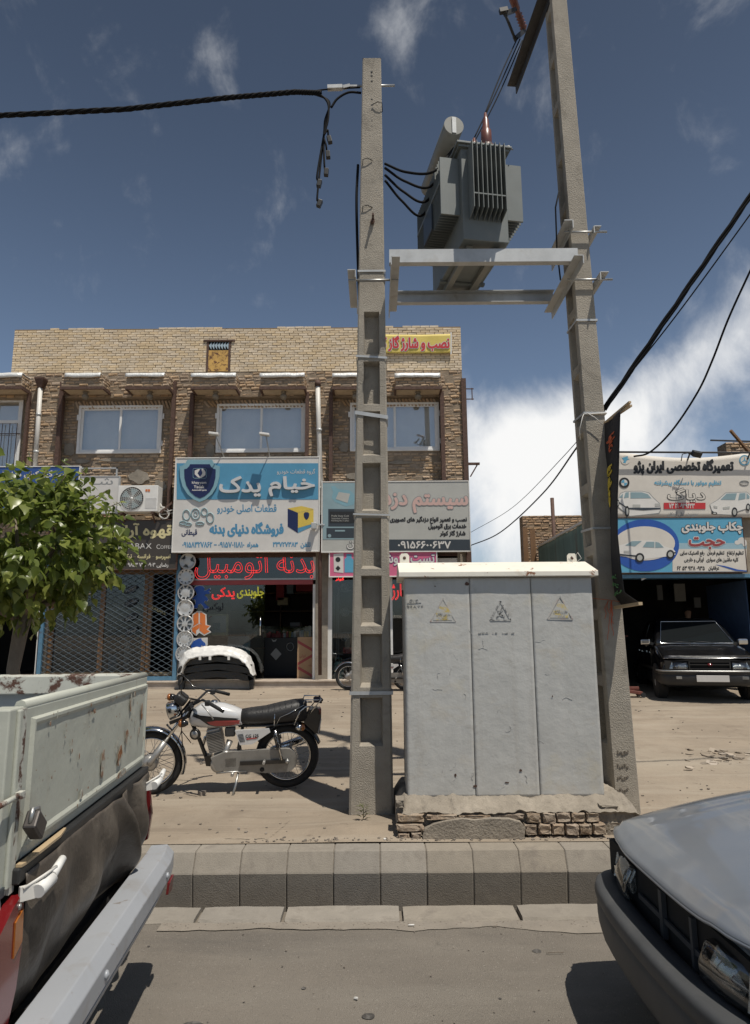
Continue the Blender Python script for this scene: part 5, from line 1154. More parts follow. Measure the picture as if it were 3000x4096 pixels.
p = at(2300, 2225, yr); mb = MB(); mb.tube([(p.x, yr, p.z), (p.x + .02, yr - .02, p.z + .03), (p.x + .05, yr - .02, p.z - .02), (p.x + .01, yr - .02, p.z - .05), (p.x - .05, yr - .02, p.z + .02)], .003, 5); mb.build('rag_wire', 'pipe_white', cab)
mb = MB(); mb.lathe((CX0 - .001, 5.95, zc1 - .12), (-1, 0, 0), [(.03, 0), (.03, .01), (0, .012)], 12); mb.build('side_lock', 'rust_steel', cab)
# worn warning triangles and stencil
mat('tri_yellow', (.55, .42, .12), .6, var=.15, dirt=((.45, .445, .42), .40, .52, 22, 1.)); mat('tri_red', (.44, .35, .31), .6, var=.2, dirt=((.45, .445, .42), .38, .52, 26, 1.)); mat('faded_black', (.15, .15, .15), .7, var=.2, dirt=((.45, .445, .42), .42, .56, 38, 1.)); mat('pencil', (.17, .17, .17), .8, var=.3)
yq = CY - .0125
def tri_frame(cx, cy, s_, m, r=.004):
    h = s_ * 1.0; P3 = [(cx, cy - h), (cx + s_ * .98, cy + h * .8), (cx - s_ * .98, cy + h * .8)]
    mb = MB()
    for i in range(3):
        a, b = P3[i], P3[(i + 1) % 3]; k_ = r / (5.4 / 2730); A_ = at(*a, yq); B_ = at(*b, yq); mb.beam(A_, B_, .003, r * 2, up=(0, 1, 0)) if False else mb.beam(A_, B_, r * 2, .003, up=(0, -1, 0))
    return mb
for cx, cy, s_ in ((1772, 2445, 52), (2240, 2435, 52)):
    mb = tri_frame(cx, cy, s_, 'tri_red', .004); t = mb.build('warning_triangle', 'tri_red', cab)
    mb = MB(); flat(mb, [(cx - 12, cy - 20), (cx + 12, cy - 22), (cx + 32, cy + 5), (cx + 38, cy + 36), (cx - 40, cy + 36), (cx - 28, cy + 6)], yq, .002); mb.build('triangle_field', 'tri_yellow', t)
    txt('خطر برق گرفتگی', cx - 26, cy + 4, cx + 30, cy + 20, yq - .001, 'faded_black', t, off=.001); txt('تلفن اتفاقات ۱۲۱', cx - 18, cy + 22, cx + 20, cy + 34, yq - .001, 'faded_black', t)
mb = tri_frame(2002, 2447, 42, 'faded_black', .007); t = mb.build('stencil_triangle', 'faded_black', cab)
mb = MB(); 
for q in ([(2008, 2425), (1998, 2445), (2004, 2445), (1996, 2462), (2014, 2440), (2006, 2440), (2014, 2426)], [(1990, 2440), (2002, 2452), (2012, 2462), (2008, 2468), (1994, 2456)], [(2004, 2456), (1990, 2470), (1984, 2470), (1998, 2452)], [(2010, 2458), (2020, 2468), (2014, 2470), (2004, 2460)]): flat(mb, q, yq, .002)
mb.build('falling_man', 'faded_black', t)
mb = MB(); q = random.Random(8); x = 1905
while x < 2062:
    w = q.uniform(4, 14)
    if q.random() < .75: flat(mb, rectpx(x, 2530 + q.uniform(-1, 1), x + w, 2534 + q.uniform(-1, 1)), yq, .0015)
    x += w + q.uniform(2, 8)
mb.build('stencil_line', 'faded_black', t)
mb = MB()
def scrawl(pts): mb.tube([at(x, y, yq) for x, y in pts], .0016, 4)
for s_ in ([(1640, 2400), (1646, 2397), (1650, 2402), (1645, 2408), (1639, 2404), (1640, 2400)], [(1655, 2404), (1656, 2405)], [(1672, 2398), (1664, 2400), (1664, 2407), (1671, 2408)], [(1628, 2413), (1685, 2411)], [(1628, 2422), (1634, 2420), (1635, 2428), (1630, 2426), (1635, 2424), (1636, 2432)], [(1640, 2420), (1645, 2426), (1648, 2419), (1647, 2432)], [(1653, 2430), (1652, 2434)], [(1660, 2421), (1656, 2424), (1662, 2425), (1662, 2432)], [(1667, 2430), (1666, 2434)], [(1672, 2420), (1676, 2428), (1681, 2420)], [(1690, 2421), (1685, 2425), (1690, 2428), (1693, 2422)]): scrawl(s_)
mb.build('pencil_note', 'pencil', cab)
# peeling flakes, chips, runs
mat('paint_drip', (.40, .395, .375), .5, var=.05); mb = MB(); q = random.Random(4)
for (px, py) in ((1700, 2555), (1760, 2690), (1800, 2700), (1830, 2640), (1770, 2760), (1860, 2800), (1700, 3060), (1800, 3080), (1830, 3110), (1890, 3090), (2100, 3100), (2020, 3140), (1990, 2850), (2040, 2900), (1950, 2600), (2180, 2560), (2200, 2700), (2330, 2980), (1720, 2590), (1890, 2540), (1930, 2560), (2250, 2800), (2150, 2950), (1770, 3090)):
    pts = []; x, y = px, py; a = q.uniform(0, 6.28)
    for k_ in range(q.randint(4, 9)): pts.append((x, y)); a += q.uniform(-.9, .9); x += 7 * math.cos(a); y += 6 * math.sin(a)
    mb.tube([at(u, v, CY - .011) for u, v in pts], [.0007 + .0009 * q.random() for _ in pts], 4)
tag(mb.build('paint_flake', 'paint_drip', cab), kind='stuff')
mb = MB()
for (px, py, w, h) in ((1868, 2335, 9, 10), (1822, 3101, 6, 7), (2082, 3082, 8, 5), (2028, 3130, 8, 3), (1740, 2345, 4, 3), (1900, 3145, 8, 6), (2210, 2785, 3, 4)): flat(mb, [(px + w * math.cos(t_) * q.uniform(.6, 1.2), py + h * math.sin(t_) * q.uniform(.6, 1.2)) for t_ in [k_ * .7 for k_ in range(9)]], yq, .0015)
tag(mb.build('rust_chip', 'rust_steel', cab), kind='stuff')
# ---- masonry plinth under the cabinet
pl_ = thing('brick_plinth', 'crumbling brick and mortar plinth under the grey cabinet', 'plinth', (1.1, 5.9, 0))
def hplinth(x, y):
    f = ss(y, 5.42, 5.72); ex = min(ss(x, .12, .22), 1 - ss(x, 1.93, 2.06))
    return (.165 + .075 * f + .022 * noise.noise(Vector((x * 6, y * 6, 2))) + .016 * noise.noise(Vector((x * 19, y * 19, 5))) + .006 * noise.noise(Vector((x * 50, y * 50, 8)))) * (.55 + .45 * ex)
mb = MB(); X0, X1, Y0, Y1 = .15, 2.0, 5.475, 6.42
def top_(u, v):
    x = X0 + (X1 - X0) * u; y = Y0 + (Y1 - Y0) * v; return (x + .012 * noise.noise(Vector((y * 12, u, 1))), y - (.04 * noise.noise(Vector((x * 5, 3, v))) + .025 * noise.noise(Vector((x * 19, 8, v))) + .01 * noise.noise(Vector((x * 50, 1, v)))) * (1 - v), hplinth(x, y))
mb.grid(top_, 110, 50)
def face_(u, v):
    x = X0 + (X1 - X0) * u; tx_ = Vector(top_(u, 0)); z = -.03 + (tx_.z + .03) * v; return (tx_.x, tx_.y + .05 * (1 - v) * 0 + .03 * (0 if v > .97 else 1) + .008 * noise.noise(Vector((x * 14, z * 14, 6))), z)
mb.grid(face_, 110, 12)
for s_, xx_ in ((0, X0), (1, X1)): mb.grid(lambda u, v, s_=s_: Vector((top_(s_, u)[0], top_(s_, u)[1], -.03 + (top_(s_, u)[2] + .03) * v)), 30, 6)
mb.build('mortar_mass', 'rough_concrete', pl_, fixn=False)
mat('old_brick', (.30, .225, .16), .95, var=.2, vs=15, bump=1., bs=60, isl=.2, dirt=((.38, .32, .25), .44, .62, 9, .8))
q = random.Random(21)
def stone(x0, x1, z0, z1, y, d=.09, m='old_brick', name='brick'):
    mb = MB(); nx, nz_ = 4, 3; c = .012
    rings = []
    for yy_, s_ in ((y + d, 1.), (y + .014, 1.), (y + .003, .93), (y, .8)):
        cx, cz = (x0 + x1) / 2, (z0 + z1) / 2; hw, hh = (x1 - x0) / 2 * s_, (z1 - z0) / 2 * s_
        rings.append([(cx + hw * (1 if abs(math.cos(t)) > .38 else .62) * (1 if math.cos(t) > 0 else -1) * (1 + q.uniform(-.11, .10)), yy_ + q.uniform(-.009, .009), cz + hh * (1 if abs(math.sin(t)) > .38 else .3) * (1 if math.sin(t) > 0 else -1) * (1 + q.uniform(-.15, .12))) for t in [math.pi * 2 * (k_ + .5) / 12 for k_ in range(12)]])
    mb.loft(rings, smooth=False); return mb.build(name, m, pl_)
zr_ = lambda py, y=5.45: at(1900, py, y).z
def course(px0, px1, py0, py1, n, y):
    w = (px1 - px0) / n
    for i in range(n):
        a, b = at(px0 + i * w + q.uniform(0, 5), (py0 + py1) / 2, y), at(px0 + (i + 1) * w - q.uniform(3, 8), (py0 + py1) / 2, y); stone(a.x, b.x, at(px0, py1, y).z + q.uniform(-.004, .004), at(px0, py0, y).z + q.uniform(-.006, .004), y + q.uniform(-.012, .012))
course(2110, 2405, 3255, 3292, 5, 5.455); course(2100, 2430, 3300, 3341, 6, 5.43); course(2110, 2330, 3346, 3368, 3, 5.44)
course(1588, 1702, 3258, 3290, 1, 5.455); course(1585, 1700, 3298, 3330, 1, 5.425); course(1590, 1692, 3336, 3366, 2, 5.42); course(1702, 2100, 3262, 3282, 3, 5.465)
# broken render patch in the middle
mb = MB(); out_ = [(1697, 3366), (1690, 3345), (1700, 3318), (1735, 3298), (1790, 3284), (1850, 3276), (1900, 3282), (1960, 3275), (2040, 3278), (2085, 3290), (2102, 3310), (2098, 3345), (2105, 3362), (2060, 3368), (1990, 3372), (1900, 3370), (1800, 3374)]
mb.prism([at(x, y, 5.415) for x, y in out_], (0, .06, 0)); mb.build('render_patch', 'rough_concrete', pl_, bevel=.008)
for (px, py, w, h) in ((2430, 3265, 80, 46), (2450, 3305, 95, 34), (1600, 3215, 34, 30), (2440, 3235, 70, 26)): a, b = at(px - w / 2, py, 5.5), at(px + w / 2, py, 5.5); stone(a.x, b.x, at(px, py + h / 2, 5.5).z, at(px, py - h / 2, 5.5).z, 5.5, .14, 'rough_concrete', 'rubble_stone')
# ================================================================ garage at the right, alley walls behind
YGR = 13.2; ZGR = .31
gx = lambda px, py=2500, Y=YGR: at(px, py, Y).x
gz_ = lambda py, px=2700, Y=YGR: at(px, py, Y).z
gar = thing('garage_building', 'low repair garage with dark open doorway under two painted signs', 'building', (gx(2800), YGR, ZGR))
xa, xb = gx(2425), gx(3560); ztop, zop = gz_(1835), gz_(2296)
mat('garage_wall', (.30, .25, .19), .9, var=.2, vs=3, bump=.5, bs=30)
boxo('front_wall', 'garage_wall', gar, xa, xb, YGR + .1, YGR + .4, zop, ztop)
boxo('jamb', 'garage_wall', gar, xa, gx(2470), YGR + .1, YGR + .4, ZGR - .2, zop); boxo('jamb', 'garage_wall', gar, gx(3420), xb, YGR + .1, YGR + .4, ZGR - .2, zop)
boxo('lintel', 'gate_blue', gar, gx(2470), gx(3420), YGR + .06, YGR + .38, zop - .07, zop - .002)
mb = MB(); yb_ = 18.0; zrf = 3.55
mb.box(xa, xa + .2, YGR + .41, yb_, ZGR - .2, zrf); mb.box(xb - .2, xb, YGR + .41, yb_, ZGR - .2, zrf); mb.box(xa, xb, yb_, yb_ + .2, ZGR - .2, zrf); mb.build('side_wall', 'shade_black', gar)  # darkness of the garage interior put into the wall colour
boxo('roof', 'shade_black', gar, xa, xb, YGR + .41, yb_ + .2, zrf + .001, zrf + .12)
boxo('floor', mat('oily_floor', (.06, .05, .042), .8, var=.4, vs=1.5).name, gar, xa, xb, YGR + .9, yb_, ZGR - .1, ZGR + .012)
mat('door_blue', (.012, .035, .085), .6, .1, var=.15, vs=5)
mb = MB(); p0, p1 = Vector((gx(3040), YGR + .35, 0)), Vector((gx(2840, 2500, 15.4), 15.4, 0)); n = 26; zt_d, zb_d = zop - .1, gz_(2640)
vs = []
for i in range(n * 2):
    q_ = p0.lerp(p1, i / (n * 2 - 1)); o_ = .02 if i % 2 else -.02; q_.x += o_
    vs += [(q_.x, q_.y, ZGR + .05), (q_.x, q_.y, zt_d)]
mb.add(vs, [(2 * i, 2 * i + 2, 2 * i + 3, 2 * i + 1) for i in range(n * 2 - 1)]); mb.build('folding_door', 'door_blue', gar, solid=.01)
# things hung inside
for i, (px, py, w, h, m) in enumerate(((2720, 2370, 50, 70, 'sg_grey'), (2640, 2370, 26, 60, 'sg_outl'), (2790, 2410, 30, 40, 'sg_outl'))):
    a, b = at(px - w / 2, py - h / 2, 17.5), at(px + w / 2, py + h / 2, 17.5); mb = MB(); mb.box(a.x, b.x, 17.5, 17.53, b.z, a.z); single(mb, 'hanging_sheet', m, ('pale sheet hung in the middle', 'narrow dim sheet hung at left', 'small dim sheet hung at right')[i] + ' inside the dark garage', 'sheet')
a = at(2572, 2302, 13.35); mb = MB(); mb.prism([(a.x - .05, 13.3, a.z - .10), (a.x + .1, 13.3, a.z - .04), (a.x + .07, 13.3, a.z + .04), (a.x - .06, 13.3, a.z + .02)], (0, .02, .0)); single(mb, 'paper_scrap', 'sg_white', 'torn white paper scrap under the blue garage sign', 'paper')
# white cloth sign
ys = YGR - .02
gs = thing('garage_banner', 'cream cloth sign with black letters and two car drawings above the garage', 'sign', tuple(at(2750, 2068, ys)))
def gb_(u, v):
    px = 2462 + (3230 - 2462) * u; top_y = 1806 + 26 * math.sin(math.pi * min(1, u * 1.35)) ; py = 2070 + (top_y - 2070) * v; q_ = at(px, py, ys); q_.y += .002 * math.sin(u * 23 + v * 4) * v; return q_
mb = MB(); mb.grid(gb_, 60, 14); mb.build('cloth', 'sg_bannerw', gs, solid=.01)
yd = ys - .009
txt('تعمیرگاه تخصصی ایران پژو', 2536, 1838, 2933, 1897, yd, 'sg_black', gs, off=.014)
txt('تنظیم موتور با دستگاه پیشرفته', 2618, 1919, 2885, 1947, yd, 'sg_sky', gs, off=.004)
txt('دیاگ', 2671, 1953, 2820, 2008, yd, 'sg_bannerw', gs, off=.004, outline=('sg_black', .011))
deco(gs, 'red_bar', 'sg_red', [rectpx(2655, 2011, 2822, 2036)], yd)
txt('۰۹۳۹۴۳۳ ۲۱ ۷۳', 2676, 2014, 2778, 2033, yd - .006, 'sg_white', gs, off=.003)
txt('مدیریت : علی آجتکان', 2671, 2047, 2790, 2068, yd, 'sg_outl', gs, off=.002)
c3 = lambda pts: [(2200 + x * .5319, 1700 + y * .5319) for x, y in pts]
def car_print(par, body, glass_, dark, lamps, wheels, Y):
    deco(par, 'printed_car', 'sg_carwhite', [c3(body)], Y, .003); deco(par, 'printed_windows', 'sg_greyblue', [c3(q_) for q_ in glass_], Y, .006); deco(par, 'printed_trim', 'sg_dark', [c3(q_) for q_ in dark], Y, .008)
    deco(par, 'printed_lamps', 'sg_grey', [c3(q_) for q_ in lamps], Y, .008)
    mbw = MB(); mbr = MB()
    for cx, cy, rx, ry in wheels: flat(mbw, c3(circ(cx, cy, rx, ry, 18)), Y - .010); flat(mbr, c3(circ(cx, cy, rx * .6, ry * .6, 16)), Y - .0135)
    if wheels: mbw.build('printed_tyres', 'sg_black', par); mbr.build('printed_rims', 'sg_grey', par)
deco(gs, 'car_outline', 'sg_outl', [c3([(500, 580), (530, 512), (565, 498), (690, 496), (745, 508), (785, 552), (826, 590), (834, 640), (820, 668), (600, 690), (500, 610)])], yd, .001)
car_print(gs, [(503, 580), (532, 516), (566, 502), (690, 500), (742, 512), (780, 555), (822, 592), (830, 638), (816, 662), (600, 684), (503, 606)], [[(605, 506), (690, 506), (735, 520), (762, 550), (605, 552)], [(568, 508), (592, 504), (592, 545), (555, 550)], [(520, 545), (548, 515), (546, 548)]], [[(585, 622), (832, 622), (832, 632), (700, 642), (585, 632)], [(500, 565), (585, 622), (585, 632), (500, 575)]], [[(622, 598), (680, 598), (680, 620), (622, 622)], [(790, 590), (826, 590), (826, 610), (790, 612)]], [(580, 650, 17, 42), (512, 588, 9, 28)], yd)
deco(gs, 'car_outline', 'sg_outl', [c3([(1200, 600), (1265, 558), (1320, 508), (1480, 502), (1515, 530), (1520, 620), (1420, 650), (1370, 680), (1225, 672)])], yd, .001)
car_print(gs, [(1204, 600), (1268, 561), (1322, 512), (1480, 507), (1511, 532), (1516, 616), (1418, 646), (1366, 675), (1228, 668)], [[(1328, 516), (1405, 513), (1392, 563), (1282, 562)], [(1425, 514), (1470, 511), (1470, 555), (1415, 565)], [(1478, 512), (1500, 535), (1500, 552), (1478, 556)]], [[(1215, 640), (1240, 660), (1240, 668), (1218, 660)]], [[(1230, 606), (1260, 612), (1258, 626), (1232, 622)], [(1300, 618), (1352, 612), (1350, 630), (1302, 632)]], [(1388, 655, 22, 36), (1490, 618, 16, 28), (1238, 664, 20, 10)], yd)
# makers' roundels as printed on the cloth
deco(gs, 'roundel', 'sg_black', [circ(2497, 1931, 21)], yd); deco(gs, 'roundel_field', 'sg_white', [circ(2497, 1931, 13)], yd, .006); deco(gs, 'roundel_quarter', 'sg_sky', [[(2497, 1931)] + circ(2497, 1931, 12, 12, 8, 90, 180), [(2497, 1931)] + circ(2497, 1931, 12, 12, 8, 270, 359)], yd, .009)
deco(gs, 'star_roundel', 'sg_sky', [circ(2978, 1841, 21)], yd); deco(gs, 'star_field', 'sg_bannerw', [circ(2978, 1841, 16)], yd, .006); deco(gs, 'star', 'sg_sky', [[(2978 + 16 * math.cos(R(a + d_)) * r_, 1841 - 16 * math.sin(R(a + d_)) * r_) for a in (90, 210, 330) for d_, r_ in ((-60, .18), (0, 1))]], yd, .009)
deco(gs, 'horse_roundel', 'sg_bannerw', [circ(2501, 1840, 18)], yd); deco(gs, 'horse_mark', 'sg_sky', [[(2487, 1832), (2500, 1828), (2512, 1824), (2510, 1834), (2518, 1836), (2506, 1842), (2502, 1853), (2492, 1850), (2496, 1842)]], yd, .006)
mb = MB(); mb.tube([at(x, y, yd - .004) for x, y in circ(2977, 1931, 18, 9, 18)], .006, 4, False, True); mb.build('oval_mark', 'sg_outl', gs); txt('MVM', 2965, 1927, 2989, 1935, yd, 'sg_outl', gs)
# printed blue sign
yb2 = YGR - .03
bs_ = sign('alignment_shop_sign', 'blue sign with white saloon car in an oval above the garage doorway', (2462, 2074, 2988, 2287), yb2, 'sg_sky', 'rust_steel', th=.08, fr=.012)
deco(bs_, 'pale_foot', 'sg_bannerw', [rectpx(2690, 2196, 2986, 2286)], yb2, .002)
mat('sky_fade', (.30, .45, .52), .5, var=.1, vs=2); deco(bs_, 'fade_band', 'sky_fade', [rectpx(2690, 2172, 2986, 2196)], yb2, .002)
deco(bs_, 'cloud_print', 'sg_white', [circ(2950, 2170, 12, 9), circ(2966, 2162, 14, 13), circ(2978, 2172, 9, 14)], yb2, .005)
E_ = lambda s_: c3(circ(735, 900, 240 * s_, 190 * s_, 40))
clipE = lambda pts: [(max(2463, x), max(2076, min(2285, y))) for x, y in pts]
deco(bs_, 'oval_ring', 'logo_blue', [clipE(c3(circ(715, 905, 256, 196, 40)))], yb2, .003); deco(bs_, 'oval_field', 'sg_bannerw', [clipE(c3(circ(712, 890, 228, 128, 40)))], yb2, .007)
car_print(bs_, [(520, 905), (560, 895), (620, 870), (760, 868), (820, 880), (862, 915), (925, 930), (945, 955), (942, 975), (870, 990), (700, 1010), (640, 1000), (520, 985), (512, 940)], [[(566, 905), (615, 873), (690, 872), (640, 912)], [(697, 918), (725, 878), (785, 878), (785, 922)], [(792, 878), (820, 884), (855, 920), (792, 924)]], [[(520, 968), (650, 980), (640, 990), (520, 980)], [(880, 962), (946, 955), (946, 963), (880, 975)]], [[(555, 945), (600, 945), (600, 962), (555, 960)]], [(675, 998, 34, 36), (905, 973, 30, 34)], yb2 - .006)
txt('چکاب جلوبندی', 2728, 2088, 2970, 2134, yb2 - .004, 'sg_white', bs_, off=.010, outline=('sg_black', .010))
txt('حجت', 2756, 2150, 2898, 2195, yb2 - .006, 'sg_dkred', bs_, off=.010, outline=('sg_white', .014))
for s_, b_ in (('تنظیم ارتفاع . تنظیم فرمان . رفع لاستیک سایی', (2720, 2203, 2974, 2226)), ('کلیه ماشین های سواری . ایرانی و خارجی', (2737, 2230, 2953, 2250)), ('۰۹۳۵ ۹۳۸ ۵۳ ۶۲', (2708, 2265, 2818, 2281)), ('عرفانیان', (2834, 2264, 2876, 2283))): txt(s_, *b_, yb2 - .004, 'sg_black', bs_, off=.003)
deco(bs_, 'swoosh', 'logo_blue', [[(2862, 2258), (2900, 2264), (2950, 2278), (2986, 2282), (2986, 2286), (2940, 2283)]], yb2, .006)
# rail and floodlight on top
rl = thing('sign_rail', 'thin steel rail carrying the floodlight above the cream sign', 'rail', tuple(at(2800, 1812, 13.0))); mb = MB(); mb.tube([at(2455, 1808, 13.05), at(3230, 1812, 13.05)], .02, 6); mb.build('rail_bar', 'dark_steel', rl)
mb = MB()
for px in (2470, 2760, 3000): p = at(px, 1812, 13.05); mb.beam(p, (p.x, 13.35, p.z - .25), .025, .02)
mb.build('rail_stay', 'dark_steel', rl)
fl = thing('floodlight', 'black floodlight on the rail above the cream garage sign', 'lamp', tuple(at(2788, 1825, 12.85))); p = at(2786, 1816, 12.85); mb = MB(); mb.obox(p, (.17, .12, .11), Matrix.Rotation(R(35), 3, 'X') @ Matrix.Rotation(R(12), 3, 'Y')); mb.build('lamp_head', 'black_plastic', fl, bevel=.01); mb = MB(); mb.tube([p + Vector((-.1, 0, .02)), p + Vector((-.12, .08, .05)), p + Vector((-.05, .18, .02))], .01, 6); mb.tube([p + Vector((-.1, .1, .05)), p + Vector((-.22, .12, .03)), p + Vector((-.24, .15, -.1))], .01, 6); mb.build('lamp_arm', 'dark_steel', fl)
# brick stub and sticks on the roof
st_ = thing('brick_stub', 'dark broken brick stub with rods on the garage roof at right edge', 'wall', tuple(at(2970, 1815, 14.5))); mb = MB(); a, b = at(2902, 1768, 14.5), at(3160, 1845, 14.5)
for p_ in rows(a.x, b.x + .3, b.z - .3, a.z, 14.5, .066, .2): mb.add(brick_verts(p_[0] + .003, p_[1] - .003, p_[2] + .006, p_[3] - .006, p_[4], .012, rnd, .012), BF)
tag(mb.build('brickwork', 'brown_brick', st_), kind='stuff'); boxo('core', 'wall_mortar', st_, a.x + .01, b.x + .3, 14.515, 14.9, b.z - .6, a.z - .01)
mb = MB(); mb.beam(at(2922, 1722, 14.0), at(3010, 1825, 14.3), .05, .05); mb.build('leaning_pole', 'wood', st_); mb = MB(); mb.beam(at(2842, 1761, 14.4), at(3010, 1766, 14.4), .03, .03); mb.build('rod', 'dark_steel', st_)
# jack and red stand by the doorway
p = at(2545, 2760, 13.0); jk = thing('trolley_jack', 'rusty red trolley jack on the ground beside the garage doorway', 'jack', (p.x, p.y, gz(p.x, 13.0))); z = gz(p.x, 13.0)
mb = MB(); mb.obox((p.x - .1, 13.0, z + .1), (.36, .22, .06), Matrix.Rotation(R(8), 3, 'Y')); mb.obox((p.x - .05, 13.0, z + .16), (.2, .05, .06)); mb.build('jack_frame', mat('jack_red', (.16, .05, .035), .6, var=.3).name, jk, bevel=.01)
for dx_ in (-.24, .08):
    for dy_ in (-.12, .12): mb = MB(); mb.cyl((p.x + dx_, 13 + dy_ - .02, z + .045), (p.x + dx_, 13 + dy_ + .02, z + .045), .045); mb.build('castor', 'black_plastic', jk)
p = at(2512, 2720, 13.5); rs = thing('tee_handle_stand', 'thin red upright T-handle bar inside the garage doorway', 'tool', (p.x, 13.7, ZGR)); mb = MB(); zt2 = at(2512, 2540, 13.7).z; mb.cyl((p.x, 13.7, ZGR - .05), (p.x, 13.7, zt2), .02); mb.beam((p.x - .02, 13.7, zt2 - .02), (p.x + .13, 13.7, zt2 - .02), .025, .02); mb.build('red_bar', 'jack_red', rs)
# ---- alley: brick wall and green sheet fence
Y2 = 19.0; al = thing('alley_wall', 'sunlit brick wall end in the gap between the two buildings', 'wall', tuple(at(2200, 2300, Y2)))
a, b = at(2088, 2062, Y2), at(2560, 2400, Y2); ra = rows(a.x, b.x, .3, a.z, Y2, .068, .2); mb = MB()
mat('alley_brick', (.40, .27, .17), .9, var=.15, vs=10, isl=.2, bump=.6, bs=60)
for p_ in ra: mb.add(brick_verts(p_[0] + .003, p_[1] - .003, p_[2] + .006, p_[3] - .006, p_[4], .010, rnd, .010), BF)
tag(mb.build('brickwork', 'alley_brick', al, fixn=False), kind='stuff'); boxo('core', 'yellow_mortar', al, a.x + .005, b.x, Y2 + .012, Y2 + .4, .2, a.z - .01)
xg_ = gx(2425); xa = xg_
fe = thing('sheet_fence', 'weathered green corrugated metal sheet fence along the side of the garage', 'fence', (xg_, 15.8, .3)); mat('green_sheet', (.15, .22, .20), .65, .1, var=.25, vs=3, stretch=(1, 1, .1), dirt=((.12, .08, .05), .55, .7, 3, .7))
for k_ in range(5):
    mb = MB(); vs = []
    for i in range(25): y = 13.66 + (k_ + i / 24) * .89; vs += [(xa - .03 + (.018 if i % 2 else -.018), y, .2), (xa - .03 + (.018 if i % 2 else -.018), y, 3.74 - .03 * (k_ % 2))]
    mb.add(vs, [(2 * i, 2 * i + 2, 2 * i + 3, 2 * i + 1) for i in range(24)]); mb.build('metal_sheet', 'green_sheet', fe, solid=.006)
mb = MB(); mb.beam((xa - .06, 13.66, 3.76), (xa - .06, 18.1, 3.74), .05, .05); mb.build('top_rail', 'pipe_white', fe)
mb = MB(); p = at(2208, 1992, 17.6); mb.tube([p, (p.x, 17.6, .2)], .05, 8); mb.build('fence_post', 'rust_steel', fe)
wp = thing('timber_post', 'weathered brown timber boards beside the green sheet fence', 'post', tuple(at(2120, 2300, 18))); 
for i, (p0, p1) in enumerate(((2090, 2118), (2120, 2150))):
    a, b = at(p0, 2110, 18.0), at(p1, 2300, 18.0); boxo('board', 'wood', wp, a.x, b.x, 18.0 + .03 * i, 18.05 + .03 * i, .3, a.z - .05 * i)

# ---- black mourning banner tied to the taller pole
bn = thing('black_banner', 'long black cloth banner with orange and yellow script hung on the taller pole', 'banner', tuple(at(2480, 2410, 6.3)))
mat('black_cloth', (.022, .021, .022), .85, var=.2, vs=4, bump=.3, bs=30); mat('script_orange', (.55, .12, .05), .7, var=.1); mat('script_yellow', (.55, .42, .05), .7, var=.1); mat('script_green', (.16, .42, .16), .7, var=.1)
lft = [(2418, 1692), (2416, 1780), (2426, 1900), (2436, 2060), (2440, 2200), (2447, 2300), (2462, 2385), (2490, 2424)]
rgt = [(2487, 1640), (2483, 1720), (2477, 1850), (2468, 2000), (2466, 2140), (2478, 2270), (2492, 2370), (2556, 2412)]
def lerp_l(L_, t): t *= len(L_) - 1; i = min(int(t), len(L_) - 2); f = t - i; return (L_[i][0] + (L_[i + 1][0] - L_[i][0]) * f, L_[i][1] + (L_[i + 1][1] - L_[i][1]) * f)
def bn_f(u, v):
    a, b = lerp_l(lft, v), lerp_l(rgt, v); A = at(*a, 6.12); B = at(*b, 5.72 + .05 * v); q_ = A.lerp(B, u); q_.x += .012 * math.sin(u * 5 + v * 4); return q_
mb = MB(); mb.grid(bn_f, 10, 60); mb.build('cloth', 'black_cloth', bn, solid=.004)
wd_ = thing('banner_stick', 'pair of pale wooden sticks at the top of the black banner', 'stick', tuple(at(2480, 1640, 5.8)))
for e_ in ((2520, 1608), (2524, 1622)): mb = MB(); mb.beam(at(2420, 1692, 6.12), at(*e_, 5.62), .022, .018); mb.build('stick', 'pale_wood', wd_)
mb = MB(); mb.beam(at(2462, 2430, 6.08), at(2562, 2414, 5.66), .035, .025); single(mb, 'banner_batten', 'pale_wood', 'pale wooden batten at the bottom end of the black banner', 'stick')
def script(word, v0, v1, u0, u1, m, off):
    lps = outlines(word); xs = [p_.x for l in lps for p_ in l]; ys_ = [p_.y for l in lps for p_ in l]; mb = MB()
    for l in lps:
        q_ = []
        for p_ in l:
            a = (p_.x - min(xs)) / (max(xs) - min(xs)); b = (p_.y - min(ys_)) / (max(ys_) - min(ys_)); w = Vector(bn_f(u0 + (u1 - u0) * b, v1 + (v0 - v1) * a)); w.y -= .006; w.x -= .012
            if not q_ or (w - q_[-1]).length > .004: q_.append(w)
        if len(q_) > 2: mb.tube(q_, off, 4, False, True)
    return mb.build('script', m, bn)
script('شهادت', .12, .20, .15, .8, 'script_orange', .004); script('فاطمه', .26, .41, .05, .6, 'script_yellow', .005)
q = random.Random(6); mb = MB()
for v0 in (.745, .80, .85):
    for k_ in range(5):
        u, v = .2 + k_ * .1, v0 + q.uniform(-.008, .008); pts = []
        for j in range(5): w = Vector(bn_f(min(.95, max(.02, u)), v)); w.y -= .006; w.x -= .012; pts.append(w); u += q.uniform(-.04, .09); v += q.uniform(-.009, .009)
        mb.tube(pts, .0035, 4)
mb.build('script', 'script_green', bn)
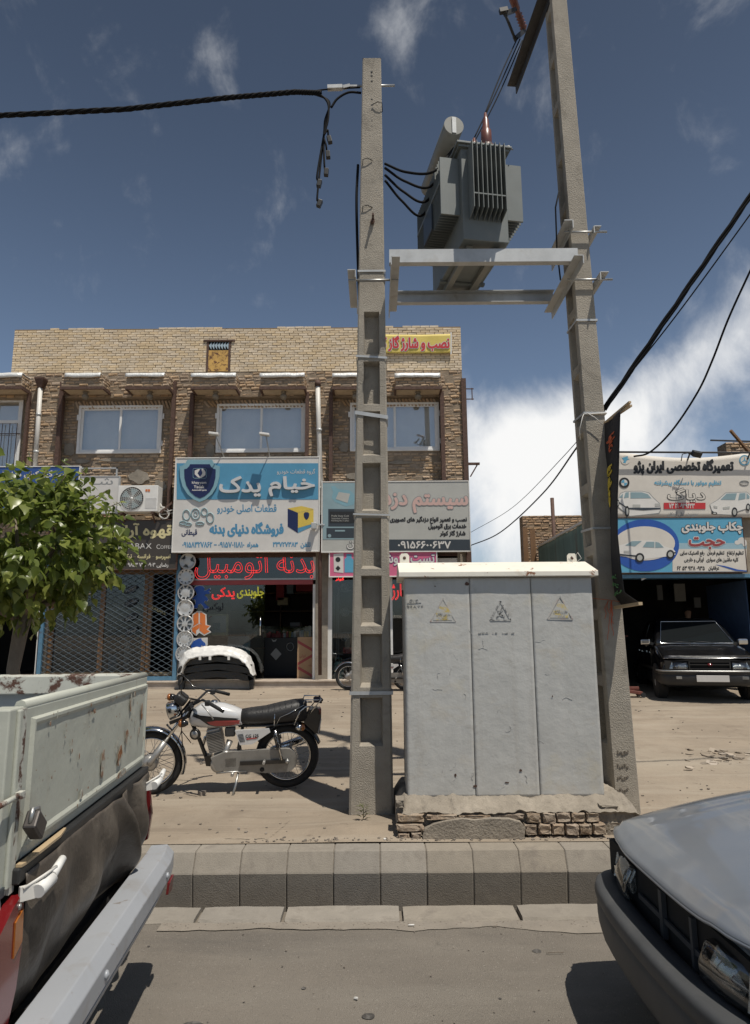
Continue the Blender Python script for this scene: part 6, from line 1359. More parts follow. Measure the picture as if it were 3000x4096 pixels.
mb = MB(); p = at(2440, 1642, 6.0); mb.tube([PR(-1.1, 1.1, p.z), PR(-1.1, -1.1, p.z + .01), PR(1.1, -1.1, p.z)], .006, 5); mb.tube([PR(-1.1, 1.1, p.z) , at(2330, 1668, 6.05), at(2318, 1720, 6.05), at(2322, 1760, 6.1)], .004, 5); mb.tube([at(2345, 1650, 6.07), at(2380, 1670, 6.07), at(2412, 1700, 6.07)], .004, 5); mb.build('tie_string', 'pipe_white', bn)
q = random.Random(2); mb = MB()
for k_ in range(7):
    x, y = 2440 + q.uniform(-10, 10), 2405; pts = [(x, y)]
    for j in range(q.randint(3, 9)): x += q.uniform(-9, 7); y += q.uniform(8, 24); pts.append((x, y))
    mb.tube([at(a, b, YR - .205) for a, b in pts], .0025, 4)
mb.tube([at(2362, 2393, YR - .2), at(2420, 2398, YR - .2), at(2490, 2408, YR - .2)], .0025, 4); mb.build('frayed_string', 'script_orange', bn)
# ================================================================ cars (local: x forward, y left, z up)
mat('paint_grey', (.185, .205, .235), .36, .2, var=.04, vs=3, coat=.8, dirt=((.30, .285, .26), .40, .9, 2, .35), dirt2=((.42, .40, .37), .66, .72, 40, .3), streak=(((.33, .32, .30), .60, .68, (5, .6, 1), .5),)); mat('paint_black', (.010, .010, .011), .22, .0, var=.05, coat=.8, dirt=((.10, .09, .08), .5, .9, 3, .25))
mat('bumper_grey', (.055, .057, .06), .6, var=.12, vs=6, dirt=((.12, .11, .1), .55, .8, 6, .5)); mat('headlamp', (.30, .30, .29), .10, .5, var=.2, vs=14, coat=1., bump=.25, bs=30); mat('headlamp_in', (.52, .52, .50), .22, .85, var=.15, vs=20, bump=.5, bs=45)
mat('amber', (.32, .10, .014), .25, var=.1, coat=.6); mat('lamp_red', (.14, .008, .010), .2, var=.1, coat=.6); mat('rim_dark', (.14, .14, .14), .5, .4, var=.2)
def mirror_ring(half): return [(x, y, z) for x, y, z in half] + [(x, -y, z) for x, y, z in reversed(half[1:-1])]
def make_car(label, paint, bump_m, trim, grille, group=None):
    o = thing('saloon_car', label, 'car', (0, 0, 0), group)
    def half(x, w, zb, zt):
        return [(x, 0, zb), (x, w * .86, zb), (x, w * .965, zb + .06), (x, w, zb + .26), (x, w * .995, zt - .22), (x, w * .965, zt - .09), (x, w * .90, zt - .025), (x, w * .78, zt - .002), (x, w * .45, zt + .018), (x, 0, zt + .026)]
    st = [(-1.94, .66, .40, .80), (-1.90, .72, .34, .86), (-1.78, .765, .26, .90), (-1.4, .795, .2, .925), (-.6, .80, .19, .93), (.3, .80, .19, .93), (.88, .80, .19, .925), (1.12, .797, .2, .875), (1.36, .79, .2, .815), (1.55, .78, .22, .762), (1.68, .768, .25, .718), (1.74, .755, .28, .69)]
    mb = MB(); mb.loft([mirror_ring(half(*s)) for s in st]); mb.build('body', paint, o)
    # bonnet with its lip
    def hood(u, v):
        y = (u - .5) * 2 * .735; e = 1 - (abs(u - .5) * 2) ** 2.6 * .115 / 1.0
        x0, x1 = .90, 1.825 - .100 * (abs(u - .5) * 2) ** 3
        x = x0 + (x1 - x0) * v; t = (x - .9) / .92
        z = .93 - .125 * t - .078 * t ** 2.2 + .018 * (1 - (abs(u - .5) * 2) ** 2) + .006 * math.exp(-((abs(u - .5) * 2 - .62) / .06) ** 2) - .016 * max(0, abs(u - .5) * 2 - .86) / .14
        if v > .97: z -= .016; x -= .002
        return (x, y, z + .008)
    mb = MB(); mb.grid(hood, 40, 34); mb.build('bonnet', paint, o, solid=.012)
    for s in (-1, 1): mb = MB(); mb.tube([(1.70 - i * .078, .742 * s, hood(0, 1 - i / 10)[2] - .012) for i in range(11)], .006, 5); mb.build('bonnet_gap', 'shade_black', o)
    mb = MB(); mb.tube([Vector(hood(i / 40, 1)) + Vector((0, 0, -.004)) for i in range(41)], .006, 6); mb.build('bonnet_trim', trim, o)
    # black panel standing in for the shaded opening between the lamps
    mb = MB(); mb.box(1.70, 1.76, -.72, .72, .40, .69); mb.build('nose', 'shade_black', o)
    if grille:
        mb = MB(); mb.box(1.79, 1.815, -.33, .33, .665, .68); mb.box(1.79, 1.815, -.33, .33, .545, .56); mb.box(1.79, 1.812, -.33, .33, .615, .632); mb.box(1.785, 1.80, -.34, -.32, .55, .68); mb.box(1.785, 1.80, .32, .34, .55, .68); g = mb.build('grille', 'paint_black', o)
        mb = MB(); mb.lathe((1.815, 0, .622), (1, 0, 0), [(.001, .0), (.042, 0), (.038, .008), (0, .01)], 20); b = mb.build('badge', 'lamp_red', g); b.scale = (1, 1, .62); b.location = (0, 0, .622 * .38)
    else:
        mb = MB(); mb.box(1.77, 1.78, -.30, .30, .56, .58); mb.box(1.765, 1.785, -.06, -.03, .5, .68); mb.box(1.765, 1.785, .22, .24, .5, .68); mb.build('bare_bracket', 'bumper_grey', o)
    for s in (-1, 1):
        pl = [(1.83, .355), (1.81, .50), (1.775, .62), (1.72, .71), (1.60, .772), (1.56, .74), (1.70, .60), (1.72, .355)]
        mb = MB()
        ring = lambda z, k: [(x - (1.70 - x) * 0 - k * .05, y * s, z) for x, y in pl]
        top = [(x - .035, y * s, .668) for x, y in pl]; mid_ = [(x, y * s, .595) for x, y in pl]; bot = [(x - .005, y * s, .528) for x, y in pl]
        mb.loft([bot, mid_, top], smooth=True); hl_ = mb.build('headlamp', 'lamp_glass', o, bevel=.02, seg=4)
        mb = MB(); ins = lambda z, d: [(1.70 + (x - 1.70) * .80 - .012 - d, s * (.55 + (y - .55) * .90), z) for x, y in pl]
        mb.loft([ins(.545, .01), ins(.595, .0), ins(.652, .03)], smooth=False); mb.build('lamp_reflector', 'headlamp_in', hl_, bevel=.008)
        mb = MB(); mb.prism([(1.785, .605 * s, .55), (1.735, .697 * s, .55), (1.715, .70 * s, .66), (1.765, .60 * s, .66)], (-.012, -.01 * s, 0)); mb.build('side_lamp', 'headlamp_in', o)
    # bumper
    path = [(1.10, .80), (1.45, .812), (1.66, .805), (1.79, .755), (1.865, .64), (1.90, .35), (1.91, 0)]; path = path + [(x, -y) for x, y in reversed(path[:-1])]
    sec = [(-.10, .528), (-.02, .532), (.006, .530), (.018, .518), (.022, .505), (.022, .465), (.006, .458), (.006, .448), (.016, .440), (.012, .34), (-.01, .28), (-.06, .262), (-.12, .27), (-.13, .5)]
    rings = []
    for i, (x, y) in enumerate(path):
        a, b = path[max(0, i - 1)], path[min(len(path) - 1, i + 1)]; t = Vector((b[0] - a[0], b[1] - a[1])); t.normalize(); n = Vector((-t.y, t.x)) * 1
        if n.dot(Vector((x - .9, y))) < 0: n = -n
        rings.append([(x + n.x * d, y + n.y * d, z) for d, z in sec])
    mb = MB(); mb.loft(rings); mb.build('front_bumper', bump_m, o, sub=1)
    if trim == 'chrome':
        mb = MB(); mb.tube([(x * 1.008, y * 1.02, .515) for x, y in path[1:-1]], .016, 6); mb.build('bumper_strip', 'steel', o)
        mb = MB(); mb.box(1.955, 1.965, -.26, .26, .34, .45); mb.build('number_plate', 'sg_white', o, bevel=.004)
    for s in (-1, 1):
        mb = MB(); mb.obox((1.888 if grille else 1.772, (.52 if grille else .755) * s, .405), (.03, .12 if grille else .09, .05), Matrix.Rotation(R(-12 if grille else -52) * s, 3, 'Z')); mb.build('indicator', 'headlamp' if grille else 'amber', o, bevel=.006)
    mb = MB(); mb.loft([mirror_ring([(x, 0, .27), (x, .70, .27), (x, .76, .34), (x, .77, .5), (x, 0, .5)]) for x in (-1.99, -1.86)]); mb.build('rear_bumper', bump_m, o, bevel=.02)
    # greenhouse
    base = [(.93, .70), (.80, .745), (-.2, .75), (-1.25, .735), (-1.50, .66)]; roof = [(.22, .535), (.14, .575), (-.3, .585), (-.85, .57), (-1.0, .52)]
    full = lambda L, z: [(x, y, z) for x, y in L] + [(x, -y, z) for x, y in reversed(L)]
    mb = MB(); mb.loft([full(base, .90), full([(a[0] * .5 + b[0] * .5, a[1] * .47 + b[1] * .53) for a, b in zip(base, roof)], 1.18), full(roof, 1.40), full([(x * .93 - .03, y * .86) for x, y in roof], 1.445), full([(x * .5 - .2, y * .4) for x, y in roof], 1.46)]); mb.build('cabin', paint, o)
    def lp(i, j, f, y_s=1, out=.012):   # point on the cabin side between base i..j
        pass
    def quadw(name, pts): mb = MB(); mb.prism(pts[0], pts[1]); return mb.build(name, 'dark_glass', o)
    ws = [(.905, .63, .955), (.905, -.63, .955), (.30, -.50, 1.37), (.30, .50, 1.37)]
    n = (Vector(ws[1]) - Vector(ws[0])).cross(Vector(ws[3]) - Vector(ws[0])).normalized(); n = n if n.x > 0 else -n
    mb = MB(); mb.prism([Vector(p) + n * .022 for p in ws], -n * .01); w = mb.build('windscreen', 'car_glass' if False else 'dark_glass', o)
    mb = MB(); q = [Vector(p) + n * .026 for p in ws]; mb.tube(q, .009, 6, False, True); mb.build('windscreen_seal', trim if trim == 'chrome' else 'rubber', w)
    mb = MB()
    for y0, y1 in ((.30, -.12), (-.10, -.50)): mb.tube([Vector((.93, y0, .97)) + n * .02, Vector((.88, y1, .99)) + n * .035], .008, 5)
    mb.build('wiper', 'black_plastic', w)
    rw = [(-1.42, .56, .97), (-1.42, -.56, .97), (-1.06, -.46, 1.36), (-1.06, .46, 1.36)]; n2 = Vector((-.75, 0, .66)); mb = MB(); mb.prism([Vector(p) + n2 * .03 for p in rw], -n2 * .01); mb.build('rear_window', 'dark_glass', o)
    for s in (-1, 1):
        for nm, pts in (('front_door_window', [(.70, .752, .955), (-.17, .757, .955), (-.17, .625, 1.34), (.18, .62, 1.34)]), ('rear_door_window', [(-.23, .757, .955), (-1.12, .747, .955), (-.86, .612, 1.33), (-.23, .625, 1.34)])):
            mb = MB(); mb.prism([(x, y * s, z) for x, y, z in pts], (0, .006 * s, 0.002)); mb.build(nm, 'dark_glass', o)
        mb = MB(); mb.obox((.66, .86 * s, 1.0), (.10, .19, .11), Matrix.Rotation(R(10) * s, 3, 'Z')); m_ = mb.build('wing_mirror', trim if trim == 'chrome' else 'black_plastic', o, bevel=.03, seg=3)
        mb = MB(); mb.beam((.68, .72 * s, .96), (.67, .80 * s, .98), .04, .05); mb.build('mirror_arm', 'black_plastic', m_)
        for x in (.80, -.20, -1.02): y0_, y1_ = sorted((.795 * s - .004 * s, .795 * s + .008 * s)); boxo('door_seam', 'shade_black', o, x - .003, x + .003, y0_, y1_, .32, .88)
        for x in (.35, -.65): mb = MB(); mb.box(x - .08, x + .02, .796 * s, .815 * s, .80, .83); mb.build('door_handle', trim if trim == 'chrome' else 'black_plastic', o)
        mb = MB(); mb.box(-1.5, 1.0, .80 * s, .812 * s, .50, .55); mb.build('side_moulding', bump_m, o)
        mb = MB(); mb.box(-1.96, -1.90, .40 * s, .70 * s, .62, .80); mb.build('tail_lamp', 'lamp_red', o, bevel=.01)
        for x in (1.17, -1.13):
            mb = MB(); mb.lathe((x, .78 * s, .29), (0, s, 0), [(.33, -.12), (.33, .025), (.30, .03), (0, .03)], 28); mb.build('wheel_arch_shade', 'shade_black', o)  # solid black disc stands in for the shaded arch recess
            mb = MB(); mb.lathe((x, .63 * s, .275), (0, s, 0), [(.17, 0), (.255, 0), (.275, .03), (.275, .14), (.255, .17), (.17, .185)], 30); wl = mb.build('wheel', 'rubber', o)
            mb = MB(); mb.lathe((x, .63 * s, .275), (0, s, 0), [(.172, .15), (.172, .182), (.15, .165), (.06, .185), (0, .19)], 24); mb.build('rim', 'hub_silver' if trim == 'chrome' else 'rim_dark', wl)
    return o
grey = make_car('grey saloon car without grille, its dusty bonnet reaching in at lower right', 'paint_grey', 'bumper_grey', 'paint_grey', False)
grey.location = (2.93, 2.96, -.2); grey.rotation_euler = (0, 0, R(180))
black_ = make_car('black saloon car with chrome mirrors parked nose out of the garage', 'paint_black', 'black_plastic', 'chrome', True)
fc = at(2850, 2700, 12.05); hd = R(-103); black_.rotation_euler = (0, 0, hd); black_.location = (fc.x - math.cos(hd) * 1.95, 12.05 - math.sin(hd) * 1.95, .30)
# ---- person standing behind the black car
def skin_fig(name, parent, verts, edges, radii, m, root=0, sub=2):
    me = bpy.data.meshes.new(name); me.from_pydata([Vector(v) for v in verts], edges, []); me.materials.append(MATS[m]); o = link(bpy.data.objects.new(name, me)); o.parent = parent
    md = o.modifiers.new('skin', 'SKIN'); md.use_smooth_shade = True
    for i, r in enumerate(radii): me.skin_vertices[0].data[i].radius = (r, r) if not isinstance(r, tuple) else r; me.skin_vertices[0].data[i].use_root = (i == root)
    s_ = o.modifiers.new('sub', 'SUBSURF'); s_.levels = s_.render_levels = sub
    return o
pe = thing('person', 'person in pale shirt standing in the dark garage behind the black car', 'person', (0, 0, 0))
mat('skin', (.42, .26, .18), .6, var=.06); mat('hair', (.015, .012, .01), .7, var=.2); mat('shirt', (.42, .44, .46), .8, var=.08); mat('trousers', (.03, .033, .04), .85, var=.1)
V = [(0, 0, .94), (0, .01, 1.12), (0, .01, 1.32), (0, 0, 1.42), (0, -.01, 1.50), (0, -.015, 1.57), (0, -.02, 1.66), (0, -.005, 1.72), (.17, 0, 1.39), (.24, .02, 1.12), (.25, -.05, .88), (.25, -.07, .80), (-.17, 0, 1.39), (-.24, .02, 1.12), (-.25, -.05, .88), (-.25, -.07, .80), (.10, 0, .86), (.11, -.01, .48), (.11, .02, .08), (.11, -.12, .035), (-.10, 0, .86), (-.11, -.01, .48), (-.11, .02, .08), (-.11, -.12, .035)]
Ed = [(0, 1), (1, 2), (2, 3), (3, 4), (4, 5), (5, 6), (6, 7), (3, 8), (8, 9), (9, 10), (10, 11), (3, 12), (12, 13), (13, 14), (14, 15), (0, 16), (16, 17), (17, 18), (18, 19), (0, 20), (20, 21), (21, 22), (22, 23)]
Ra = [(.15, .11), (.14, .10), (.16, .11), (.10, .08), .055, .075, .09, .06, .07, .05, .035, .03, .07, .05, .035, .03, .095, .065, .045, .04, .095, .065, .045, .04]
skin_fig('body', pe, V, Ed, Ra, 'skin')
V2 = [(0, 0, .92), (0, .01, 1.12), (0, .01, 1.33), (0, 0, 1.42), (.17, 0, 1.39), (.235, .02, 1.16), (-.17, 0, 1.39), (-.235, .02, 1.16)]
skin_fig('shirt', pe, V2, [(0, 1), (1, 2), (2, 3), (3, 4), (4, 5), (3, 6), (6, 7)], [(.175, .135), (.16, .12), (.18, .13), (.11, .09), .085, .07, .085, .07], 'shirt')
skin_fig('trousers', pe, [(0, 0, .94), (.10, 0, .86), (.11, -.01, .48), (.11, .02, .06), (-.10, 0, .86), (-.11, -.01, .48), (-.11, .02, .06)], [(0, 1), (1, 2), (2, 3), (0, 4), (4, 5), (5, 6)], [(.165, .125), .11, .08, .065, .11, .08, .065], 'trousers')
mb = MB(); mb.lathe((0, .012, 1.64), (0, 0, 1), [(.088, 0), (.10, .04), (.095, .08), (.06, .115), (0, .125)], 16); mb.build('hair', 'hair', pe)
mb = MB(); mb.lathe((0, -.10, 1.625), (0, -1, -.3), [(.016, -.02), (.014, .0), (.006, .022)], 8); mb.build('nose', 'skin', pe)
pp = at(2752, 2470, 16.9); pe.location = (pp.x, 16.9, .31); pe.rotation_euler = (0, 0, R(-12))

# ================================================================ pickup (local: x to the rear, y away from the camera)
pk_ = thing('pickup_truck', 'pale rusty pickup truck with padlocked tailgate over black tarp at lower left', 'pickup truck', (0, 0, 0))
mat('pickup_paint', (.435, .445, .385), .5, .05, var=.07, vs=3, bump=.3, bs=6, dirt=((.17, .085, .04), .635, .70, 9, .9), dirt2=((.27, .22, .155), .56, .8, 3.5, .5)); mat('rail_rust', (.50, .50, .44), .6, var=.06, dirt=((.09, .04, .025), .50, .56, 9, 1.)); mat('tarp', (.075, .062, .05), .45, var=.3, vs=3, bump=.9, bs=9, dirt=((.20, .17, .135), .46, .72, 3, .8)); mat('bumper_paint', (.35, .365, .39), .42, .1, var=.04, vs=4, dirt=((.24, .205, .165), .52, .75, 6, .6), dirt2=((.15, .10, .06), .64, .70, 16, .7)); mat('bed_inside', (.33, .35, .36), .6, var=.12, vs=4, dirt=((.12, .06, .035), .56, .64, 7, .9))
HW = .80
mb = MB(); mb.box(-.035, 0, -.735, HW, 1.05, 1.50); tg = mb.build('tailgate', 'pickup_paint', pk_, bevel=.006)
mb = MB(); a0, a1, c0, c1 = -.69, HW - .03, 1.085, 1.465
mb.loft([[(x_, a0 + k, c0 + k), (x_, a1 - k, c0 + k), (x_, a1 - k, c1 - k), (x_, a0 + k, c1 - k)] for x_, k in ((0, 0), (.013, .006), (.013, .016), (.006, .028))], smooth=False)
def gatef(u, v):
    y, z = a0 + .028 + (a1 - a0 - .056) * u, c0 + .028 + (c1 - c0 - .056) * v; return (.006 + .007 * noise.noise(Vector((y * 2.6, z * 4, 1))) * math.sin(math.pi * u) * math.sin(math.pi * v) + .002 * noise.noise(Vector((y * 9, z * 9, 3))), y, z)
mb.grid(gatef, 50, 20); mb.build('gate_panel', 'pickup_paint', tg, fixn=False)
mb = MB(); mb.tube([(-.017, -.735, 1.505), (-.017, HW, 1.505)], .018, 8); mb.build('gate_rail', 'pickup_paint', tg)
mat('rust_stain', (.22, .085, .025), .8, var=.3, vs=20, dirt=((.40, .40, .34), .42, .58, 16, 1.)); q = random.Random(14); mb = MB()
for (y, z, w, h) in ((.66, 1.33, .022, .05), (.62, 1.24, .008, .03), (.3, 1.18, .04, .05), (.35, 1.1, .10, .02), (.05, 1.2, .03, .06), (.45, 1.40, .02, .05), (.50, 1.43, .012, .02), (-.2, 1.13, .02, .02), (-.1, 1.42, .02, .012), (.4, 1.25, .02, .04)):
    mb.prism([(.0135 + .001 * q.random(), y + w * math.cos(t) * q.uniform(.5, 1.1), z + h * math.sin(t) * q.uniform(.6, 1.1)) for t in [k * .57 for k in range(11)]], (.0008, 0, 0))
for k in range(70):
    y, z = q.uniform(-.66, .74), q.uniform(1.09, 1.46); w = q.choice((.002, .003, .004, .007)); h = w * q.uniform(.6, 3)
    mb.prism([(.0138 + .0006 * q.random(), y + w * math.cos(t) * q.uniform(.5, 1.2), z + h * math.sin(t) * q.uniform(.5, 1.2)) for t in [k2 * 1.05 for k2 in range(6)]], (.0006, 0, 0))
tag(mb.build('rust_stain', 'rust_stain', tg), kind='stuff')
mb = MB(); mb.box(-.07, -.0, -.845, -.742, .98, 1.505); mb.box(-.001, .012, -.80, -.775, 1.0, 1.5); po = mb.build('corner_post', 'pickup_paint', pk_, bevel=.005)
mb = MB(); mb.box(.0, .008, -.775, -.742, .98, 1.5); mb.build('hinge_strip', 'rail_rust', po)
mb = MB(); mb.tube([(.02, -.95, 1.255), (.02, -.80, 1.255)], .008, 6); mb.box(.013, .03, -.80, -.765, 1.245, 1.265); mb.build('latch_bar', 'rail_rust', po)
mb = MB(); mb.box(-2.25, -.071, -.845, -.805, .70, 1.48); mb.build('near_bed_side', 'pickup_paint', pk_, bevel=.005)
mb = MB(); mb.box(-2.25, -.04, HW + .004, HW + .044, .70, 1.47); fs_ = mb.build('far_bed_side', 'bed_inside', pk_, bevel=.004); mb = MB(); mb.box(-2.25, -.03, HW - .03, HW + .05, 1.47, 1.515); mb.box(-2.25, -.03, HW - .04, HW - .03, 1.42, 1.51); mb.build('top_rail', 'rail_rust', fs_, bevel=.006)
mb = MB(); mb.box(-2.30, -2.251, -.845, HW + .044, .70, 1.52); mb.build('bed_front', 'bed_inside', pk_); mb = MB(); mb.box(-2.25, -.036, -.804, HW + .003, .93, .96); mb.build('bed_floor', 'bed_inside', pk_)
mb = MB(); mb.box(-.05, .028, -.76, HW + .01, 1.0, 1.046); mb.build('black_sill', 'black_plastic', pk_, bevel=.006); mb = MB(); mb.prism([(.029, -.75, 1.047), (.034, -.72, 1.047), (.034, -.45, 1.047), (.020, -.36, 1.047), (.012, -.36, 1.047), (.012, -.75, 1.047)], (0, 0, .008)); mb.build('wood_strip', 'pale_wood', pk_)
# black tarp over the lower tailgate
def tarpf(u, v):
    y = -.715 + (HW + .715 - .005) * u; z = 1.02 - .40 * v
    k = math.sin(math.pi * v); f1 = math.exp(-((y - .38 - .28 * (v - .5)) / .05) ** 2) * .07 + math.exp(-((y - .56 - .12 * v) / .07) ** 2) * .035 - math.exp(-((y - .46 - .18 * v) / .06) ** 2) * .045
    f2 = .014 * math.sin(y * 11 + v * 2.2) + .008 * math.sin(y * 23 - v * 5) + .03 * noise.noise(Vector((y * 4, z * 5, 2)))
    return (.03 + (f1 + f2) * (.25 + .75 * k) - .045 * v ** 2 + .02 * k, y, z - .02 * math.sin(u * 9) * v)
mb = MB(); mb.grid(tarpf, 120, 30); mb.build('tarp', 'tarp', pk_, solid=.004)
mb = MB(); mb.box(-.06, -.03, -.77, HW, .58, 1.0); mb.build('lower_gate', 'shade_black', pk_)
mb = MB(); mb.box(-1.9, -.02, -.72, .72, .40, .58); mb.build('chassis', 'shade_black', pk_)
# rear corners, lamps
mb = MB(); mb.box(-.5, .0, -.90, -.782, .62, .985); mb.build('rear_wing', 'pickup_paint', pk_, bevel=.02); mb = MB(); mb.box(-.5, -.01, HW + .0, HW + .08, .62, .985); mb.build('rear_wing', 'pickup_paint', pk_, bevel=.02)
mb = MB(); mb.box(-.30, .006, -.885, -.80, .986, 1.012); mb.build('wing_cap', 'sg_dark', pk_)
lamp = [(-.885, .91), (-.79, .96), (-.735, .975), (-.722, .89), (-.720, .82), (-.738, .72), (-.78, .64), (-.89, .60)]
mb = MB(); mb.prism([(.0, y, z) for y, z in lamp], (.035, 0, 0)); tl1 = mb.build('tail_lamp', 'lamp_red', pk_, bevel=.01); mb = MB(); mb.prism([(.03, -.785, .91), (.03, -.735, .93), (.03, -.728, .84), (.03, -.78, .815)], (.009, 0, 0)); mb.build('amber_lens', 'amber', tl1)
mb = MB()
for y, z in ((-.762, .945), (-.744, .958)): mb.lathe((.034, y, z), (1, 0, 0), [(.009, 0), (.008, .006), (0, .008)], 10)
mb.build('lamp_screw', 'steel', tl1)
mb = MB(); mb.prism([(-.05, HW + .02, .90), (.03, HW + .03, .93), (.045, HW + .045, .80), (.03, HW + .05, .68), (-.05, HW + .05, .64)], (0, .03, 0)); mb.build('tail_lamp', 'lamp_red', pk_)
# pipe pegs, padlock
for y0, z0, nm in ((-.735, .975, 'near'), (HW - .07, .965, 'far')):
    mb = MB(); mb.tube([(.075, y0, z0), (.085, y0 + .075, z0 + .012)], .020, 12); mb.tube([(.088, y0 + .07, z0 + .02), (.09, y0 + .15, z0 + .045)], [.015, .012], 10); pg = mb.build('pipe_peg', 'white_paint', pk_)
    mb = MB(); mb.beam((.03, y0 - .02, z0), (.075, y0 + .02, z0), .012, .04); mb.tube([(.04, y0 - .02, z0 + .015), (.08, y0 + .03, z0 + .035), (.092, y0 + .09, z0 + .04), (.088, y0 + .07, z0 + .01)], .005, 5); mb.build('peg_bracket', 'pipe_white', pg)
pd = thing('padlock', 'dark square padlock hanging from the pickup tailgate latch', 'padlock', (0, 0, 0)); mat('lock_steel', (.10, .09, .085), .5, .6, var=.2)
mb = MB(); mb.obox((.045, -.715, 1.155), (.04, .085, .055), Matrix.Rotation(R(-38), 3, 'X')); mb.build('lock_body', 'lock_steel', pd, bevel=.006); mb = MB(); mb.tube([(.045, -.752, 1.168), (.045, -.742, 1.205), (.045, -.700, 1.20), (.045, -.690, 1.158)], .008, 8); mb.build('shackle', 'steel', pd)
# bumper
sec = [(.05, .645), (.145, .648), (.18, .61), (.18, .54), (.145, .50), (.05, .50)]
mb = MB(); ys_ = [-1.0, -.9, -.4, .2, .70, .80, .87]; rings = []
for y in ys_:
    k = .0 if y < .72 else (y - .72) * .12; rings.append([(x - k * (1 if x > .1 else .3), y, z - (0 if z > .6 else 0)) for x, z in sec])
mb.loft(rings, smooth=False); bp = mb.build('rear_bumper', 'bumper_paint', pk_, bevel=.004)
mb = MB(); mb.loft([[(.08, y, .50), (.160 - max(0, y - .7) * .2, y, .50), (.140 - max(0, y - .7) * .3, y, .452), (.08, y, .44)] for y in (-1.0, -.5, .5, .72, .85)], smooth=False); mb.build('bumper_apron', 'bumper_paint', bp, bevel=.01)
for y in (.66, -.72): mb = MB(); mb.prism([(.176, y, .53), (.172, y + .12, .53), (.168, y + .10, .465), (.170, y + .0, .475)], (.012, 0, 0)); mb.build('reflector', 'lamp_red', bp, bevel=.003)
for y in (.62, -.35): mb = MB(); mb.lathe((.179, y, .575), (1, 0, 0), [(.016, 0), (.014, .008), (0, .013)], 12); mb.build('bumper_bolt', 'bumper_paint', bp)
for y in (-.6, .5): boxo('bumper_bracket', 'shade_black', bp, -.02, .055, y, y + .1, .52, .6)
for y in (-.66, .66):
    mb = MB(); mb.lathe((-.85, y - .09, .33), (0, 1, 0), [(.2, 0), (.31, 0), (.335, .03), (.335, .15), (.31, .18), (.2, .18)], 28); wl = mb.build('wheel', 'rubber', pk_); mb = MB(); mb.lathe((-.85, y - .09, .33), (0, 1, 0), [(.2, .02), (.12, .05), (.1, .13), (.2, .16)], 20); mb.build('rim', 'rim_dark', wl)
# cab beyond the bed
mb = MB(); mb.loft([[(-2.36, -.80, .45), (-2.36, .80, .45), (-2.36, .80, 1.15), (-2.38, .66, 1.78), (-2.38, -.66, 1.78), (-2.36, -.80, 1.15)], [(-3.5, -.82, .45), (-3.5, .82, .45), (-3.5, .82, 1.15), (-3.3, .66, 1.78), (-3.3, -.66, 1.78), (-3.5, -.82, 1.15)], [(-4.5, -.78, .45), (-4.5, .78, .45), (-4.5, .78, 1.0), (-4.4, .7, 1.05), (-4.4, -.7, 1.05), (-4.5, -.78, 1.0)]], smooth=False); mb.build('cab', 'pickup_paint', pk_, bevel=.04)
mb = MB(); mb.prism([(-2.365, -.58, 1.2), (-2.365, .58, 1.2), (-2.375, .54, 1.66), (-2.375, -.54, 1.66)], (.02, 0, 0)); mb.build('cab_window', 'dark_glass', pk_)
for e in (pk_, pd): e.location = (-1.139, 2.9, -.2); e.rotation_euler = (0, 0, R(4.9))

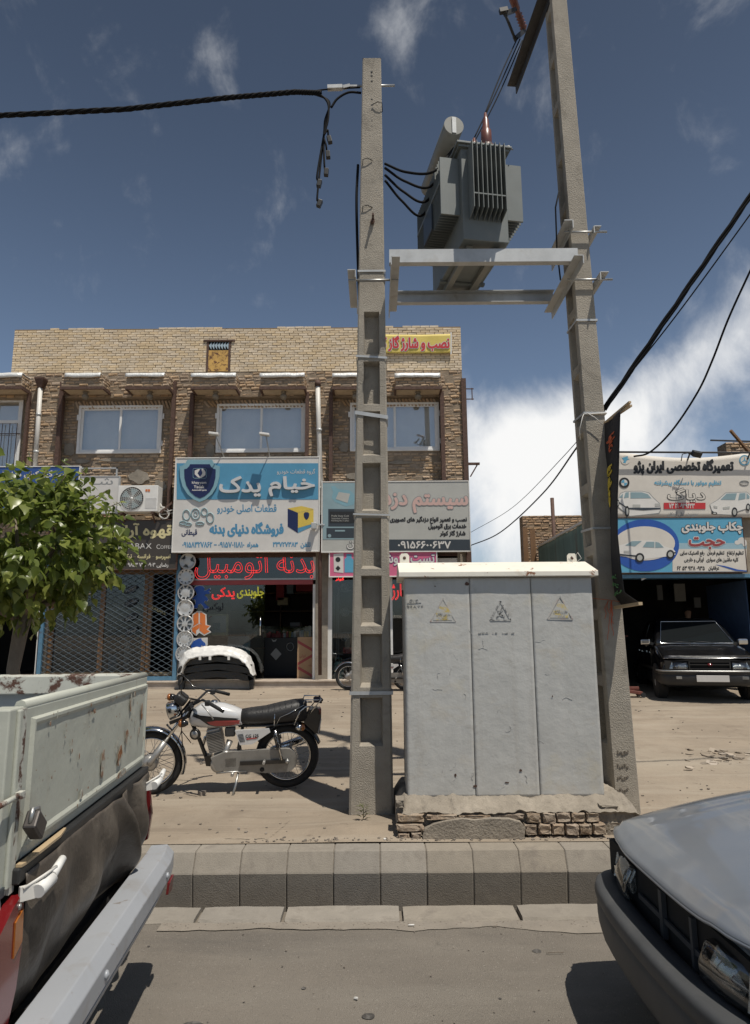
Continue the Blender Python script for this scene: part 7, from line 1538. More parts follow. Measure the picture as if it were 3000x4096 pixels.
# ================================================================ motorcycle (local: x to the rear, y away from the camera)
mat('moto_white', (.62, .62, .62), .25, .1, var=.03, coat=.6); mat('moto_black', (.014, .014, .015), .3, var=.1, coat=.3); mat('moto_red', (.40, .05, .05), .3, var=.05, coat=.5); mat('alloy', (.42, .41, .39), .38, .6, var=.15, vs=14); mat('seat_vinyl', (.022, .021, .021), .5, var=.15, vs=12, bump=.3, bs=60); mat('chain_case', (.26, .25, .23), .5, .3, var=.12, vs=9, dirt=((.14, .12, .10), .5, .75, 8, .6))
def bz_(cx, cy, y=0.): return Vector(((cx - 1165) * .001272, y, .30 + (945 - cy) * .001272))
def make_bike(label, group=None):
    o = thing('motorcycle', label, 'motorcycle', (0, 0, 0), group)
    for k, cx in enumerate((1165, 150)):
        c = bz_(cx, 945); c.z = .305; w = .040 if k == 0 else .034
        mb = MB(); mb.ring(c, (0, 1, 0), .268, w, 44, 10); wl = mb.build('wheel', 'rubber', o)
        mb = MB(); mb.ring(c, (0, 1, 0), .226, .012, 44, 6, sq=(.010, .022)); mb.build('rim', 'chrome', wl)
        mb = MB(); mb.lathe(c - Vector((0, .06, 0)), (0, 1, 0), [(.03, -.02), (.06, 0), (.075, .02), (.075, .10), (.06, .12), (.03, .14)], 20); mb.build('hub', 'alloy', wl)
        mb = MB()
        for i in range(36):
            a = i * math.pi / 18; s = 1 if i % 2 else -1; b = a + (.5 if (i // 2) % 2 else -.5)
            mb.tube([c + Vector((.07 * math.cos(b), .045 * s, .07 * math.sin(b))), c + Vector((.222 * math.cos(a), 0, .222 * math.sin(a)))], .0022, 4, False)
        tag(mb.build('spoke', 'steel', wl), kind='stuff')
    def fender(cx, R_, a0, a1, w, m, name):
        c = bz_(cx, 945); c.z = .305; mb = MB(); mb.grid(lambda u, v: c + Vector(((R_ - .03 * abs(2 * v - 1) ** 2) * math.cos(R(a0 + (a1 - a0) * u)), (v - .5) * w, (R_ - .03 * abs(2 * v - 1) ** 2) * math.sin(R(a0 + (a1 - a0) * u)))), 30, 8); return mb.build(name, m, o, solid=.003)
    fender(150, .335, -22, 160, .11, 'chrome', 'front_mudguard'); fender(1165, .345, 20, 150, .13, 'moto_black', 'rear_mudguard')
    top = bz_(425, 555); axl = bz_(150, 945); axl.z = .305
    for s in (-1, 1):
        a, b = axl + Vector((0, .085 * s, 0)), top + Vector((0, .085 * s, 0)); mid_ = a.lerp(b, .42); mb = MB(); mb.tube([a, a.lerp(b, .05), mid_], [.026, .028, .028], 12); f = mb.build('fork_slider', 'alloy', o); mb = MB(); mb.tube([mid_, b], .017, 10); mb.build('fork_tube', 'chrome', f)
    mb = MB(); mb.beam(bz_(300, 640, -.1), bz_(420, 600, -.1), .03, .03); mb.obox(bz_(395, 615), (.06, .22, .03), Matrix.Rotation(R(-35), 3, 'Y')); mb.obox(bz_(430, 545), (.06, .22, .03), Matrix.Rotation(R(-35), 3, 'Y')); mb.tube([bz_(280, 645, -.12), bz_(320, 690, -.12), bz_(350, 650, -.12)], .01, 6); mb.tube([bz_(445, 530), bz_(410, 620)], .03, 12); mb.build('fork_yoke', 'moto_black', o)
    # headlamp and clocks
    mb = MB(); d = Vector((-.93, 0, -.25)); x_ = Vector((0, 1, 0)); u_ = x_.cross(d) * -1; c = bz_(325, 560)
    def rr_(w, h, off): return [c + d * off + x_ * w * math.copysign(abs(math.cos(t)) ** .55, math.cos(t)) + u_ * h * math.copysign(abs(math.sin(t)) ** .55, math.sin(t)) for t in [i * math.pi / 10 for i in range(20)]]
    mb.loft([rr_(.05, .05, -.06), rr_(.085, .075, -.03), rr_(.095, .085, .05), rr_(.092, .082, .06)]); hl = mb.build('headlamp', 'chrome', o); mb = MB(); mb.loft([rr_(.088, .078, .061), rr_(.06, .055, .073), rr_(.01, .01, .078)]); mb.build('lens', 'headlamp', hl)
    mb = MB(); c = bz_(372, 480); mb.obox(c, (.12, .20, .09), Matrix.Rotation(R(38), 3, 'Y')); mb.build('instrument_case', 'black_plastic', o, bevel=.03, seg=3)
    for p, s in ((bz_(395, 630, -.19), -1), (bz_(270, 495, .17), 1), (bz_(1272, 705, -.14), -1), (bz_(1290, 690, .14), 1)):
        fr = p.x < -.3; mb = MB(); mb.lathe(p + Vector((.03 if fr else -.03, 0, 0)), (-1 if fr else 1, 0, 0), [(.015, -.03), (.032, 0), (.035, .03)], 14); il = mb.build('indicator', 'moto_black' if fr else 'chrome', o); mb = MB(); mb.lathe(p + Vector((.03 if fr else -.03, 0, 0)), (-1 if fr else 1, 0, 0), [(.036, .03), (.034, .045), (.02, .06), (0, .064)], 14); mb.build('lens', 'amber', il); mb = MB(); mb.tube([p, p + Vector((.03 if fr else -.02, -s * .08, 0))], .008, 6); mb.build('stem', 'moto_black', il)
    # handlebar
    for s in (-1, 1):
        mb = MB(); mb.tube([bz_(455, 520), bz_(470, 520, .05 * s), bz_(510, 490, .13 * s), bz_(545, 462, .20 * s), bz_(590, 472, .27 * s), bz_(705, 522, .37 * s)], .011, 8); hb_ = mb.build('handlebar', 'moto_black', o)
        mb = MB(); mb.tube([bz_(600, 476, .28 * s), bz_(705, 522, .37 * s)], .017, 10); mb.build('grip', 'rubber', hb_); mb = MB(); mb.tube([bz_(545, 485, .27 * s), bz_(590, 520, .33 * s), bz_(632, 572, .36 * s)], .006, 6); mb.lathe(bz_(632, 575, .36 * s), (0, 0, 1), [(0, -.008), (.009, 0), (0, .008)], 8); mb.build('lever', 'alloy', hb_); mb = MB(); mb.obox(bz_(585, 478, .255 * s), (.05, .05, .05)); mb.build('switch_block', 'black_plastic', hb_, bevel=.01)
        xm_ = 400 if s < 0 else 330; mb = MB(); mb.tube([bz_(560, 470, .22 * s), bz_(430, 430, .26 * s), bz_(402, 400, .28 * s), bz_(xm_, 330, .31 * s)], .006, 6); mi = mb.build('mirror', 'moto_black', o); mb = MB(); mb.obox(bz_(xm_ - 5, 305, .31 * s), (.025, .11, .065), Matrix.Rotation(R(15), 3, 'Y')); mb.build('mirror_head', 'black_plastic', mi, bevel=.012)
    mb = MB()
    for k in range(3): mb.tube([bz_(520, 480, -.15 - .03 * k), bz_(450, 470 + 10 * k, -.12), bz_(380 + 5 * k, 560, -.1), bz_(385, 700, -.1), bz_(330 + 60 * k, 860 - 30 * k, -.06)], .0045, 5)
    mb.build('control_cable', 'cable', o)
    # tank
    st = [(-.93, .045, .66, .715), (-.90, .085, .635, .79), (-.82, .115, .615, .838), (-.72, .128, .61, .848), (-.60, .125, .612, .83), (-.50, .11, .615, .795), (-.435, .095, .62, .765), (-.42, .07, .64, .74)]
    def tr_(x, w, z0, z1): return [(x, w * math.copysign(abs(math.cos(t)) ** .7, math.cos(t)), (z0 + z1) / 2 + (z1 - z0) / 2 * math.copysign(abs(math.sin(t)) ** .75, math.sin(t))) for t in [i * math.pi / 12 for i in range(24)]]
    mb = MB(); mb.loft([tr_(*s) for s in st]); tk = mb.build('fuel_tank', 'moto_white', o)
    def side(x, z):   # tank skin at -y
        for a, b in zip(st, st[1:]):
            if a[0] <= x <= b[0]:
                f = (x - a[0]) / (b[0] - a[0]); w, z0, z1 = (a[i] + (b[i] - a[i]) * f for i in (1, 2, 3)); s = max(-1, min(1, (z - (z0 + z1) / 2) / ((z1 - z0) / 2))); t = math.asin(math.copysign(abs(s) ** (1 / .75), s)); return -w * abs(math.cos(t)) ** .7 - .003
        return -.1
    def tdecal(pts, m, nm, d=0):
        mb = MB(); tri = tessellate_polygon([[Vector((x, z, 0)) for x, z in pts]])
        bm = bmesh.new(); vs = [bm.verts.new((x, 0, z)) for x, z in pts]
        for t in tri:
            try: bm.faces.new([vs[i] for i in t])
            except ValueError: pass
        bmesh.ops.subdivide_edges(bm, edges=bm.edges[:], cuts=4, use_grid_fill=True); bm.verts.index_update()
        mb.add([(v.co.x, side(v.co.x, v.co.z) - d, v.co.z) for v in bm.verts], [[v.index for v in f.verts] for f in bm.faces], True); bm.free(); return mb.build(nm, m, tk, fixn=False)
    cz = lambda cx, cy: ((cx - 1165) * .001272, .30 + (945 - cy) * .001272)
    tdecal([cz(*p) for p in ((468, 575), (520, 590), (650, 605), (828, 630), (828, 668), (760, 680), (640, 682), (580, 665), (520, 620), (460, 600))], 'moto_black', 'black_stripe')
    tdecal([cz(*p) for p in ((570, 640), (640, 632), (828, 640), (828, 665), (740, 676), (640, 676), (595, 662))], 'moto_red', 'red_stripe', .002)
    mb = MB(); mb.lathe((-.70, 0, .845), (0, 0, 1), [(.035, 0), (.035, .012), (.025, .02), (0, .02)], 16); mb.build('filler_cap', 'chrome', tk)
    # seat
    ss_ = [(-.44, .10, .64, .765), (-.36, .115, .63, .775), (-.2, .125, .625, .79), (-.08, .13, .625, .815), (.06, .125, .63, .84), (.15, .11, .635, .845), (.19, .08, .66, .82)]
    mb = MB(); mb.loft([tr_(*s) for s in ss_]); se = mb.build('seat', 'seat_vinyl', o); mb = MB()
    for x in [-.40 + .055 * k for k in range(10)]:
        for a, b in zip(ss_, ss_[1:]):
            if a[0] <= x <= b[0]: f = (x - a[0]) / (b[0] - a[0]); r = tr_(x, *(a[i] + (b[i] - a[i]) * f for i in (1, 2, 3))); mb.tube([Vector(p) * 1.0 for p in r[2:11]], .003, 4)
    mb.build('seat_piping', 'moto_black', se)
    mb = MB(); mb.tube([bz_(1070, 600, -.131), bz_(1068, 690, -.131)], .006, 5); mb.tube([bz_(1080, 690, -.12), bz_(1110, 625, -.134), bz_(1180, 598, -.133), bz_(1290, 545, -.11)], .004, 5); mb.build('seat_trim', 'chrome', se)
    # frame
    mb = MB(); mb.tube([bz_(440, 560), bz_(440, 640), bz_(510, 800), bz_(570, 960), bz_(620, 1000)], .019, 10); mb.tube([bz_(450, 600), bz_(800, 690), bz_(1100, 690)], .018, 10)
    for s in (-1, 1): mb.tube([bz_(800, 690, .07 * s), bz_(1000, 690, .10 * s), bz_(1250, 680, .10 * s)], .011, 8); mb.tube([bz_(830, 700, .06 * s), bz_(800, 850, .07 * s), bz_(820, 980, .08 * s)], .015, 8)
    mb.prism([bz_(545, 910, -.05), bz_(600, 900, -.05), bz_(605, 985, -.05), bz_(560, 980, -.05)], (0, .1, 0)); mb.build('frame', 'moto_black', o)
    # horn
    p = bz_(483, 735, -.07); mb = MB(); mb.lathe(p, (-.3, -1, 0), [(.04, -.03), (.055, 0), (.05, .02)], 18); hn = mb.build('horn', 'moto_black', o); mb = MB(); mb.lathe(p, (-.3, -1, 0), [(.036, .021), (.03, .024), (.014, .03), (0, .034)], 16); mb.build('horn_face', 'alloy', hn)
    # engine
    en = MB(); ax = Vector((.18, 0, -1)).normalized(); c0 = bz_(612, 718); c0.y = 0
    en.obox(bz_(640, 800), (.10, .11, .22), Matrix.Rotation(R(-12), 3, 'Y')); eo = en.build('engine', 'alloy', o)
    mb = MB()
    for k in range(13): cc = c0 + ax * (.022 + k * .0145); mb.obox(cc, (.155 - .002 * abs(k - 4), .175, .006), Matrix.Rotation(R(-11), 3, 'Y'))
    tag(mb.build('cooling_fin', 'alloy', eo), kind='stuff')
    mb = MB(); mb.obox(c0 + ax * .0, (.13, .13, .03), Matrix.Rotation(R(-11), 3, 'Y')); mb.build('cylinder_head', 'alloy', eo, bevel=.01)
    mb = MB(); mb.obox(bz_(720, 945), (.27, .20, .14)); mb.build('crankcase', 'alloy', eo, bevel=.03, seg=3)
    mb = MB(); mb.lathe(bz_(658, 960, -.09), (0, -1, 0), [(.075, -.02), (.078, .02), (.07, .035), (.03, .04), (.028, .034), (0, .034)], 24); mb.build('magneto_cover', 'alloy', eo); mb = MB(); mb.obox(bz_(745, 945, -.105), (.14, .05, .12)); mb.build('sprocket_cover', 'alloy', eo, bevel=.02, seg=3)
    mb = MB(); mb.tube([bz_(735, 800, -.04), bz_(715, 850, -.075), bz_(708, 910, -.09)], [.03, .026, .035], 12); mb.lathe(bz_(708, 890, -.09), (0, -1, -.2), [(.04, -.02), (.042, .02), (.03, .03), (0, .034)], 16); mb.build('starter_housing', 'alloy', eo)
    mb = MB(); mb.obox(bz_(735, 740), (.10, .08, .09)); mb.build('carburettor', 'rim_dark', eo, bevel=.015)
    mb = MB(); mb.tube([bz_(600, 760, .03), bz_(545, 790, .06), bz_(520, 870, .09), bz_(580, 980, .11), bz_(750, 1010, .12), bz_(1000, 960, .14)], .017, 10); mb.tube([bz_(1000, 960, .14), bz_(1060, 930, .15), bz_(1330, 845, .16)], [.02, .042, .042], 14); mb.build('exhaust', 'chrome', o)
    # side panel
    mb = MB(); mb.prism([bz_(775, 712, -.125), bz_(1030, 708, -.125), bz_(1038, 735, -.125), bz_(950, 790, -.125), bz_(905, 818, -.125), bz_(812, 820, -.125)], (0, .03, 0)); sp = mb.build('side_panel', 'moto_white', o, bevel=.008, seg=3)
    mb = MB()
    for k in range(6): mb.prism([bz_(797 + k * 3, 742 + k * 10, -.126), bz_(836 + k * 3, 738 + k * 10, -.126), bz_(836 + k * 3, 742 + k * 10, -.126), bz_(797 + k * 3, 747 + k * 10, -.126)], (0, -.002, 0))
    mb.build('vent', 'sg_dark', sp)
    for s_, b_, m_ in (('CG 125', (855, 745, 950, 768), 'sg_black'), ('Shine', (858, 770, 945, 785), 'moto_red')):
        if s_ == 'Shine':
            mb = MB(); mb.prism([bz_(858, 772, -.1262), bz_(945, 768, -.1262), bz_(930, 778, -.1262), bz_(900, 778, -.1262), (bz_(865, 784, -.1262))], (0, -.002, 0)); mb.build('red_mark', m_, sp)
        else: txt(s_, 0, 0, 1, 1, 1, m_, sp, mapf=lambda u, v, b_=b_: bz_(b_[0] + (b_[2] - b_[0]) * u, b_[3] + (b_[1] - b_[3]) * v, -.1262), off=.0015)
    # chain case
    pts = [(600, 905), (700, 868), (900, 862), (1140, 862)] + [(1155 + 85 * math.sin(t), 948 - 86 * math.cos(t)) for t in [i * math.pi / 10 for i in range(11)]] + [(1000, 1034), (830, 1012), (640, 1000)]
    mb = MB(); mb.prism([bz_(x, y, -.13) for x, y in pts], (0, .045, 0)); cc = mb.build('chain_case', 'chain_case', o, bevel=.008, seg=2)
    mb = MB(); mb.lathe(bz_(977, 1006, -.13), (0, -1, 0), [(.022, 0), (.022, .002), (0, .002)], 14); mb.build('inspection_plug', 'rubber', cc)
    mb = MB()
    for s in (-1, 1): mb.beam(bz_(815, 950, .14 * s), bz_(1175, 950, .145 * s), .02, .035)
    mb.build('swing_arm', 'moto_black', o)
    mb = MB(); mb.cyl(bz_(1165, 945, -.18), bz_(1165, 945, .18), .012); mb.lathe(bz_(1165, 947, -.165), (0, -1, 0), [(.022, 0), (.02, .015), (.01, .02)], 8); mb.build('rear_axle', 'steel', o)
    for s in (-1, 1):
        a, b = bz_(1072, 715, .15 * s), bz_(1125, 935, .16 * s); mb = MB(); mb.tube([a, b], .013, 8); sk = mb.build('shock_absorber', 'chrome', o); mb = MB(); d = b - a; e1_ = d.cross(Vector((0, 1, 0))).normalized(); e2 = Vector((0, 1, 0))
        mb.tube([a + d * (.12 + .5 * k / 90) + (e1_ * math.cos(k * .75) + e2 * math.sin(k * .75)) * .025 for k in range(91)], .005, 5); mb.build('spring', 'moto_black', sk)
    # rack, tail
    mb = MB()
    for s in (-1, 1): mb.tube([bz_(1215, 690, .12 * s), bz_(1260, 590, .12 * s), bz_(1300, 560, .11 * s), bz_(1360, 560, .10 * s)], .008, 6); mb.tube([bz_(1285, 545, .10 * s), bz_(1300, 508, .10 * s), bz_(1420, 512, .10 * s), bz_(1330, 620, .10 * s)], .007, 6)
    mb.tube([bz_(1420, 512, -.1), bz_(1420, 512, .1)], .007, 6); mb.build('luggage_rack', 'chrome', o)
    mb = MB(); mb.prism([bz_(1330, 600, -.05), bz_(1395, 580, -.05), bz_(1425, 640, -.05), bz_(1415, 770, -.05), bz_(1380, 775, -.05), bz_(1290, 690, -.05)], (0, .1, 0)); mb.build('tail_fairing', 'moto_black', o, bevel=.01); mb = MB(); mb.obox(bz_(1410, 615), (.04, .10, .07)); mb.build('tail_lamp', 'lamp_red', o, bevel=.01)
    mb = MB(); mb.prism([bz_(1372, 655, -.09), bz_(1436, 655, -.09), bz_(1436, 765, -.09), bz_(1372, 765, -.09)], (.0, .004, 0)); 
    mb = MB(); mb.obox(bz_(1412, 712), (.006, .19, .13), Matrix.Rotation(R(12), 3, 'Y')); mb.build('number_plate', 'sg_white', o)
    mb = MB(); q = random.Random(9)
    for k in range(5): mb.tube([bz_(1365 + q.uniform(0, 20), 515 + q.uniform(-5, 25), q.uniform(-.08, .08)), bz_(1395 + q.uniform(0, 20), 520 + q.uniform(0, 30), q.uniform(-.05, .05)), bz_(1420 + q.uniform(0, 20), 530 + q.uniform(0, 45), q.uniform(-.06, .06))], [.02, .026, .012], 8)
    mb.build('tied_cloth', mat('dark_cloth', (.05, .04, .055), .9, var=.3).name, o)
    # stand, pegs
    mb = MB(); mb.tube([bz_(800, 1025, -.12), bz_(785, 1100, -.17), bz_(748, 1218, -.235)], .011, 8); mb.obox(bz_(748, 1226, -.24), (.06, .05, .008)); mb.build('side_stand', 'steel', o)
    mb = MB(); mb.tube([bz_(640, 1018, -.12), bz_(740, 1012, -.13), bz_(860, 1015, -.13)], .008, 6); mb.tube([bz_(760, 1020, 0), bz_(760, 1020, -.20)], .016, 8); mb.tube([bz_(995, 940, -.14), bz_(990, 935, -.24)], .014, 8); mb.build('footrest', 'alloy', o)
    return o
bike = make_bike('white and red light motorcycle on its side stand in front of the parts shop')
rp, fp_ = onz(1149, 3146, .045), onz(627, 3170, .035)
yw = math.atan2(rp.y - fp_.y, rp.x - fp_.x)
bike.location = (rp.x, rp.y, gz(rp.x, rp.y) + .004); bike.rotation_mode = 'ZXY'; bike.rotation_euler = (R(7), 0, yw)
bike2 = copy_tree(bike); tag(bike2, 'second motorcycle parked by the shop step behind the concrete pole', 'motorcycle', 'motorcycles parked on the forecourt'); bike['group'] = 'motorcycles parked on the forecourt'
b2 = onz(1400, 2768, .33); bike2.location = (b2.x + 1.15, b2.y + .1, gz(b2.x, b2.y) + .0); bike2.rotation_euler = (R(7), 0, R(-4)); bike2.scale = (.92, .92, .92)
# ================================================================ mulberry tree
tree = thing('mulberry_tree', 'small pruned mulberry street tree with dense glossy crown at the left edge', 'tree', (-3.33, 6.45, 0))
mat('bark', (.19, .155, .12), .9, var=.25, vs=9, bump=1., bs=40, stretch=(1, 1, .35))
def leafmat():
    m = bpy.data.materials.new('leaf'); m.use_nodes = True; MATS['leaf'] = m; N = m.node_tree.nodes; L = m.node_tree.links; P = N['Principled BSDF']
    g = N.new('ShaderNodeNewGeometry'); oi = N.new('ShaderNodeObjectInfo'); a = N.new('ShaderNodeMath'); a.operation = 'ADD'; L.new(g.outputs['Random Per Island'], a.inputs[0]); L.new(oi.outputs['Random'], a.inputs[1]); f = N.new('ShaderNodeMath'); f.operation = 'FRACT'; L.new(a.outputs[0], f.inputs[0])
    r = N.new('ShaderNodeValToRGB'); e = r.color_ramp.elements; e[0].color = (.070, .098, .018, 1); e[1].color = (.27, .30, .075, 1); e.new(.6).color = (.135, .175, .036, 1); L.new(f.outputs[0], r.inputs[0]); L.new(r.outputs[0], P.inputs['Base Color'])
    P.inputs['Roughness'].default_value = .34; P.inputs['Specular IOR Level'].default_value = .55
    t = N.new('ShaderNodeBsdfTranslucent'); hs = N.new('ShaderNodeHueSaturation'); hs.inputs['Value'].default_value = 1.7; L.new(r.outputs[0], hs.inputs['Color']); L.new(hs.outputs[0], t.inputs[0])
    x = N.new('ShaderNodeMixShader'); x.inputs[0].default_value = .42; L.new(P.outputs[0], x.inputs[1]); L.new(t.outputs[0], x.inputs[2]); L.new(x.outputs[0], N['Material Output'].inputs[0])
    return m
leafmat()
q = random.Random(77)
tx, ty = -3.33, 6.45
trunk = [(tx, ty, -.1), (tx + .01, ty, .35), (tx + .07, ty, .75), (tx + .03, ty, .95), (tx - .02, ty, 1.2), (tx + .02, ty, 1.55), (tx + .05, ty, 1.75)]
mb = MB(); mb.tube(trunk, [.072, .060, .072, .058, .056, .066, .075], 12); tk_ = mb.build('trunk', 'bark', tree)
CC = Vector((tx - .10, ty, 2.36)); tips = []
for i in range(11):
    a = i * 2 * math.pi / 11 + q.uniform(-.2, .2); el = q.uniform(.35, 1.2); L_ = q.uniform(.7, 1.05); p = Vector(trunk[-1]) + Vector((0, 0, q.uniform(-.12, .05))); pts = [p]
    d = Vector((math.cos(a) * math.cos(el), math.sin(a) * math.cos(el), math.sin(el)))
    for k in range(4): p = p + d * L_ / 4; d = (d + Vector((0, 0, -.10 + .02 * k)) + Vector((q.uniform(-.15, .15), q.uniform(-.15, .15), 0))).normalized(); pts.append(p.copy())
    mb = MB(); mb.tube(pts, [.05, .036, .026, .018, .008], 7); mb.build('branch', 'bark', tk_); tips += pts[2:]
# leaves
outl = [(0, -.02), (.20, .0), (.36, .14), (.42, .32), (.34, .52), (.25, .66), (.13, .84), (0, 1.06), (-.13, .84), (-.25, .66), (-.36, .50), (-.42, .30), (-.35, .12), (-.19, .0)]
def leaf_mesh(k):
    r = random.Random(k); fold = r.uniform(.10, .30); curl = r.uniform(.10, .45); vs = []; fs = []
    mid_ = [(0, .0), (0, .32), (0, .64)]
    def P3(x, y): return (x, y, fold * abs(x) - curl * y * y * .5 + .03 * math.sin(y * 9 + k) * abs(x) * 3)
    vs = [P3(*p) for p in outl] + [P3(*p) for p in mid_]
    n = len(outl); fs = [(0, 1, 14), (1, 2, 14), (2, 3, 15, 14), (3, 4, 15), (4, 5, 16, 15), (5, 6, 16), (6, 7, 16), (7, 8, 16), (8, 9, 16), (9, 10, 15, 16), (10, 11, 15), (11, 12, 14, 15), (12, 13, 14), (13, 0, 14)]
    return vs, fs
LM = [leaf_mesh(k) for k in range(7)]
def rot_to(d, roll):
    y = d.normalized(); x = y.cross(Vector((0, 0, 1)))
    if x.length < .1: x = Vector((1, 0, 0))
    x.normalize(); z = x.cross(y); return Matrix((x, y, z)).transposed() @ Matrix.Rotation(roll, 3, 'Y')
leaves = []
def inside_crown(p):
    d = p - CC; r = math.sqrt((d.x / 1.12) ** 2 + (d.y / 1.0) ** 2 + ((d.z / (.80 if d.z > 0 else .86))) ** 2); return r
n = 0
shoots = []
while len(shoots) < 700:
    v = Vector((q.gauss(0, 1), q.gauss(0, 1), q.gauss(0, 1))).normalized(); rr_ = q.uniform(.55, 1.04) * (1 + .13 * noise.noise(v * 2.2)) 
    p = CC + Vector((v.x * .90, v.y * .90, v.z * (.62 if v.z > 0 else .62))) * rr_
    if p.z < 1.70 + .25 * noise.noise(p * 2): continue
    shoots.append((p, v))
for p, v in shoots:
    up = v.z > .45; d = (v + Vector((q.uniform(-.4, .4), q.uniform(-.4, .4), q.uniform(-.6, .15) if not up else q.uniform(.2, .9)))).normalized()
    L_ = q.uniform(.12, .34)
    for k in range(q.randint(4, 7)):
        b = p + d * L_ * k / 5; s = q.choice((q.uniform(.05, .09), q.uniform(.09, .14), q.uniform(.12, .18))) * (1 - .06 * k); ld = (d * .5 + Vector((q.uniform(-1, 1), q.uniform(-1, 1), q.uniform(-1.4, .05)))).normalized()
        leaves.append((b, ld, q.uniform(-.9, .9), s, q.randrange(7)))
# a few upright shoots poking out of the top
for (px, py) in ((125, 1885), (185, 1880), (345, 1870), (60, 1900), (430, 1960), (265, 1900), (330, 1930), (480, 2010)):
    b = at(px, py, 6.3 + q.uniform(-.3, .3)); c = b + (CC - b) * .35; mb = MB(); mb.tube([c, b], [.008, .004], 5); mb.build('shoot', 'bark', tk_)
    for k in range(9):
        f = k / 8; p = c.lerp(b, f); leaves.append((p, Vector((q.uniform(-1, 1), q.uniform(-1, 1), q.uniform(-.7, .5))).normalized(), q.uniform(-.8, .8), .13 * (1 - .5 * f), q.randrange(7)))
camp = Vector((0, 0, CZ))
leaves.sort(key=lambda l: (l[0] - camp).length - l[3] * 8)
vis = [l for l in leaves if -.62 < l[0].x / l[0].y < 0][:300]; ids = {id(l) for l in vis}
pm = []
for vs, fs in LM:
    me = bpy.data.meshes.new('leaf'); me.from_pydata(vs, [], fs); me.materials.append(MATS['leaf']); me.polygons.foreach_set('use_smooth', [True] * len(fs)); pm.append(me)
for b, d, roll, s, k in vis:
    o = link(bpy.data.objects.new('leaf', pm[k])); o.parent = tree; o.matrix_local = Matrix.Translation(b - WL[tree.name]) @ rot_to(d, roll).to_4x4() @ Matrix.Diagonal((s, s, s, 1))
mb = MB()
for l in leaves:
    if id(l) in ids: continue
    b, d, roll, s, k = l; r_ = rot_to(d, roll) * s; vs, fs = LM[k]; mb.add([b + r_ @ Vector(v) for v in vs], fs, True)
tag(mb.build('crown', 'leaf', tree, fixn=False), kind='stuff')
# ================================================================ small things on the ground
wd2 = thing('weed', 'small dusty weed growing at the foot of the shorter pole', 'weed', tuple(onz(1452, 3290, .01))); mat('weed_green', (.12, .13, .05), .7, var=.3); mb = MB(); base = onz(1452, 3285, .02)
for k in range(16):
    a = k * 1.2; h = .02 + .007 * k; p = base + Vector((math.cos(a) * .02, math.sin(a) * .01 - .01, h)); d = Vector((math.cos(a), math.sin(a) * .5 - .3, .5)).normalized(); r_ = rot_to(d, 0) * .045; vs, fs = LM[k % 7]; mb.add([p + r_ @ Vector((v[0] * .5, v[1], v[2])) for v in vs], fs, True)
tag(mb.build('foliage', 'weed_green', wd2, fixn=False), kind='stuff'); mb = MB(); mb.tube([base, base + Vector((.005, -.01, .07)), base + Vector((0, -.015, .14))], .003, 5); mb.build('stem', 'weed_green', wd2)
q = random.Random(31)
mat('debris', (.33, .275, .215), .9, var=.2, isl=.3); mat('pebble', (.20, .17, .14), .9, var=.2, isl=.3)
def chip(mb, p, s, fl=.35):
    n = 6; pts = [Vector((math.cos(t) * s * q.uniform(.5, 1.2), math.sin(t) * s * q.uniform(.5, 1.2), 0)) for t in [i * 2 * math.pi / n for i in range(n)]]; rm = Matrix.Rotation(q.uniform(0, 6), 3, 'Z') @ Matrix.Rotation(q.uniform(-.35, .35), 3, 'X')
    mb.prism([p + rm @ v for v in pts], rm @ Vector((0, 0, s * fl)))
mb = MB()
for i in range(64):
    px, py = q.gauss(2880, 75), q.gauss(2995, 18)
    if px > 3080 or px < 2740: continue
    p = onz(px, py, .18); p.z = gz2(p.x, p.y); chip(mb, p, q.uniform(.012, .07), .2)
tag(mb.build('rubble', 'debris'), 'scattered pale broken tile and rubble on the dirt before the garage', 'rubble', kind='stuff')
mb = MB()
for i in range(420):
    x, y = q.uniform(-4, 5), 5.4 + 9 * q.random() ** 1.6; p = Vector((x, y, gz2(x, y))); chip(mb, p, q.uniform(.004, .013) * (1 + y * .05), .6)
for i in range(60):
    x, y = q.uniform(-1.2, 1.3), q.uniform(2.6, 4.45); chip(mb, Vector((x, y, -.196)), q.uniform(.003, .007), .5)
for i in range(120):
    x = q.uniform(-1.0, 2.2); y = q.uniform(5.37, 5.44) ; chip(mb, Vector((x, y, gz2(x, y))), q.uniform(.004, .014), .6)
for i in range(260):
    x = q.uniform(-1.3, 1.6); y = 4.465 - .09 * q.random() ** 2; chip(mb, Vector((x, y, -.196)), q.uniform(.002, .006), .5)
tag(mb.build('gravel', 'pebble'), 'loose small pebbles over the dirt and the road', 'gravel', kind='stuff')
p = onz(808, 3180, .03); mb = MB(); chip(mb, Vector((p.x, p.y, gz2(p.x, p.y))), .045, .8); single(mb, 'stone', 'pebble', 'single grey stone on the dirt in front of the motorcycle', 'stone')
p = onz(1645, 3703, -.19); mb = MB(); mb.cyl((p.x - .018, p.y, -.186), (p.x + .018, p.y + .003, -.186), .004, n=8); single(mb, 'cigarette_butt', 'white_paint', 'white cigarette butt on the road beside the edge stones', 'cigarette')
for (px, py, lab) in ((1425, 3995, 'pale pebble in the middle of the bare road'), (1540, 3357, 'white pebble on the dirt left of the brick plinth')):
    z = -.194 if py > 3600 else .012; p = onz(px, py, z); mb = MB(); chip(mb, p, .011, .6); single(mb, 'stone', 'white_paint', lab, 'stone')
p = onz(2185, 3812, -.19); mb = MB(); mb.tube([p, p + Vector((.06, .003, .003)), p + Vector((.095, .004, 0))], .002, 5); single(mb, 'twig', 'bark', 'thin brown twig on the road near the grey car', 'twig')
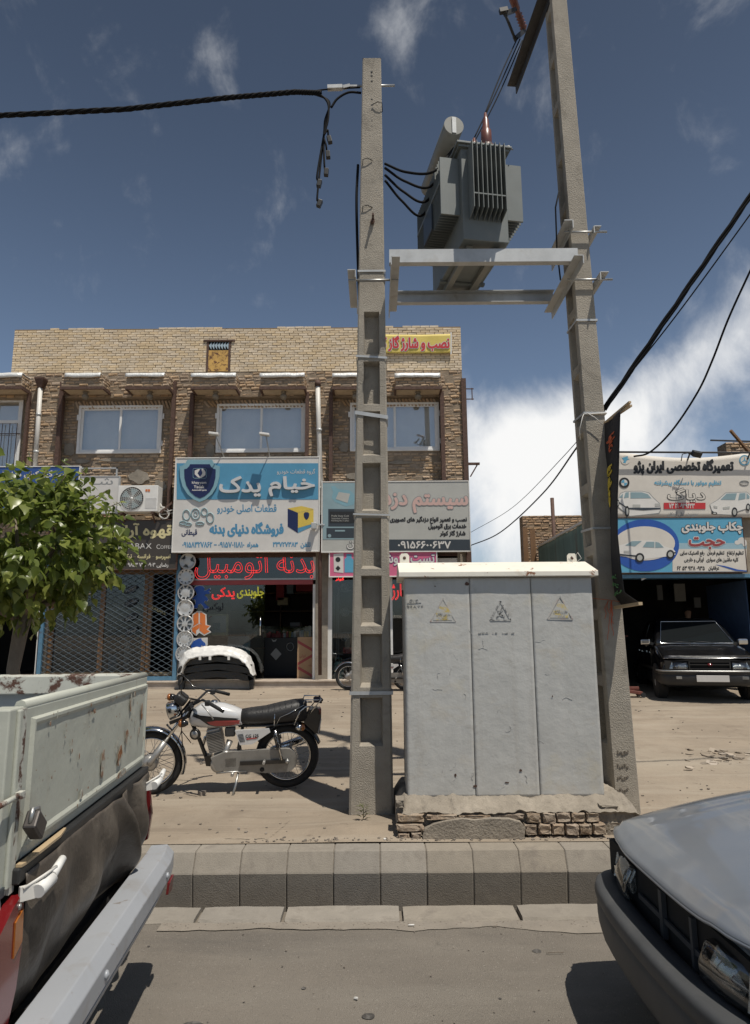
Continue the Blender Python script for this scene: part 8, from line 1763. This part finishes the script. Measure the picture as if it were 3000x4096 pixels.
# oil spots and thin patch of cement on the road (real sheets, 4 mm apart)
mat('oil_spot', (.055, .05, .045), .75, var=.2, dirt=((.15, .14, .128), .5, .6, 20, .8)); mat('cement_skim', (.24, .21, .175), .95, var=.12, vs=6, bump=.5, bs=60, dirt=((.2, .18, .155), .5, .7, 5, .7))
def blob(name, m, c, rx, ry, z, lab, seed):
    r = random.Random(seed); mb = MB(); n = 28; pts = []
    for i in range(n):
        t = i * 2 * math.pi / n; k = 1 + .22 * noise.noise(Vector((math.cos(t) * 1.6, math.sin(t) * 1.6, seed))); pts.append((c.x + rx * k * math.cos(t), c.y + ry * k * math.sin(t), z))
    mb.add(pts, [list(range(n))]); return tag(mb.build(name, m, None, fixn=False), lab, kind='structure')
for i, (px, py, rx, ry) in enumerate(((2148, 3797, .026, .022), (1474, 4056, .03, .025), (1215, 3944, .012, .011), (2000, 3985, .008, .008), (770, 4090, .045, .03), (595, 3778, .008, .008))): blob('oil_stain', 'oil_spot', onz(px, py, -.188), rx, ry, -.1962 - .0002 * i, 'dark oil spot on the road', i)
mb = MB(); xs = [-1.3 + .05 * i for i in range(58)]; vs = []
for x in xs: w = .10 + .05 * noise.noise(Vector((x * 2.2, 1, 0))) + .03 * noise.noise(Vector((x * 8, 2, 0))) + .06 * ss(x, .6, 1.2); vs += [(x, 4.474, -.1945), (x, 4.474 - max(.02, w), -.1948)]
mb.add(vs, [(2 * i, 2 * i + 1, 2 * i + 3, 2 * i + 2) for i in range(len(xs) - 1)]); tag(mb.build('cement_skim', 'cement_skim', None), 'thin ragged skim of cement along the edge stones', kind='structure')
# cracks in the dirt crust
mat('crack', (.07, .055, .04), .95, var=.2)
for i, pts in enumerate(([(1020, 3345), (1075, 3343), (1100, 3325), (1135, 3300), (1165, 3270)], [(900, 3345), (1020, 3346)])):
    P_ = []
    for a, b in zip(pts, pts[1:]):
        for k in range(6): t = k / 6; P_.append((a[0] + (b[0] - a[0]) * t + q.uniform(-3, 3), a[1] + (b[1] - a[1]) * t + q.uniform(-2, 2)))
    mb = MB(); vs = []
    for (x, y) in P_: p = onz(x, y, .02); z = gz2(p.x, p.y) + .003; w = q.uniform(.001, .005); vs += [(p.x, p.y - w, z), (p.x, p.y + w, z)]
    mb.add(vs, [(2 * k, 2 * k + 1, 2 * k + 3, 2 * k + 2) for k in range(len(P_) - 1)]); tag(mb.build('ground_crack', 'crack', None, fixn=False), 'fine crack in the dirt crust', kind='structure')
